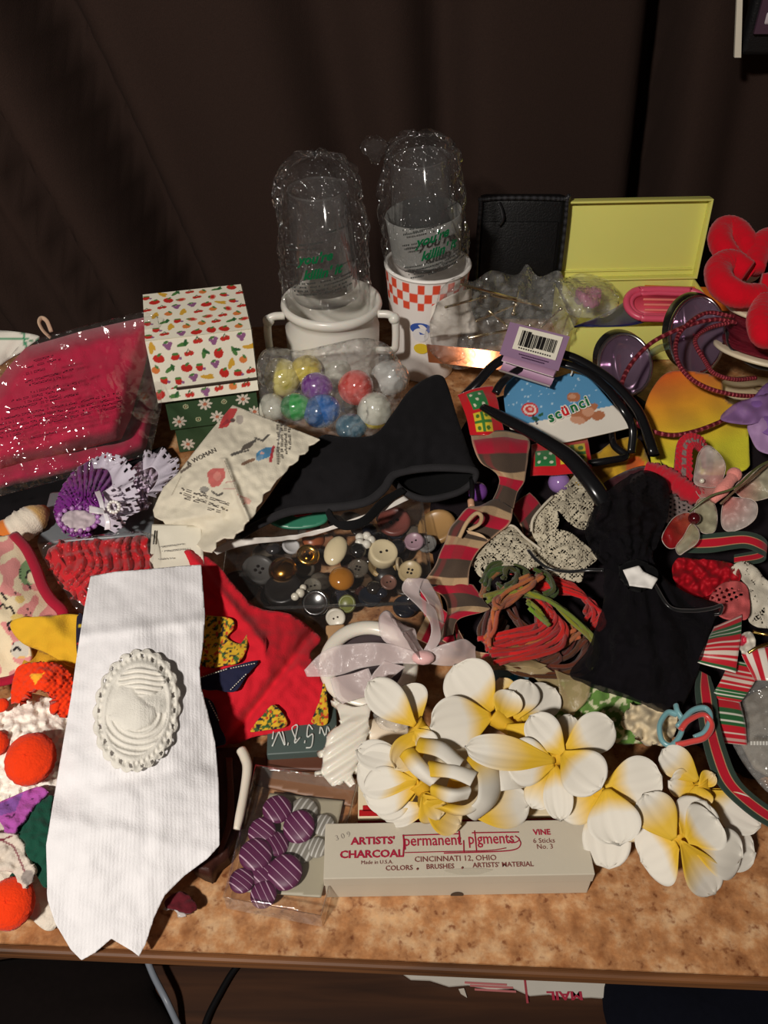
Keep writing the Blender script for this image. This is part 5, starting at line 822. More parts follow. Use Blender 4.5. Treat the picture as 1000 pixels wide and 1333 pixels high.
# organza bow
OG = C(224, 206, 204); ob_ = thing('organza_bow', 'sheer pinkish white organza ribbon bow lying over the hand mirror', 'bow', W(540, 860, .04))
for rows in ([[(396, 872, .054), (400, 880, .050)], [(424, 846, .064), (436, 880, .054)], [(460, 838, .068), (470, 870, .058)], [(506, 838, .068), (512, 864, .060)], [(548, 850, .064), (548, 864, .062)]], [[(548, 848, .066), (552, 862, .066)], [(520, 812, .078), (536, 840, .084)], [(504, 796, .084), (524, 824, .094)], [(492, 806, .074), (540, 818, .084)], [(502, 836, .066), (544, 836, .070)], [(546, 850, .062), (556, 852, .062)]],
             [[(550, 850, .066), (558, 856, .066)], [(562, 820, .078), (574, 830, .072)], [(546, 790, .086), (568, 796, .080)], [(524, 768, .088), (546, 776, .084)], [(532, 752, .092), (552, 754, .088)], [(546, 764, .088), (560, 760, .084)], [(562, 800, .080), (578, 790, .076)], [(556, 850, .066), (572, 830, .066)]], [[(552, 850, .066), (548, 862, .060)], [(580, 838, .072), (578, 866, .058)], [(604, 832, .070), (606, 866, .052)], [(620, 842, .060), (620, 872, .046)]],
             [[(500, 860, .062), (528, 868, .058)], [(484, 880, .056), (500, 892, .050)], [(480, 904, .048), (492, 914, .044)]], [[(430, 884, .048), (480, 870, .054)], [(436, 906, .046), (486, 886, .050)], [(446, 916, .045), (488, 902, .046)]]):
    MB().sheet(rows, lambda uv: np.where(((uv[:, 1] < .05) | (uv[:, 1] > .95))[:, None], np.array(C(238, 226, 224)), np.array(OG)), 60, 12, .0004, (.003, .015)).obj('loop', 'organza', ob_)
MB().ball(list(W(551, 856, .066)), .007, C(226, 178, 176), 12, 8, (1.2, .8, .7)).obj('knot', 'satin', ob_)
# small things round the mirror
M, w = frame((426, 850), (452, 848), .022); tag(MB().box(M @ T(w / 2, .012, -.011), (w, .034, .022), C(190, 150, 108), .002).obj('wooden_block', 'card'), 'small tan wooden block showing behind the mirror rim', 'block')
cc = W(502, 952, .022); cp_ = thing('wooden_spool', 'small cream spool lying between mirror handle and lei', 'spool', cc - Vector((0, 0, .012))); A = T(*cc) @ RZ(20) @ RY(90)
MB().lathe([(.0, -.015), (.010, -.015), (.0112, -.013), (.0112, .013), (.010, .015), (.0, .015)], C(222, 206, 182), A, 28).obj('body', 'plastic', cp_)
MB().lathe([(.0, .0150), (.0034, .0150), (.0030, .0158), (.0, .0158)], C(150, 120, 96), A @ T(0, 0, .0002), 16).obj('hole', 'plastic', cp_)
tag(MB().patch([(486, 928), (505, 918), (530, 924), (536, 940), (520, 952), (496, 948)], [(486, 928, .040), (520, 922, .046), (536, 940, .044), (496, 948, .038), (510, 936, .050)], C(225, 225, 225), 3, .0005, (.005, 9)).obj('film_scrap', 'soft_film'), 'crumpled clear film scrap beside the white mirror handle', 'film')
# ------------------------------------------------------------------ right part of the heap
NV = C(30, 24, 28)
tag(MB().patch([(560, 660), (600, 560), (640, 520), (720, 505), (800, 500), (870, 540), (960, 560), (1040, 580), (1060, 900), (1000, 1010), (900, 960), (760, 930), (690, 900), (620, 850), (580, 800)], [(560, 700, .018), (640, 540, .030), (760, 520, .036), (900, 580, .034), (1040, 620, .030), (1040, 980, .013), (900, 940, .015), (700, 880, .016), (600, 820, .014), (800, 700, .034)], NV, 5, .006, (.004, 40, .002, 14)).obj('dark_mound', 'fleece'), 'dark crumpled cloth under the right half of the heap', 'cloth')
# red ribbon printed with gift parcels
def gifts(uv):
    P = uv * np.array([1.0, 1.0]); c = np.tile(np.array(C(196, 24, 34)), (len(P), 1)); u, v = P[:, 0], P[:, 1]
    g = (u > .06) & (u < .44) & (v > .25) & (v < .72); y = (u > .52) & (u < .94) & (v > .22) & (v < .70); c[g] = C(40, 124, 66); c[y] = C(214, 190, 50)
    c[y & ((np.abs(u - .73) < .03) | (np.abs(v - .46) < .05))] = C(60, 120, 50)
    for a, b in ((.14, .35), (.14, .6), (.25, .48), (.36, .35), (.36, .6)): c[((u - a) * 1.2) ** 2 + (v - b) ** 2 < .0016] = C(220, 214, 190)
    for a, b in ((.60, .33), (.86, .33), (.60, .58), (.86, .58)): c[((u - a) * 1.2) ** 2 + (v - b) ** 2 < .003] = C(70, 110, 40)
    return c
gr = thing('gift_print_ribbon', 'red ribbon printed with green and yellow parcels beside the headband peak', 'ribbon', W(680, 570, .05))
for rows in ([[(596, 514, .100), (616, 506, .106), (642, 502, .104)], [(606, 540, .098), (628, 534, .104), (650, 532, .100)], [(612, 566, .090), (634, 566, .094), (658, 564, .090)]], [[(692, 580, .072), (692, 600, .076), (690, 620, .070)], [(726, 572, .074), (728, 596, .078), (730, 618, .072)], [(764, 568, .074), (768, 592, .078), (770, 616, .070)]]):
    MB().sheet(rows, gifts, 70, 50, .0012, (.002, .02)).obj('fold', 'satin', gr)
# headband set on its printed card
BLU = C(88, 148, 190); CWH = C(226, 220, 208)
def cardc(P):
    c = np.tile(np.array(BLU), (len(P), 1)); c[P[:, 1] > 556 - (P[:, 0] - 664) * .21] = CWH
    r = random.Random(4)
    for _ in range(70): x, y = r.uniform(656, 800), r.uniform(490, 550); m = ((P - np.array([x, y])) ** 2).sum(1) < r.choice((.6, .9, 1.6)); c[m & (P[:, 1] < 550 - (P[:, 0] - 664) * .21)] = C(176, 206, 224)
    return c
GB, GBL = C(176, 112, 78), C(204, 150, 120)
cshp = [('e', 690, 533, 11, 9, 10, C(206, 60, 56)), ('e', 690, 533, 8.6, 6.8, 10, C(230, 210, 200)), ('e', 690, 533, 6, 4.6, 10, C(206, 60, 56)), ('e', 690.5, 532.5, 2.6, 2, 10, C(230, 180, 170)), ('l', [(694, 541), (700, 552)], 1.2, C(60, 50, 60)), ('e', 697, 545, 5, 3, 20, C(40, 80, 60)), ('e', 704, 540, 4, 2, -20, C(40, 90, 60)),
        ('e', 747, 517, 9, 6.5, 0, GB), ('e', 745, 516, 5, 3, 0, GBL), ('e', 757, 541, 14, 9, -10, GB), ('e', 752, 547, 10, 5, 10, GBL), ('e', 770, 531, 9, 5, -30, GB), ('e', 779, 541, 9, 6, -10, GB), ('e', 766, 536, 8, 6, 0, GBL)]
hcard = [(612, 492, .098), (656, 516, .094), (743, 486, .108), (822, 552, .090), (762, 572, .084), (664, 556, .086)]
cd_ = thing('headband_card', 'blue and white printed headband card under the purple barcode tag', 'card', W(735, 530, .08))
olc = [(656, 516), (659, 501), (668, 490), (690, 478), (720, 490), (731, 489), (743, 486), (762, 489), (775, 500), (803, 532), (821, 548), (822, 554), (814, 558), (762, 570), (727, 576), (700, 570), (672, 560), (662, 553)]
MB().patch(olc, hcard, paint(cardc, cshp), 1.3, .0014, (.002, 60)).obj('sheet', 'card', cd_)
hc0 = rbf(hcard); hcf = lambda P: hc0(P) + .002 * nz(P, 1 / 60, 656 * .37)
mb = MB(); x, y = 716, 550
for ch, col_, dx in (('s', C(30, 110, 60), 8), ('c', C(30, 110, 60), 8.4), ('ü', C(206, 40, 44), 10.5), ('n', C(30, 110, 60), 10), ('c', C(30, 110, 60), 8.6), ('i', C(30, 110, 60), 6)):
    ptext(mb, ch, x + .6, y + .4, 20, -24, hcf, C(232, 226, 214), lift=.0012, align='LEFT', bold=1.5); ptext(mb, ch, x, y, 19, -24, hcf, col_, lift=.0018, align='LEFT', bold=.55); x += dx * 1.17 * math.cos(math.radians(24)); y -= dx * 1.17 * math.sin(math.radians(24))
mb.obj('lettering', 'ink', cd_, smooth=False)
MB().tube([(746, 475, .112), (745, 484, .112), (743, 489, .110)], .0008, C(220, 220, 214), 8, 6).obj('plastic_tie', 'plastic', cd_)
def band(label, pts, r, flat=.7, n=60): return tag(MB().tube(pts, r, C(20, 20, 22), n, 10, flat=flat).obj('headband', 'gloss'), label, 'headband')
band('outermost glossy black headband arching over the blue card', [(600, 520, .090), (622, 498, .104), (642, 476, .114), (668, 462, .120), (700, 456, .122), (737, 462, .122), (764, 474, .120), (794, 494, .116), (818, 518, .110), (836, 545, .102), (852, 592, .090)], .0052)
band('inner glossy black headband just under the outermost one', [(645, 512, .108), (654, 498, .114), (674, 482, .117), (700, 472, .120), (735, 474, .120), (766, 486, .119), (792, 508, .115), (812, 534, .108), (824, 558, .094), (822, 590, .078)], .0042)
band('thick glossy black headband slanting down in front of the blue card', [(629, 530, .110), (652, 542, .114), (686, 560, .116), (716, 577, .116), (740, 594, .114), (762, 618, .110), (778, 640, .104), (792, 662, .094)], [.0042, .0058, .0062, .0066, .0074, .0080, .0080, .0076])
band('short thin black headband end lying under the card right of the red parcels', [(760, 604, .074), (790, 600, .078), (815, 594, .076), (800, 580, .078), (796, 560, .080)], .0034, 1, 40)
# purple folded barcode tag
LV = C(146, 116, 146); ptg = thing('barcode_tag', 'folded purple card tag with a white barcode on the headbands', 'tag', W(695, 455, .11))
cor = [(664, 419, .150), (742, 438, .146), (727, 483, .130), (650, 461, .134)]
def quad(uv): a, b, c, d = [np.array(q) for q in cor]; u, v = uv[:, :1], uv[:, 1:]; return (a * (1 - u) + b * u) * (1 - v) + (d * (1 - u) + c * u) * v
def tagsheet(mb, u0, u1, v0, v1, col, lift=0.0, th=.0006):
    q = quad(np.array([(u0, v0), (u1, v0), (u1, v1), (u0, v1)])); V = WA(q[:, :2], q[:, 2] + lift); Vb = WA(q[:, :2], q[:, 2] + lift - th)
    return mb.add(np.concatenate([V, Vb]), [(3, 2, 1, 0), (4, 5, 6, 7), (0, 1, 5, 4), (1, 2, 6, 5), (2, 3, 7, 6), (3, 0, 4, 7)], col)
tagsheet(MB(), 0, 1, 0, 1, LV, 0, .001).obj('sheet', 'card', ptg, smooth=False); tagsheet(MB(), .17, .90, .06, .74, C(232, 226, 208), .0008).obj('barcode_label', 'card', ptg, smooth=False)
mb = MB(); r = random.Random(3); u = .24
while u < .84:
    wd_ = r.choice((.006, .010, .016)); a = .14 + .05 * (u > .4); b = .60 - .04 * (u > .5)
    tagsheet(mb, u, u + wd_, a, b, C(26, 24, 26), .0016, .0002); u += wd_ + r.choice((.007, .011, .016))
for u in np.arange(.26, .82, .04): tagsheet(mb, u, u + .02, .64, .68, C(40, 38, 40), .0016, .0002)
for u in np.arange(.30, .80, .03): tagsheet(mb, u, u + .018, .82, .85, C(70, 46, 74), .001, .0002)
for u in np.arange(.36, .74, .03): tagsheet(mb, u, u + .02, .89, .92, C(70, 46, 74), .001, .0002)
tag(mb.obj('barcode_print', 'ink', ptg, smooth=False), kind='stuff')
a, b = W(655, 466, .131), W(722, 487, .127); dr = (b - a).normalized(); up_ = Vector((0, -.35, .94)); sd = dr.cross(up_).normalized(); mb = MB(); n = 20; m = 14; V = []
for i in range(n):
    for jj in range(m): w = math.radians(60 + 300 * jj / (m - 1)); V.append(list(a + (b - a) * (i / (n - 1)) + (sd * math.cos(w) + up_ * math.sin(w)) * .0085 - up_ * .006))
mb.grid(V, C(170, 132, 160), n, m); mb.grid([list(Vector(v) * 1 + Vector((0, 0, -.0006))) for v in V], C(224, 214, 206), n, m); mb.obj('rolled_flap', 'card', ptg)
# round purple mirrored sunglasses
LN = C(136, 112, 134); sg = thing('round_sunglasses', 'round purple mirrored sunglasses lying before the yellow box', 'sunglasses', W(860, 450, .05))
def lens(cx, cy, rx, ry, h, tilt, rot):
    E = lambda s, dx=0, dy=0: [(cx + dx + s * (rx * math.cos(a) * math.cos(rot) - ry * math.sin(a) * math.sin(rot)), cy + dy + s * (rx * math.cos(a) * math.sin(rot) + ry * math.sin(a) * math.cos(rot))) for a in np.linspace(0, 6.2832, 49)[:-1]]
    hf = lambda P: h - tilt * (P[:, 1] - cy)
    MB().patch(E(1), hf, LN, 3, .0016, hadd=lambda P: -.010 * (1 - (((P - np.array([cx, cy])) / np.array([rx, ry])) ** 2).sum(1).clip(0, 1)), smooth=False).obj('lens', 'lens', sg)
    q = [(x, y, h - tilt * (y - cy)) for x, y in E(1.0)]; MB().tube(q, .0020, C(206, 200, 206), 96, 8, closed=True).obj('silver_rim', 'metal', sg)
    V0 = WA(np.array([(x, y) for x, y in E(1.03)]), np.array([h - tilt * (y - cy) - .0015 for x, y in E(1.03)])); V1 = V0 + np.array([-.002, .016, -.004]); mb = MB(); mb.grid(np.concatenate([V0, V0 * .5 + V1 * .5 + np.array([0, .001, .001]), V1]), C(22, 20, 22), 3, 48, cv=True); mb.grid(np.concatenate([V0, V1]) + np.array([.0, .001, -.001]), C(22, 20, 22), 2, 48, cv=True); mb.obj('black_frame', 'gloss', sg)
lens(814, 475, 34, 40, .072, .00050, -.15); lens(908, 436, 36, 50, .092, .00045, .10)
MB().tube([(846, 462, .078), (858, 454, .082), (872, 450, .086)], .004, C(96, 116, 104), 14, 8).obj('bridge', 'tint', sg)
MB().tube([(790, 508, .062), (806, 524, .060), (826, 540, .056), (836, 552, .052)], [.004, .005, .0055, .005], C(20, 20, 22), 24, 8, flat=.6).obj('temple_arm', 'gloss', sg)
# red glitter cord on pale spools
SPX = W(992, 462, .078); sp = thing('cord_spool', 'cream spool wound with dark red glitter cord at the right edge', 'spool', SPX); A = T(*SPX) @ RX(-14) @ RY(8); SC_ = C(230, 216, 186); GLT = C(122, 20, 40); rr = .050
for z, r in ((0, rr), (.040, rr)): MB().lathe([(.012, z), (r - .002, z), (r, z + .0012), (r, z + .0034), (r - .002, z + .0046), (.012, z + .0046)], SC_, A, 56).obj('flange', 'plastic', sp)
MB().lathe([(.012, -.002), (.014, -.002), (.014, .046), (.012, .046)], SC_, A, 24).obj('core', 'plastic', sp)
mb = MB(); q = []
for k in range(260): a = k * .42; q.append(list(A @ Vector(((rr * .80 + .002 * math.sin(k * .9)) * math.cos(a), (rr * .80 + .002 * math.sin(k * .9)) * math.sin(a), .0068 + .031 * (k / 260)))))
mb.tube(q, .0022, GLT, 1040, 6, raw=True); mb.lathe([(rr * .78, .005), (rr * .78, .040)], GLT, A, 48); mb.obj('wound_cord', 'glitter', sp)
SP2 = W(985, 540, .034); s2 = thing('cream_spool', 'cream spool lying under the glitter cord spool at the right edge', 'spool', SP2); A2 = T(*SP2) @ RX(-14)
for z in (0, .024): MB().lathe([(.008, z), (.040, z), (.042, z + .002), (.040, z + .004), (.008, z + .004)], C(226, 206, 170), A2, 48).obj('flange', 'plastic', s2)
MB().lathe([(.012, .003), (.013, .003), (.013, .026), (.012, .026)], C(226, 206, 170), A2, 24).obj('core', 'plastic', s2)
gc = lambda n, k: np.repeat(np.where((np.arange(n) % 4 == 0)[:, None], np.array(C(226, 110, 120)), np.array(GLT)), k, 0)  # every fourth ring pale pink: sparkle painted into the cord colour
for lb, pts in (('large loop of dark red glitter cord circling the orange fabric', [(958, 420, .118), (930, 416, .122), (890, 426, .122), (846, 448, .116), (816, 483, .108), (809, 518, .102), (828, 551, .094), (868, 566, .088), (903, 562, .086), (940, 548, .084), (966, 532, .084)]), ('second loop of dark red glitter cord left of the spool', [(955, 412, .122), (918, 408, .126), (886, 432, .124), (880, 462, .118), (894, 488, .112), (921, 505, .106), (956, 514, .100), (986, 516, .096)]), ('small dark loop of glitter cord over the right lens', [(950, 420, .124), (921, 428, .124), (905, 444, .122), (918, 470, .116), (930, 486, .112), (956, 494, .106), (984, 492, .102)])):
    tag(MB().tube(pts, .0022, gc, 200, 7).obj('glitter_cord', 'glitter'), lb, 'cord')
MB().sheet([[(944, 428, .1), (952, 436, .098)], [(950, 452, .094), (960, 450, .094)], [(978, 476, .082), (980, 470, .084)], [(1010, 484, .078), (1010, 478, .08)]], C(22, 18, 18), 30, 5, .001).obj('black_band', 'satin', sp)
# red chenille flower
rf = thing('red_chenille_flower', 'fat red chenille loops forming a flower on top of the cord spool', 'flower', W(985, 380, .12)); CH_ = C(206, 12, 34)
for pts, rr_ in (([(980, 356, .146), (952, 336, .156), (938, 314, .164), (942, 298, .168), (956, 298, .168), (970, 312, .166), (984, 336, .158)], .0125), ([(992, 384, .150), (962, 384, .152), (940, 370, .156), (936, 350, .160), (952, 342, .162), (974, 354, .158)], .0135), ([(996, 392, .150), (990, 415, .146), (996, 436, .140), (1014, 430, .140), (1020, 396, .148)], .0125), ([(982, 350, .154), (990, 320, .164), (1010, 312, .166), (1024, 330, .160), (1016, 356, .152)], .013), ([(990, 370, .150), (1010, 372, .150), (1030, 366, .150)], .013)):
    MB().tube(pts, [rr_ * .8, rr_, rr_, rr_, rr_ * .85], CH_, 90, 28, fuzz=.07).obj('petal_loop', 'velvet', rf)
pinkd = W(990, 314, .150); tag(MB().lathe([(.0, .0), (.020, .0), (.021, .002), (.020, .004), (.0, .004)], C(226, 206, 196), T(pinkd.x + .012, pinkd.y + .045, pinkd.z - .05) @ RX(50), 32).obj('pale_disc', 'plastic'), 'pale round disc edge showing behind the red chenille flower', 'disc')
# orange and yellow fabric
def oy(P):
    t = np.clip(((P[:, 1] - 490) * .8 + (P[:, 0] - 850) * .25) / 95, 0, 1)[:, None]; a, b, c = np.array(C(222, 96, 36)), np.array(C(228, 166, 44)), np.array(C(206, 200, 52)); return np.where(t < .5, a + (b - a) * t * 2, b + (c - b) * (t - .5) * 2)
tag(MB().patch([(850, 505), (876, 483), (934, 490), (944, 518), (970, 540), (976, 596), (974, 608), (960, 614), (930, 618), (890, 612), (862, 600), (846, 570), (838, 540)], [(850, 505, .076), (876, 483, .082), (934, 490, .080), (976, 600, .056), (862, 600, .058), (900, 550, .072)], oy, 3, .003, (.004, 34)).obj('orange_fabric', 'cloth'), 'orange to yellow shaded fabric inside the large cord loop', 'fabric')
tag(MB().sheet([[(838, 560, .070), (846, 556, .072)], [(846, 590, .064), (856, 588, .066)], [(850, 622, .056), (866, 618, .058)]], C(206, 196, 52), 20, 5, .001).obj('yellow_strip', 'cloth'), 'yellow strip hanging left of the orange fabric', 'strip')
yg = thing('yellow_orange_bits', 'yellow and orange fabric bits under the black headband ends', 'fabric', W(800, 600, .04)); MB().patch([(740, 600), (776, 590), (800, 574), (830, 570), (845, 600), (850, 630), (820, 640), (780, 640), (750, 630)], [(740, 600, .052), (830, 570, .060), (850, 630, .050), (750, 630, .050)], paint(C(190, 150, 40), [('e', 775, 615, 22, 10, -10, C(150, 110, 30)), ('e', 828, 610, 12, 16, 0, C(210, 100, 40)), ('e', 800, 630, 16, 7, 0, C(196, 176, 50))]), 3, .003, (.005, 14)).obj('sheet', 'cloth', yg)
# lilac petals at the right edge
lf = thing('lilac_tulle_flower', 'lilac tulle flower at the right edge under the cream spool', 'flower', W(985, 550, .07))
for ol, c in (([(938, 545), (956, 526), (978, 518), (1000, 512), (1030, 510), (1030, 540), (1000, 548), (970, 552)], C(150, 112, 166)), ([(972, 540), (990, 506), (1012, 494), (1040, 500), (1040, 560), (1000, 566)], C(140, 100, 170)), ([(974, 552), (1000, 540), (1040, 548), (1040, 590), (1010, 592), (988, 586), (978, 570)], C(186, 150, 196))):
    MB().patch(ol, [(ol[0][0], ol[0][1], .092), (1040, 500, .098), (1040, 590, .080), (1000, 540, .098)], c, 3, .0008, (.004, 16)).obj('petal', 'sheer', lf)
# crochet band, butterflies and their wires
cb = thing('crochet_band', 'red and grey crocheted band looping upright beside the butterfly', 'band', W(880, 640, .05)); CR, CG = C(190, 26, 44), C(128, 112, 108)
def crc(uv): c = np.tile(np.array(CR), (len(uv), 1)); c[(uv[:, 1] > .36) & (uv[:, 1] < .64) & (np.sin(uv[:, 0] * 70) > -.5)] = CG; return c
MB().sheet([[(876, 634, .084), (900, 638, .082)], [(878, 600, .096), (900, 604, .094)], [(882, 576, .104), (902, 586, .102)], [(896, 566, .106), (908, 586, .100)], [(912, 572, .100), (914, 596, .094)], [(916, 590, .092), (914, 610, .086)]], crc, 80, 24, .003, fold=lambda uv: .0016 * np.sin(uv[:, 0] * 120) * np.sin(uv[:, 1] * 20)).obj('strap', 'yarn', cb)
chole = lambda P: ((np.floor(P[:, 0] / 6) * 6 + 3 - P[:, 0]) ** 2 + (np.floor((P[:, 1] + 3 * (np.floor(P[:, 0] / 6) % 2)) / 6) * 6 + 3 - 3 * (np.floor(P[:, 0] / 6) % 2) - P[:, 1]) ** 2) < 3.2
MB().patch([(820, 628), (838, 612), (852, 610), (880, 630), (905, 646), (926, 648), (912, 662), (890, 676), (868, 680), (836, 664)], [(820, 628, .074), (852, 610, .084), (926, 648, .078), (868, 680, .068)], CG, 1.3, .002, (.002, 12), holes=chole).obj('mesh', 'yarn', cb)
MB().tube([(842, 610, .086), (862, 616, .088), (882, 630, .088), (904, 644, .085), (928, 646, .082)], [.006, .007, .009, .008, .004], CR, 50, 10, fuzz=.4).obj('edging', 'yarn', cb)
def wing(par, ol, h, c1, c2, ctr, nm='wing', mat='organza'):
    f = lambda P: np.array(c1) + (np.array(c2) - np.array(c1)) * np.clip(np.linalg.norm(P - np.array(ctr), axis=1) / 38, 0, 1)[:, None]
    MB().patch(ol, h, f, 2, .0006, (.003, 14, .0008, 5)).obj(nm, mat, par); q = catmull(ol, 60, True); hf = rbf(h) if isinstance(h, list) else None; hv = hf(q) if hf else np.full(60, h)
    MB().tube(np.c_[q, hv + .0005], .0003, C(196, 180, 170), 0, 5, closed=True).obj('wing_edge', 'plastic', par)
PK1, PK2 = C(226, 140, 132), C(214, 200, 192); bt = thing('pink_butterfly', 'sheer pink and white fabric butterfly below the orange fabric', 'butterfly', W(950, 640, .07))
wing(bt, [(910, 590), (920, 580), (932, 586), (943, 600), (944, 614), (936, 632), (918, 634), (904, 628), (906, 606)], [(910, 590, .100), (943, 600, .104), (936, 632, .094), (904, 628, .096)], PK1, PK2, (938, 634)); wing(bt, [(956, 636), (968, 622), (984, 610), (1010, 600), (1030, 610), (1024, 640), (1000, 648), (982, 652), (966, 648)], [(956, 636, .094), (1010, 600, .106), (1024, 640, .100), (966, 648, .092)], PK1, C(206, 198, 170), (956, 638))
wing(bt, [(940, 662), (946, 648), (962, 648), (978, 650), (986, 658), (984, 674), (970, 686), (950, 692), (940, 684)], [(940, 662, .088), (986, 658, .096), (970, 686, .086), (940, 684, .080)], PK1, PK2, (946, 652)); wing(bt, [(904, 632), (918, 630), (936, 636), (936, 648), (926, 656), (912, 648)], [(904, 632, .092), (936, 640, .094), (912, 648, .088)], C(222, 150, 140), C(226, 180, 170), (930, 645))
MB().tube([(957, 617, .104), (950, 626, .104), (940, 638, .101), (928, 652, .096)], [.0052, .0046, .0058, .0030], C(226, 142, 132), 24, 12).obj('body', 'felt', bt); MB().ball(list(W(956, 618, .105)), .0062, C(226, 142, 132), 12, 8).obj('head', 'felt', bt)
MB().ball(list(W(914, 626, .099)), .0022, C(220, 214, 196), 10, 8).obj('bead', 'pearl', bt)
b2 = thing('organza_flower', 'sheer clear and red petalled flower with a dark red bead', 'flower', W(900, 680, .06))
for ol, c1, c2 in (([(898, 668), (880, 672), (868, 686), (862, 702), (872, 714), (888, 708), (902, 690)], C(200, 96, 70), C(176, 30, 36)), ([(904, 672), (908, 652), (920, 648), (930, 656), (934, 674), (930, 692), (916, 694), (906, 684)], C(186, 176, 140), C(206, 200, 172)), ([(900, 682), (910, 692), (908, 706), (892, 718), (884, 722), (880, 712), (890, 698)], C(196, 186, 140), C(206, 200, 172))): wing(b2, ol, [(ol[0][0], ol[0][1], .092), (ol[3][0], ol[3][1], .092), (ol[5][0], ol[5][1], .086), (ol[2][0], ol[2][1], .096)], c1, c2, (903, 676), 'petal')
MB().ball(list(W(904, 675, .099)), .0048, C(70, 8, 16), 14, 10).obj('bead', 'pearl', b2)
for k, (pts, lb) in enumerate((([(898, 666, .094), (925, 646, .106), (958, 634, .112), (990, 606, .116), (1030, 590, .116)], 'upper green wire stem crossing the pink butterfly'), ([(938, 656, .102), (956, 640, .108), (984, 618, .112), (1030, 580, .112)], 'lower brown wire stem crossing the pink butterfly'))): tag(MB().tube(pts, .0010, C(84, 88, 52) if k == 0 else C(110, 86, 66), 40, 6).obj('thin_wire', 'plastic'), lb, 'wire')
# green and red striped grosgrain ribbons
def gros(uv):
    v = uv[:, 1]; c = np.tile(np.array(C(184, 20, 42)), (len(uv), 1)); c[(v < .28) | (v > .72)] = C(46, 62, 52); c[(np.abs(v - .28) < .02) | (np.abs(v - .72) < .02)] = C(190, 150, 110); return c
gg = thing('striped_ribbon', 'red ribbon with dark green borders folded flat below the butterfly', 'ribbon', W(940, 710, .05))
MB().sheet([[(906, 698, .084), (892, 720, .078)], [(936, 694, .088), (924, 720, .082)], [(968, 692, .088), (968, 714, .082)], [(990, 698, .084), (990, 722, .080)], [(998, 708, .074), (996, 726, .072)], [(986, 716, .066), (988, 732, .066)], [(956, 722, .064), (956, 736, .062)]], gros, 80, 30, .0010).obj('fold', 'cloth', gg)
g3 = thing('striped_ribbon', 'long red ribbon with dark green borders running down to the right edge over the lei', 'ribbon', W(940, 980, .03))
MB().sheet([[(909, 872, .062), (925, 880, .060)], [(905, 898, .064), (932, 903, .062)], [(911, 939, .062), (938, 944, .060)], [(920, 985, .060), (948, 982, .058)], [(940, 1026, .056), (967, 1020, .054)], [(982, 1064, .050), (1004, 1050, .048)], [(1030, 1090, .044), (1046, 1074, .044)]], gros, 90, 30, .0010, (.001, .02)).obj('length', 'cloth', g3)
# red tulle, pink lace and white lace
rt = thing('red_tulle', 'bunched red tulle below the folded striped ribbon', 'tulle', W(915, 760, .05))
for ol, h in (([(876, 740), (884, 726), (910, 728), (940, 730), (960, 738), (962, 756), (940, 764), (920, 776), (896, 776), (880, 760)], .072), ([(880, 756), (900, 744), (930, 746), (952, 752), (944, 776), (920, 796), (896, 784)], .064)): MB().patch(ol, h, C(186, 26, 40), 2, .0006, (.009, 12, .003, 5)).obj('fold', 'sheer', rt)
pl = thing('pink_lace', 'coral pink lace piece between red tulle and white lace', 'lace', W(950, 785, .05)); MB().patch([(924, 780), (936, 762), (954, 756), (970, 760), (976, 778), (974, 804), (950, 806), (932, 798)], .078, C(204, 92, 92), 1.2, .0008, (.004, 14), holes=lambda P: (((P[:, 0] - 945) / 22) ** 2 + ((P[:, 1] - 774) / 10) ** 2 < 1) & (np.sin((P[:, 0] + P[:, 1] * .4) * .62) * np.sin((P[:, 1] - P[:, 0] * .3) * .62) > .22)).obj('fold', 'lace', pl)
wl = thing('white_lace', 'white eyelet lace at the right edge beside the coral lace', 'lace', W(985, 770, .04)); MB().patch([(952, 742), (966, 730), (984, 738), (1000, 756), (1030, 770), (1030, 820), (1000, 818), (978, 812), (972, 790), (972, 762)], [(952, 742, .072), (1030, 770, .070), (1000, 818, .058), (980, 780, .070)], C(214, 206, 188), 1.2, .0009, (.003, 14), holes=laceholes(.15, -.42, 5.5)).obj('fold', 'lace', wl)
# striped christmas ribbon bow
def xmas(rep, off=0.0):
    def f(uv):
        u = (uv[:, 0] * rep + off) % 1; c = np.tile(np.array(C(184, 28, 42)), (len(uv), 1))
        for a, b, k in ((.0, .10, C(206, 190, 176)), (.18, .22, C(206, 190, 176)), (.34, .42, C(36, 92, 50)), (.42, .45, C(214, 210, 196)), (.45, .53, C(36, 92, 50)), (.53, .56, C(214, 210, 196)), (.56, .62, C(36, 92, 50)), (.76, .80, C(206, 190, 176)), (.88, .94, C(190, 150, 140))): c[(u >= a) & (u < b)] = k
        return c
    return f
xr = thing('christmas_ribbon', 'red white and green cross-striped ribbon bow right of the black tulle bag', 'ribbon', W(950, 870, .05))
for rows, rep, off in (([[(930, 816, .078), (966, 800, .082)], [(918, 840, .082), (964, 834, .086)], [(908, 862, .076), (958, 876, .078)]], 1.3, .15), ([[(952, 856, .070), (992, 868, .068)], [(940, 884, .068), (980, 892, .064)], [(926, 908, .060), (964, 914, .058)]], 1.2, .5), ([[(924, 900, .056), (962, 906, .054)], [(926, 936, .054), (970, 942, .052)], [(932, 966, .048), (974, 970, .046)]], .9, .1)): MB().sheet(rows, xmas(rep, off), 60, 12, .001, (.002, .02)).obj('fold', 'satin', xr)
MB().sheet([[(966, 852, .078), (982, 886, .070)], [(984, 846, .084), (996, 886, .078)], [(1010, 840, .084), (1016, 890, .078)], [(1040, 836, .080), (1040, 890, .074)]], lambda uv: np.where((np.sin(uv[:, 0] * 26) > .1)[:, None], np.array(C(186, 28, 44)), np.array(C(222, 212, 200))), 60, 12, .001, (.002, .02)).obj('fold', 'satin', xr)
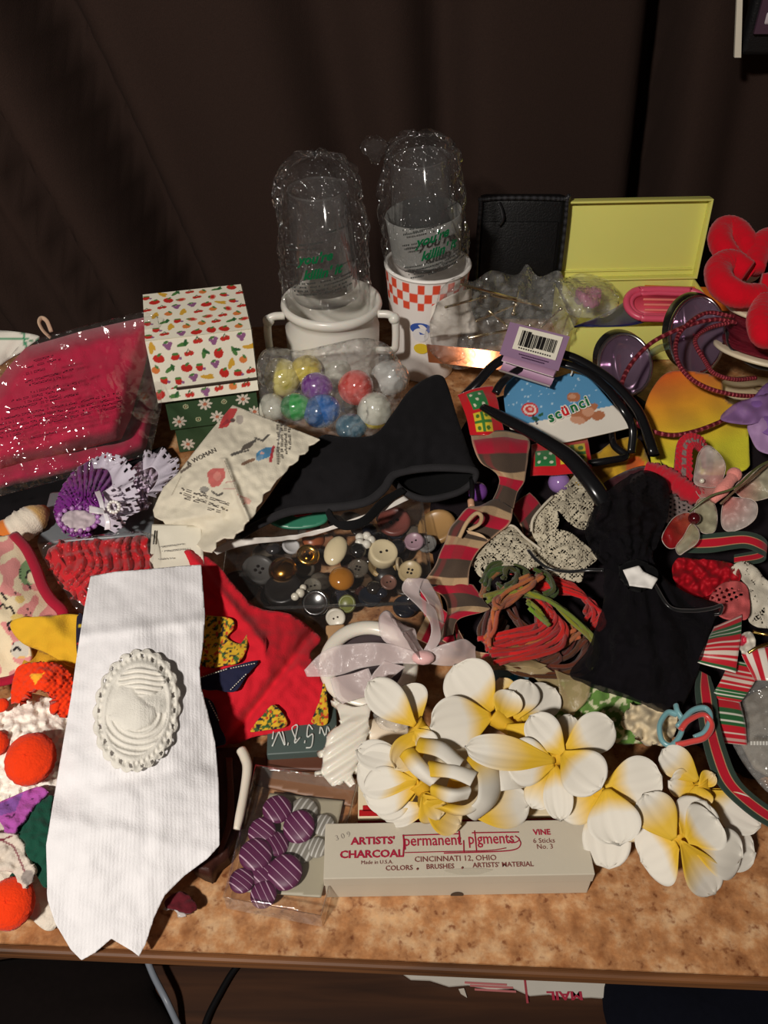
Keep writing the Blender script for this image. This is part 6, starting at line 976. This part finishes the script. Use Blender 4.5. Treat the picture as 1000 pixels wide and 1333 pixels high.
MB().patch([(960, 830), (976, 822), (984, 834), (978, 848), (964, 846)], .082, paint(C(214, 206, 190), [('e', 966, 834, 6, 8, 20, C(190, 30, 60))]), 2, .002, (.003, 7)).obj('knot', 'satin', xr)
for pts in ([(974, 850, .088), (988, 842, .092), (1010, 836, .092)], [(980, 822, .086), (1000, 826, .088), (1020, 822, .088)]): MB().tube(pts, .0012, C(190, 160, 90), 16, 6).obj('gold_wire', 'metal', xr)
# clear bag and quilled loops
gb2 = thing('plastic_bag', 'clear plastic bag with grey sheen at the right edge beside the long ribbon', 'bag', W(985, 950, .01)); MB().patch([(952, 920), (966, 896), (990, 880), (1040, 870), (1040, 1040), (1004, 1034), (980, 1010), (962, 984), (950, 956)], [(952, 920, .040), (1040, 870, .050), (1040, 1040, .024), (962, 984, .034), (1000, 950, .052)], C(220, 220, 215), 3, wr=(.005, 16, .0025, 6), solid=.026).obj('film', 'soft_film', gb2)
tag(MB().patch([(962, 925), (985, 900), (1030, 895), (1030, 1015), (995, 1005), (970, 975)], .033, C(132, 126, 116), 4, .004, (.003, 20)).obj('grey_cloth', 'cloth'), 'grey cloth inside the clear bag at the right edge', 'cloth')
mb = MB()
for k in range(6): x = 977 + k * 4; q = WA(np.array([(x, 965), (x + 2.6, 965), (x + 2.6, 970), (x, 970)]), np.full(4, .062)); mb.add(q, [(0, 1, 2, 3)], C(220, 218, 210))
tag(mb.obj('white_print', 'ink', gb2, smooth=False), kind='stuff')
ql = thing('wire_loops', 'turquoise and coral loops joined together above the lei', 'ornament', W(890, 945, .04))
for pts, c in (([(881, 930, .070), (869, 928, .070), (859, 944, .068), (862, 964, .066), (874, 970, .066), (886, 956, .068), (888, 938, .070), (882, 926, .072), (880, 918, .072)], C(112, 160, 166)), ([(882, 946, .072), (900, 926, .074), (918, 922, .074), (925, 934, .074), (918, 952, .072), (904, 960, .070)], C(112, 160, 166)), ([(880, 970, .068), (898, 966, .070), (918, 960, .072), (927, 944, .074), (916, 930, .076), (896, 938, .076), (886, 950, .074)], C(206, 72, 66))): MB().tube(pts, .0018, c, 60, 8, flat=1.4).obj('loop', 'satin', ql)
# green and white fabric, sheer tan ribbons and blue pack between tulle bag and lei
tag(MB().patch([(690, 905), (730, 885), (790, 895), (860, 925), (880, 950), (850, 968), (790, 962), (740, 950), (700, 935)], [(690, 905, .040), (860, 925, .040), (850, 968, .032), (740, 950, .034), (780, 920, .046)], lambda P: np.where((np.array([noise.noise((p[0] * .12, p[1] * .12, 4.1)) for p in P]) > .12)[:, None], np.array(C(196, 196, 160)), np.array(C(92, 128, 60))), 1.8, .004, (.004, 18)).obj('green_print_fabric', 'cloth'), 'green and cream printed fabric below the hem of the black tulle bag', 'fabric')
tag(MB().patch([(815, 925), (850, 915), (880, 925), (876, 960), (846, 966), (820, 950)], .050, C(206, 190, 158), 2, .004, (.006, 9)).obj('cream_crumple', 'cloth'), 'crumpled cream fabric left of the turquoise loop', 'fabric')
to = thing('tan_organza', 'sheer tan organza ribbon curving below the yarn bundle', 'ribbon', W(690, 880, .05)); TO = C(190, 168, 124)
for rows in ([[(610, 862, .056), (618, 876, .052)], [(650, 852, .062), (656, 872, .058)], [(690, 856, .064), (690, 880, .058)], [(716, 872, .060), (706, 894, .054)], [(728, 880, .056), (730, 920, .050)]], [[(722, 872, .064), (770, 888, .060)], [(728, 900, .060), (764, 912, .056)], [(732, 926, .052), (742, 934, .050)]], [[(640, 860, .060), (676, 850, .060)], [(664, 866, .066), (696, 860, .064)], [(700, 872, .064), (712, 866, .064)]]): MB().sheet(rows, TO, 50, 12, .0004, (.003, .015)).obj('loop', 'organza', to)
bp = thing('blue_pack', 'small blue printed pack under the tan organza', 'pack', W(645, 880, .03)); MB().patch([(604, 866), (640, 854), (680, 866), (688, 884), (660, 898), (620, 892)], [(604, 866, .036), (640, 854, .042), (688, 884, .038), (620, 892, .034)], paint(C(120, 158, 176), [('p', [(655, 884), (672, 876), (676, 886), (660, 893)], C(40, 140, 200)), ('p', [(606, 870), (622, 862), (626, 868), (612, 876)], C(50, 130, 190)), ('l', [(640, 872), (660, 866)], 1.5, C(220, 226, 226))]), 2, .004, (.003, 14)).obj('wrapper', 'gloss', bp)
# black tulle bag
TB = C(24, 22, 25); tb = thing('black_tulle_bag', 'black tulle drawstring bag with a white tag, gathered at its neck', 'bag', W(835, 820, .03))
tw = lambda P: .0022 * np.sin(np.arctan2(P[:, 0] - 832, P[:, 1] - 700) * 26 + 2 * nz(P, .02, 3)) * np.clip((P[:, 1] - 700) / 60, 0, 1)
MB().patch([(782, 704), (786, 740), (786, 779), (778, 815), (766, 845), (742, 876), (764, 890), (790, 901), (830, 914), (866, 928), (884, 926), (904, 888), (918, 845), (930, 808), (941, 790), (918, 780), (891, 770), (866, 752), (852, 735), (846, 710), (815, 700)], [(782, 704, .100), (846, 710, .100), (742, 876, .082), (866, 928, .060), (930, 808, .080), (835, 745, .096), (840, 840, .100), (790, 850, .086), (890, 850, .086)], TB, 3, .0012, (.007, 34, .002, 9), hadd=tw).obj('skirt', 'tulle_black', tb)
MB().patch([(768, 712), (762, 690), (772, 664), (786, 645), (800, 632), (822, 618), (842, 612), (864, 622), (872, 640), (868, 676), (856, 706), (848, 728), (842, 746), (815, 746), (790, 740)], [(768, 712, .088), (786, 645, .100), (842, 612, .104), (872, 640, .102), (848, 728, .096), (790, 740, .092), (820, 690, .112)], TB, 2.2, .0010, (.012, 18, .005, 7), hadd=lambda P: .002 * np.sin(np.arctan2(P[:, 0] - 828, 760 - P[:, 1]) * 30)).obj('gathered_top', 'tulle_black', tb)
MB().patch([(806, 740), (828, 728), (856, 742), (850, 762), (820, 758)], .108, C(14, 14, 15), 3, .006, (.003, 8)).obj('neck', 'fleece', tb)
MB().patch([(811, 742), (832, 736), (838, 744), (857, 753), (849, 766), (820, 762)], [(811, 742, .116), (832, 736, .118), (857, 753, .116), (820, 762, .112)], C(222, 218, 212), 2, .001, (.002, 12), smooth=False).obj('white_tag', 'paper', tb)
MB().tube([(852, 760, .108), (872, 790, .104), (900, 795, .100), (926, 792, .098), (940, 788, .096), (938, 798, .094), (930, 800, .092)], .0014, C(20, 20, 21), 40, 7, flat=.5).obj('drawstring', 'satin', tb)
MB().tube([(786, 742, .096), (764, 742, .092), (740, 744, .090), (715, 740, .090), (698, 728, .090), (688, 716, .088)], .0016, C(18, 18, 19), 40, 7, flat=.5).obj('drawstring', 'satin', tb)
tag(MB().patch([(776, 640), (800, 620), (840, 606), (868, 620), (870, 660), (850, 690), (800, 690), (775, 670)], .070, C(70, 24, 32), 4, .004, (.005, 20)).obj('maroon_cloth', 'cloth'), 'maroon cloth under the gathered top of the black tulle bag', 'cloth')
for px, py, r in ((600, 640, 8), (660, 632, 9), (614, 632, 7)): pass
tag(MB().ball(list(W(728, 628, .058)), .010, C(150, 116, 176), 16, 10).obj('lilac_bead', 'pearl'), 'lilac pearl bead right of the plaid ribbon near the parcels', 'bead'); tag(MB().ball(list(W(622, 640, .056)), .009, C(120, 70, 150), 16, 10).obj('purple_bead', 'pearl'), 'purple pearl bead left of the plaid ribbon by the cord end', 'bead')
# ------------------------------------------------------------------ front row
# charcoal box
BX = C(198, 190, 172); M, w = frame((421, 1144), (775, 1138), .028); d = .0365
ch = thing('charcoal_box', 'narrow grey cardboard box of drawing charcoal with red lettering, front of table', 'box', M @ Vector((w / 2, d / 2, -.028)))
mb = MB().box(M @ T(w / 2, d / 2, -.0052), (w, d, .0100), BX, .0006); mb.obj('lid', 'card', ch, smooth=False)
mb = MB().box(M @ T(w / 2, d / 2, -.0175), (w - .0012, d - .0012, .0205), BX, .0006); mb.obj('tray', 'card', ch, smooth=False)
MB().lathe([(.0, .0), (.0042, .0)], C(70, 60, 50), M @ T(w * .50, .0003, -.0265) @ RX(90), 20).obj('thumb_notch', 'card', ch, smooth=False)
MB().add([list(M @ Vector(q)) for q in [(w * .535 + .014 * math.cos(a) * (1 + .2 * math.sin(3 * a)), .0030 + .0022 * math.sin(a), .00012) for a in np.linspace(0, 6.283, 17)[:-1]]], [tuple(range(16))], C(186, 178, 160)).obj('worn_spot', 'card', ch, smooth=False)
IR = C(166, 36, 62); IB = C(126, 70, 66); sx_ = w / 355.0
def at(px, py): return px * sx_, (1143.5 - py) / 73.0 * d       # picture offsets from the box's left end
def L(body, px, py, size, col, bold=0, sx=1.0, sp=1.0, rot=-1.2):
    mb = MB(); x, y = at(px - 421, py); mb.text(body, M @ T(x, y, .0003) @ RZ(rot * -.3), size, col, bold=bold, sx=sx, space=sp); return mb.obj('lettering', 'ink', ch, smooth=False)
L("ARTISTS'", 486, 1100, .0068, IR, .00022, 1.08); L('CHARCOAL', 484, 1117.5, .0068, IR, .00022, 1.10); L('Made in U.S.A.', 491, 1126, .0034, IB); L('CINCINNATI 12, OHIO', 595, 1124, .0050, IB, .00004, 1.02); L('COLORS', 520, 1134.5, .0044, IB, .00006); L('BRUSHES', 574, 1133.5, .0044, IB, .00006); L('ARTISTS\u2019 MATERIAL', 657, 1132.5, .0044, IB, .00006); L('VINE', 715, 1091, .0052, IR, .00016); L('6 Sticks', 716, 1102, .0046, IB); L('No. 3', 716, 1110, .0046, IB); L('309', 446, 1092, .0052, C(170, 162, 150), 0, 1.0, 1.5, -60)
L('permanent', 566, 1103, .0106, IR, .00008, .80); L('pigments', 645, 1102, .0106, IR, .00008, .78)
mb = MB(); rule = lambda pts, r: mb.tube([list(M @ Vector((*at(x - 421, y), .0003))) for x, y in pts], r, IR, 30, 5, raw=True, flat=.15)
rule([(527, 1089), (602, 1088)], .00042); rule([(620, 1087), (684, 1087)], .00042); rule([(527, 1088), (527.5, 1100), (526, 1116)], .00055); rule([(603, 1084), (603, 1100)], .00055); rule([(624, 1084), (624, 1112)], .0004); rule([(608, 1097), (607, 1114)], .00045); rule([(528, 1112), (580, 1111.5), (640, 1111), (664, 1108)], .00032); rule([(580, 1113.5), (650, 1112.5), (676, 1110), (684, 1103), (682, 1095)], .0004); rule([(668, 1098), (676, 1101), (683, 1097), (678, 1092)], .0004); tag(mb.obj('ornament_rule', 'ink', ch), kind='stuff')
mb = MB()
for px, py in ((544, 1133.5), (603, 1133)): x, y = at(px - 421, py); mb.lathe([(.0, .0004), (.0007, .0004), (.0007, .0001)], IB, M @ T(x, y, .0002), 10)
tag(mb.obj('printed_dot', 'ink', ch), kind='stuff')
# purple striped buttons in their pack
pk_ = thing('button_pack', 'clear pack with a grey card holding purple striped buttons', 'pack', W(375, 1090, 0))
MB().patch([(351, 1032), (447, 1042), (418, 1168), (312, 1160)], .0055, C(168, 160, 138), 4, .001, smooth=False).obj('backing_card', 'card', pk_)
for ol, s_, nm in (([(333, 996), (466, 1016), (418, 1192), (291, 1168)], .003, 'tray'),): MB().patch(ol, .0185, C(230, 228, 222), 6, .0008, (.0006, 40), smooth=False).obj('front_film', 'clear_box', pk_)
fr4 = [(333, 996), (466, 1016), (418, 1192), (291, 1168)]; V = np.concatenate([WA(np.array(fr4), np.full(4, .0175)), WA(np.array(fr4), np.full(4, .0015)) * 1.0]); V[4:, :2] = V[:4, :2]; V[4:, 2] = TZ + .001
mb = MB(); mb.add(V, [(0, 1, 5, 4), (1, 2, 6, 5), (2, 3, 7, 6), (3, 0, 4, 7)], C(230, 228, 222)); mb.obj('side_wall', 'soft_film', pk_, smooth=False)
MB().tube([list(v) for v in V[:4]], .0007, C(214, 206, 190), 0, 6, closed=True, raw=True).obj('rim', 'clear', pk_)
PB = C(88, 20, 68); PBW = C(204, 172, 192)
def stripe_button(px, py, rpx, h, ang, ry, label, clear=False):  # clear: no button, a pale disc painted like a reflection in plastic
    p = W(px, py, h); r = rpx * (p - Vector((0, 0, TZ + CH))).length / F; A = T(*p) @ RZ(ang) @ RX(ry) ; n, m = 40, 16; V = []; cs = []
    for i in range(m):
        f = i / (m - 1); rr_ = r * (math.sin(f * math.pi / 2) if f < .86 else 1 - .02 * (f - .86) / .14); z = r * .34 * math.cos(f * math.pi / 2) if f < .86 else r * (.06 - .30 * (f - .86) / .14)
        for jj in range(n): a = 2 * math.pi * jj / n; x, y = rr_ * math.cos(a), rr_ * math.sin(a); V.append(list(A @ Vector((x, y, z)))); cs.append((0, 0, 0))
    mb = MB(); rows = 34                                       # a domed disc on a fine grid so that its pinstripes stay sharp
    X, Y = np.meshgrid(np.linspace(-1, 1, 61), np.linspace(-1, 1, 61), indexing='ij'); X = X.ravel(); Y = Y.ravel(); R2 = np.sqrt(X ** 2 + Y ** 2); s = np.where(R2 > 1, 1 / np.maximum(R2, 1e-6), 1); X, Y = X * s, Y * s; R2 = np.minimum(R2, 1); Z = .34 * np.sqrt(np.clip(1 - R2 ** 2.6, 0, 1)); 
    G = np.stack([X, Y, Z], 1) * r; Rm = np.array(A); Wd = G @ Rm[:3, :3].T + Rm[:3, 3]; ph = (Y * 2.35 + .2) % 1
    c = np.where((np.abs(ph - .5) < (.16 if clear else .055))[:, None], np.array(C(222, 220, 214) if clear else PBW), np.array(C(150, 146, 136) if clear else PB)); c[R2 >= 1] = C(150, 146, 136) if clear else PB
    mb.grid(Wd, c, 61, 61); B = G * np.array([1, 1, 0]) + np.array([0, 0, -.10 * r]); mb.grid(B @ Rm[:3, :3].T + Rm[:3, 3], C(150, 146, 136) if clear else PB, 61, 61)
    tag(mb.obj('button', 'sheer' if clear else 'card'), label, 'button', 'purple striped buttons in the pack' if not clear else None)
for a in ((361, 1053, 18, .013, -52, 0, 'topmost purple striped button in the pack'), (389, 1076, 20, .0125, -50, 18, 'purple striped button at the right of the pack, second from top'), (341, 1082, 17, .011, -38, 10, 'purple striped button left of centre, second row of the pack'), (359, 1098, 16, .0098, -55, -10, 'purple striped button half hidden in the centre of the pack'), (333, 1112, 20, .0125, -42, 0, 'large purple striped button at the left middle of the pack'),
          (371, 1135, 21, .0125, -42, 10, 'large purple striped button at the lower right of the pack'), (344, 1136, 17, .0095, -42, 0, 'purple striped button between the two large lower ones'), (315, 1146, 15, .011, -35, 0, 'leftmost low purple striped button in the pack'), (343, 1164, 16, .010, -60, 10, 'lowest purple striped button in the pack')): stripe_button(*a)
for a in ((395, 1056, 18, .009, 62, 0, 'pale ribbed disc painted as a plastic reflection, right of the topmost purple button'), (421, 1074, 14, .009, 66, 0, 'pale ribbed disc painted as a plastic reflection at the far right of the pack'), (392, 1106, 17, .0075, 66, 0, 'pale ribbed disc painted as a plastic reflection above the large lower right purple button'), (412, 1103, 13, .0085, 70, 0, 'pale ribbed disc painted as a plastic reflection beside the charcoal box corner')): stripe_button(*a, clear=True)  # added discs whose pale stripes paint the lit plastic of the pack
# brown card and cream carton under the pack and the lei
tag(MB().patch([(330, 985), (400, 992), (470, 1000), (462, 1050), (330, 1020)], .0028, C(134, 92, 62), 5, .002, smooth=False).obj('brown_card', 'card'), 'reddish brown card lying under the top of the button pack', 'card')
tag(MB().patch([(346, 982), (470, 978), (474, 1004), (348, 1000)], .0105, C(96, 56, 40), 4, .0035, smooth=False).obj('brown_wood_strip', 'card'), 'red-brown strip below the grey-green script box', 'strip')
M, w = frame((466, 1064), (776, 1060), .016); wc = thing('cream_carton', 'flat cream carton with a red border under the white flower lei', 'carton', M @ Vector((w / 2, .03, -.016)))
MB().box(M @ T(w / 2, .030, -.008), (w, .060, .0155), C(228, 214, 182), .0008).obj('body', 'card', wc, smooth=False)
mb = MB(); mb.box(M @ T(w * .07, .0028, .0004), (w * .13, .0042, .0006), C(180, 30, 36)); mb.box(M @ T(.007, .0062, .0004), (.0075, .0040, .0006), C(180, 30, 36)); mb.box(M @ T(w * .5, -.0004, -.0075), (w, .0006, .006), C(170, 34, 36)); mb.box(M @ T(w * .95, .025, .0004), (w * .06, .04, .0006), C(120, 26, 28)); tag(mb.obj('red_print', 'ink', wc, smooth=False), kind='stuff')
# ---- the flower lei
lei = thing('flower_lei', 'lei of white and yellow cloth frangipani flowers beside the charcoal box', 'lei', W(720, 1020, 0)); PW_, PY = C(234, 229, 217), C(232, 190, 48)
def petal(fl, b, t, wpx, hb, ht, yel=.30, cup=.05, curl=0.0, grey=0):
    b, t = np.array(b, float), np.array(t, float); B, Tp = np.array(W(*b, hb)), np.array(W(*t, ht)); L_ = np.linalg.norm(Tp - B); ax = (Tp - B) / L_; view = np.array([0, 0, TZ + CH]) - (B + Tp) / 2; view /= np.linalg.norm(view); sd = np.cross(ax, view); sd /= np.linalg.norm(sd); nm = np.cross(sd, ax); hw = wpx * .56 * np.linalg.norm((B + Tp) / 2 - np.array([0, 0, TZ + CH])) / F
    n, m = 22, 15; V = []; c = []; ph = random.uniform(0, 6)
    for i in range(n):
        v = i / (n - 1); prof = (.14 + .86 * math.sin(min(v / .62, 1) * math.pi / 2) ** 1.15) * (math.sqrt(max(0, 1 - ((v - .62) / .38) ** 2)) if v > .62 else 1)
        for j in range(m):
            u = 2 * j / (m - 1) - 1; p = B + ax * L_ * v + sd * hw * prof * u + nm * (L_ * (.07 * math.sin(v * math.pi) - cup * (1 - u * u) * prof * .9 + curl * v * v * (u * .8)) + .00035 * math.sin(u * 11 + ph) * v + .0012 * math.sin(v * 3.4 + ph + u * 1.5)); V.append(p)
            k = np.clip((v - yel * .45 - .10 * abs(u)) / (yel * .9), 0, 1) ** 1.2; vein = 1 - .05 * (math.sin(u * 16 + ph) > .5) * (1 - k * .4); c.append((np.array(PY) * (1 - k) + np.array(PW_) * k) * vein * (1 - grey))
    V = np.array(V); c = np.array(c); G = V.reshape(n, m, 3); mb = MB(); N = np.cross(np.gradient(G, axis=0), np.gradient(G, axis=1)).reshape(-1, 3); N /= np.linalg.norm(N, axis=1)[:, None] + 1e-12
    o = len(V); mb.grid(V, c, n, m); mb.grid(V - N * .0007, c, n, m); per = [j for j in range(m)] + [i * m + m - 1 for i in range(1, n)] + [(n - 1) * m + j for j in range(m - 2, -1, -1)] + [i * m for i in range(n - 2, 0, -1)]
    mb.f += [(per[k], per[(k + 1) % len(per)], per[(k + 1) % len(per)] + o, per[k] + o) for k in range(len(per))]
    return mb.obj('petal', 'petal', fl)
def flower(c, h, throat, petals):
    (x0, y0), (x1, y1) = throat; fl = MB().tube([(x0, y0, h - .012), ((x0 + x1) / 2, (y0 + y1) / 2, h - .004), (x1, y1, h)], [.004, .0055, .0075], C(230, 182, 40), 14, 10).obj('flower', 'petal', lei)
    for p in petals: petal(fl, *p[:3], *p[3:5], **(p[5] if len(p) > 5 else {}))
Yw = dict(yel=.62); Yd = dict(yel=.9)
flower(0, .064, ((676, 958), (642, 930)), [((640, 926), (592, 866), 62, .066, .082), ((640, 932), (560, 946), 58, .066, .070), ((650, 936), (668, 900), 34, .066, .074, Yw), ((660, 946), (716, 982), 40, .064, .066, Yd)])
flower(0, .064, ((700, 968), (724, 994)), [((722, 990), (606, 972), 38, .068, .078, dict(yel=.55, grey=.06)), ((722, 994), (660, 990), 52, .066, .070), ((722, 996), (730, 1068), 32, .062, .052), ((718, 1000), (694, 1052), 34, .060, .046, Yw)])
flower(0, .068, ((712, 990), (736, 980)), [((734, 982), (690, 932), 40, .072, .080), ((736, 978), (798, 940), 44, .072, .080), ((732, 980), (782, 1026), 54, .076, .080), ((736, 984), (742, 930), 26, .064, .066, Yw)])
flower(0, .056, ((770, 1040), (788, 1026)), [((788, 1024), (862, 1010), 50, .062, .070), ((790, 1028), (806, 1100), 56, .066, .058), ((786, 1034), (792, 1130), 50, .046, .022), ((782, 1028), (728, 1058), 44, .056, .046, Yw), ((790, 1032), (838, 1090), 42, .052, .044, dict(yel=.8, grey=.08))])
flower(0, .050, ((876, 1080), (888, 1092)), [((890, 1088), (918, 1044), 46, .056, .064, dict(grey=.05)), ((894, 1094), (934, 1066), 50, .062, .066), ((900, 1102), (966, 1116), 50, .050, .036), ((888, 1096), (930, 1162), 38, .058, .018, dict(yel=.5, grey=.06)), ((882, 1100), (836, 1122), 62, .050, .036), ((878, 1092), (838, 1034), 44, .058, .066, dict(yel=.6, grey=.08)), ((908, 1096), (984, 1110), 44, .036, .022, dict(yel=.2))])
flower(0, .056, ((920, 1040), (908, 1018)), [((908, 1016), (862, 976), 34, .060, .066, dict(yel=.5, grey=.08)), ((904, 1024), (872, 1016), 30, .056, .060, Yw), ((910, 1022), (930, 1008), 18, .058, .062, Yd), ((908, 1024), (912, 1052), 28, .058, .056, Yd), ((916, 1030), (990, 1076), 40, .050, .038, dict(yel=.3, grey=.05)), ((910, 1028), (950, 1060), 36, .046, .036, dict(yel=.7))])
flower(0, .054, ((664, 950), (672, 930)), [((672, 936), (688, 886), 36, .060, .070), ((680, 938), (722, 896), 42, .056, .062, dict(grey=.05)), ((668, 930), (650, 884), 30, .056, .060, Yd)])
flower(0, .050, ((560, 1040), (544, 1018)), [((542, 1018), (466, 996), 60, .054, .046), ((546, 1020), (474, 1034), 52, .052, .040), ((542, 1030), (490, 1056), 34, .044, .030, dict(grey=.10)), ((538, 996), (464, 976), 34, .056, .052, dict(grey=.06))])
flower(0, .048, ((570, 1040), (556, 1046)), [((552, 1044), (600, 1074), 40, .054, .036, Yd), ((562, 1050), (500, 1066), 26, .044, .026), ((606, 1056), (690, 1046), 46, .046, .042, dict(yel=.55)), ((550, 1036), (570, 1066), 34, .056, .044, Yd)])
flower(0, .054, ((560, 960), (540, 944)), [((540, 944), (480, 888), 42, .058, .070), ((546, 936), (524, 894), 46, .054, .062, dict(grey=.05)), ((552, 950), (514, 1000), 36, .064, .060, Yd), ((534, 960), (556, 972), 40, .062, .064, Yd), ((540, 950), (566, 976), 26, .070, .066, dict(grey=.03))])
fl = MB().tube([(586, 1040, .040), (594, 1022, .048), (600, 1008, .054)], [.004, .006, .006], C(222, 176, 50), 14, 10).obj('flower', 'petal', lei)           # the curled rose-like middle flower
for rows, g in (([[(540, 976, .070), (552, 960, .064)], [(570, 984, .076), (580, 966, .070)], [(596, 1002, .076), (606, 988, .070)]], .10), ([[(556, 1010, .070), (562, 990, .064)], [(586, 1012, .076), (592, 996, .072)], [(612, 1024, .074), (622, 1006, .068)]], .06), ([[(608, 985, .070), (632, 975, .060)], [(624, 1010, .074), (650, 1000, .062)], [(622, 1040, .070), (648, 1040, .056)], [(604, 1058, .060), (622, 1066, .048)]], .10), ([[(560, 1034, .068), (566, 1020, .070)], [(584, 1044, .072), (592, 1026, .074)], [(610, 1040, .070), (612, 1022, .072)]], .04), ([[(636, 986, .064), (660, 984, .058)], [(644, 1008, .066), (676, 1004, .058)], [(652, 1030, .060), (688, 1024, .050)]], .03), ([[(566, 1052, .060), (584, 1046, .064)], [(596, 1062, .060), (606, 1048, .066)], [(626, 1050, .058), (622, 1036, .066)], [(636, 1022, .060), (624, 1016, .068)]], .02), ([[(520, 985, .066), (538, 972, .070)], [(536, 1006, .066), (556, 994, .070)], [(560, 1024, .062), (574, 1012, .068)]], .0)):
    def pc(uv, g=g): k = np.clip((uv[:, 0] - .15) / .35, 0, 1)[:, None] * (1 - .35 * (np.abs(uv[:, 1] - 1) < .2))[:, None]; return (np.array(PY) * (1 - k) + np.array(PW_) * k) * (1 - g)
    MB().sheet(rows, pc, 30, 10, .0007, (.002, .02), fold=lambda uv: .004 * np.sin(uv[:, 1] * 3.1)).obj('petal', 'petal', fl)
MB().tube([(470, 990, .020), (520, 1000, .034), (600, 1010, .030), (680, 990, .040), (760, 1020, .034), (860, 1070, .026), (960, 1060, .026)], .0016, C(216, 196, 120), 60, 6).obj('cord', 'yarn', lei)
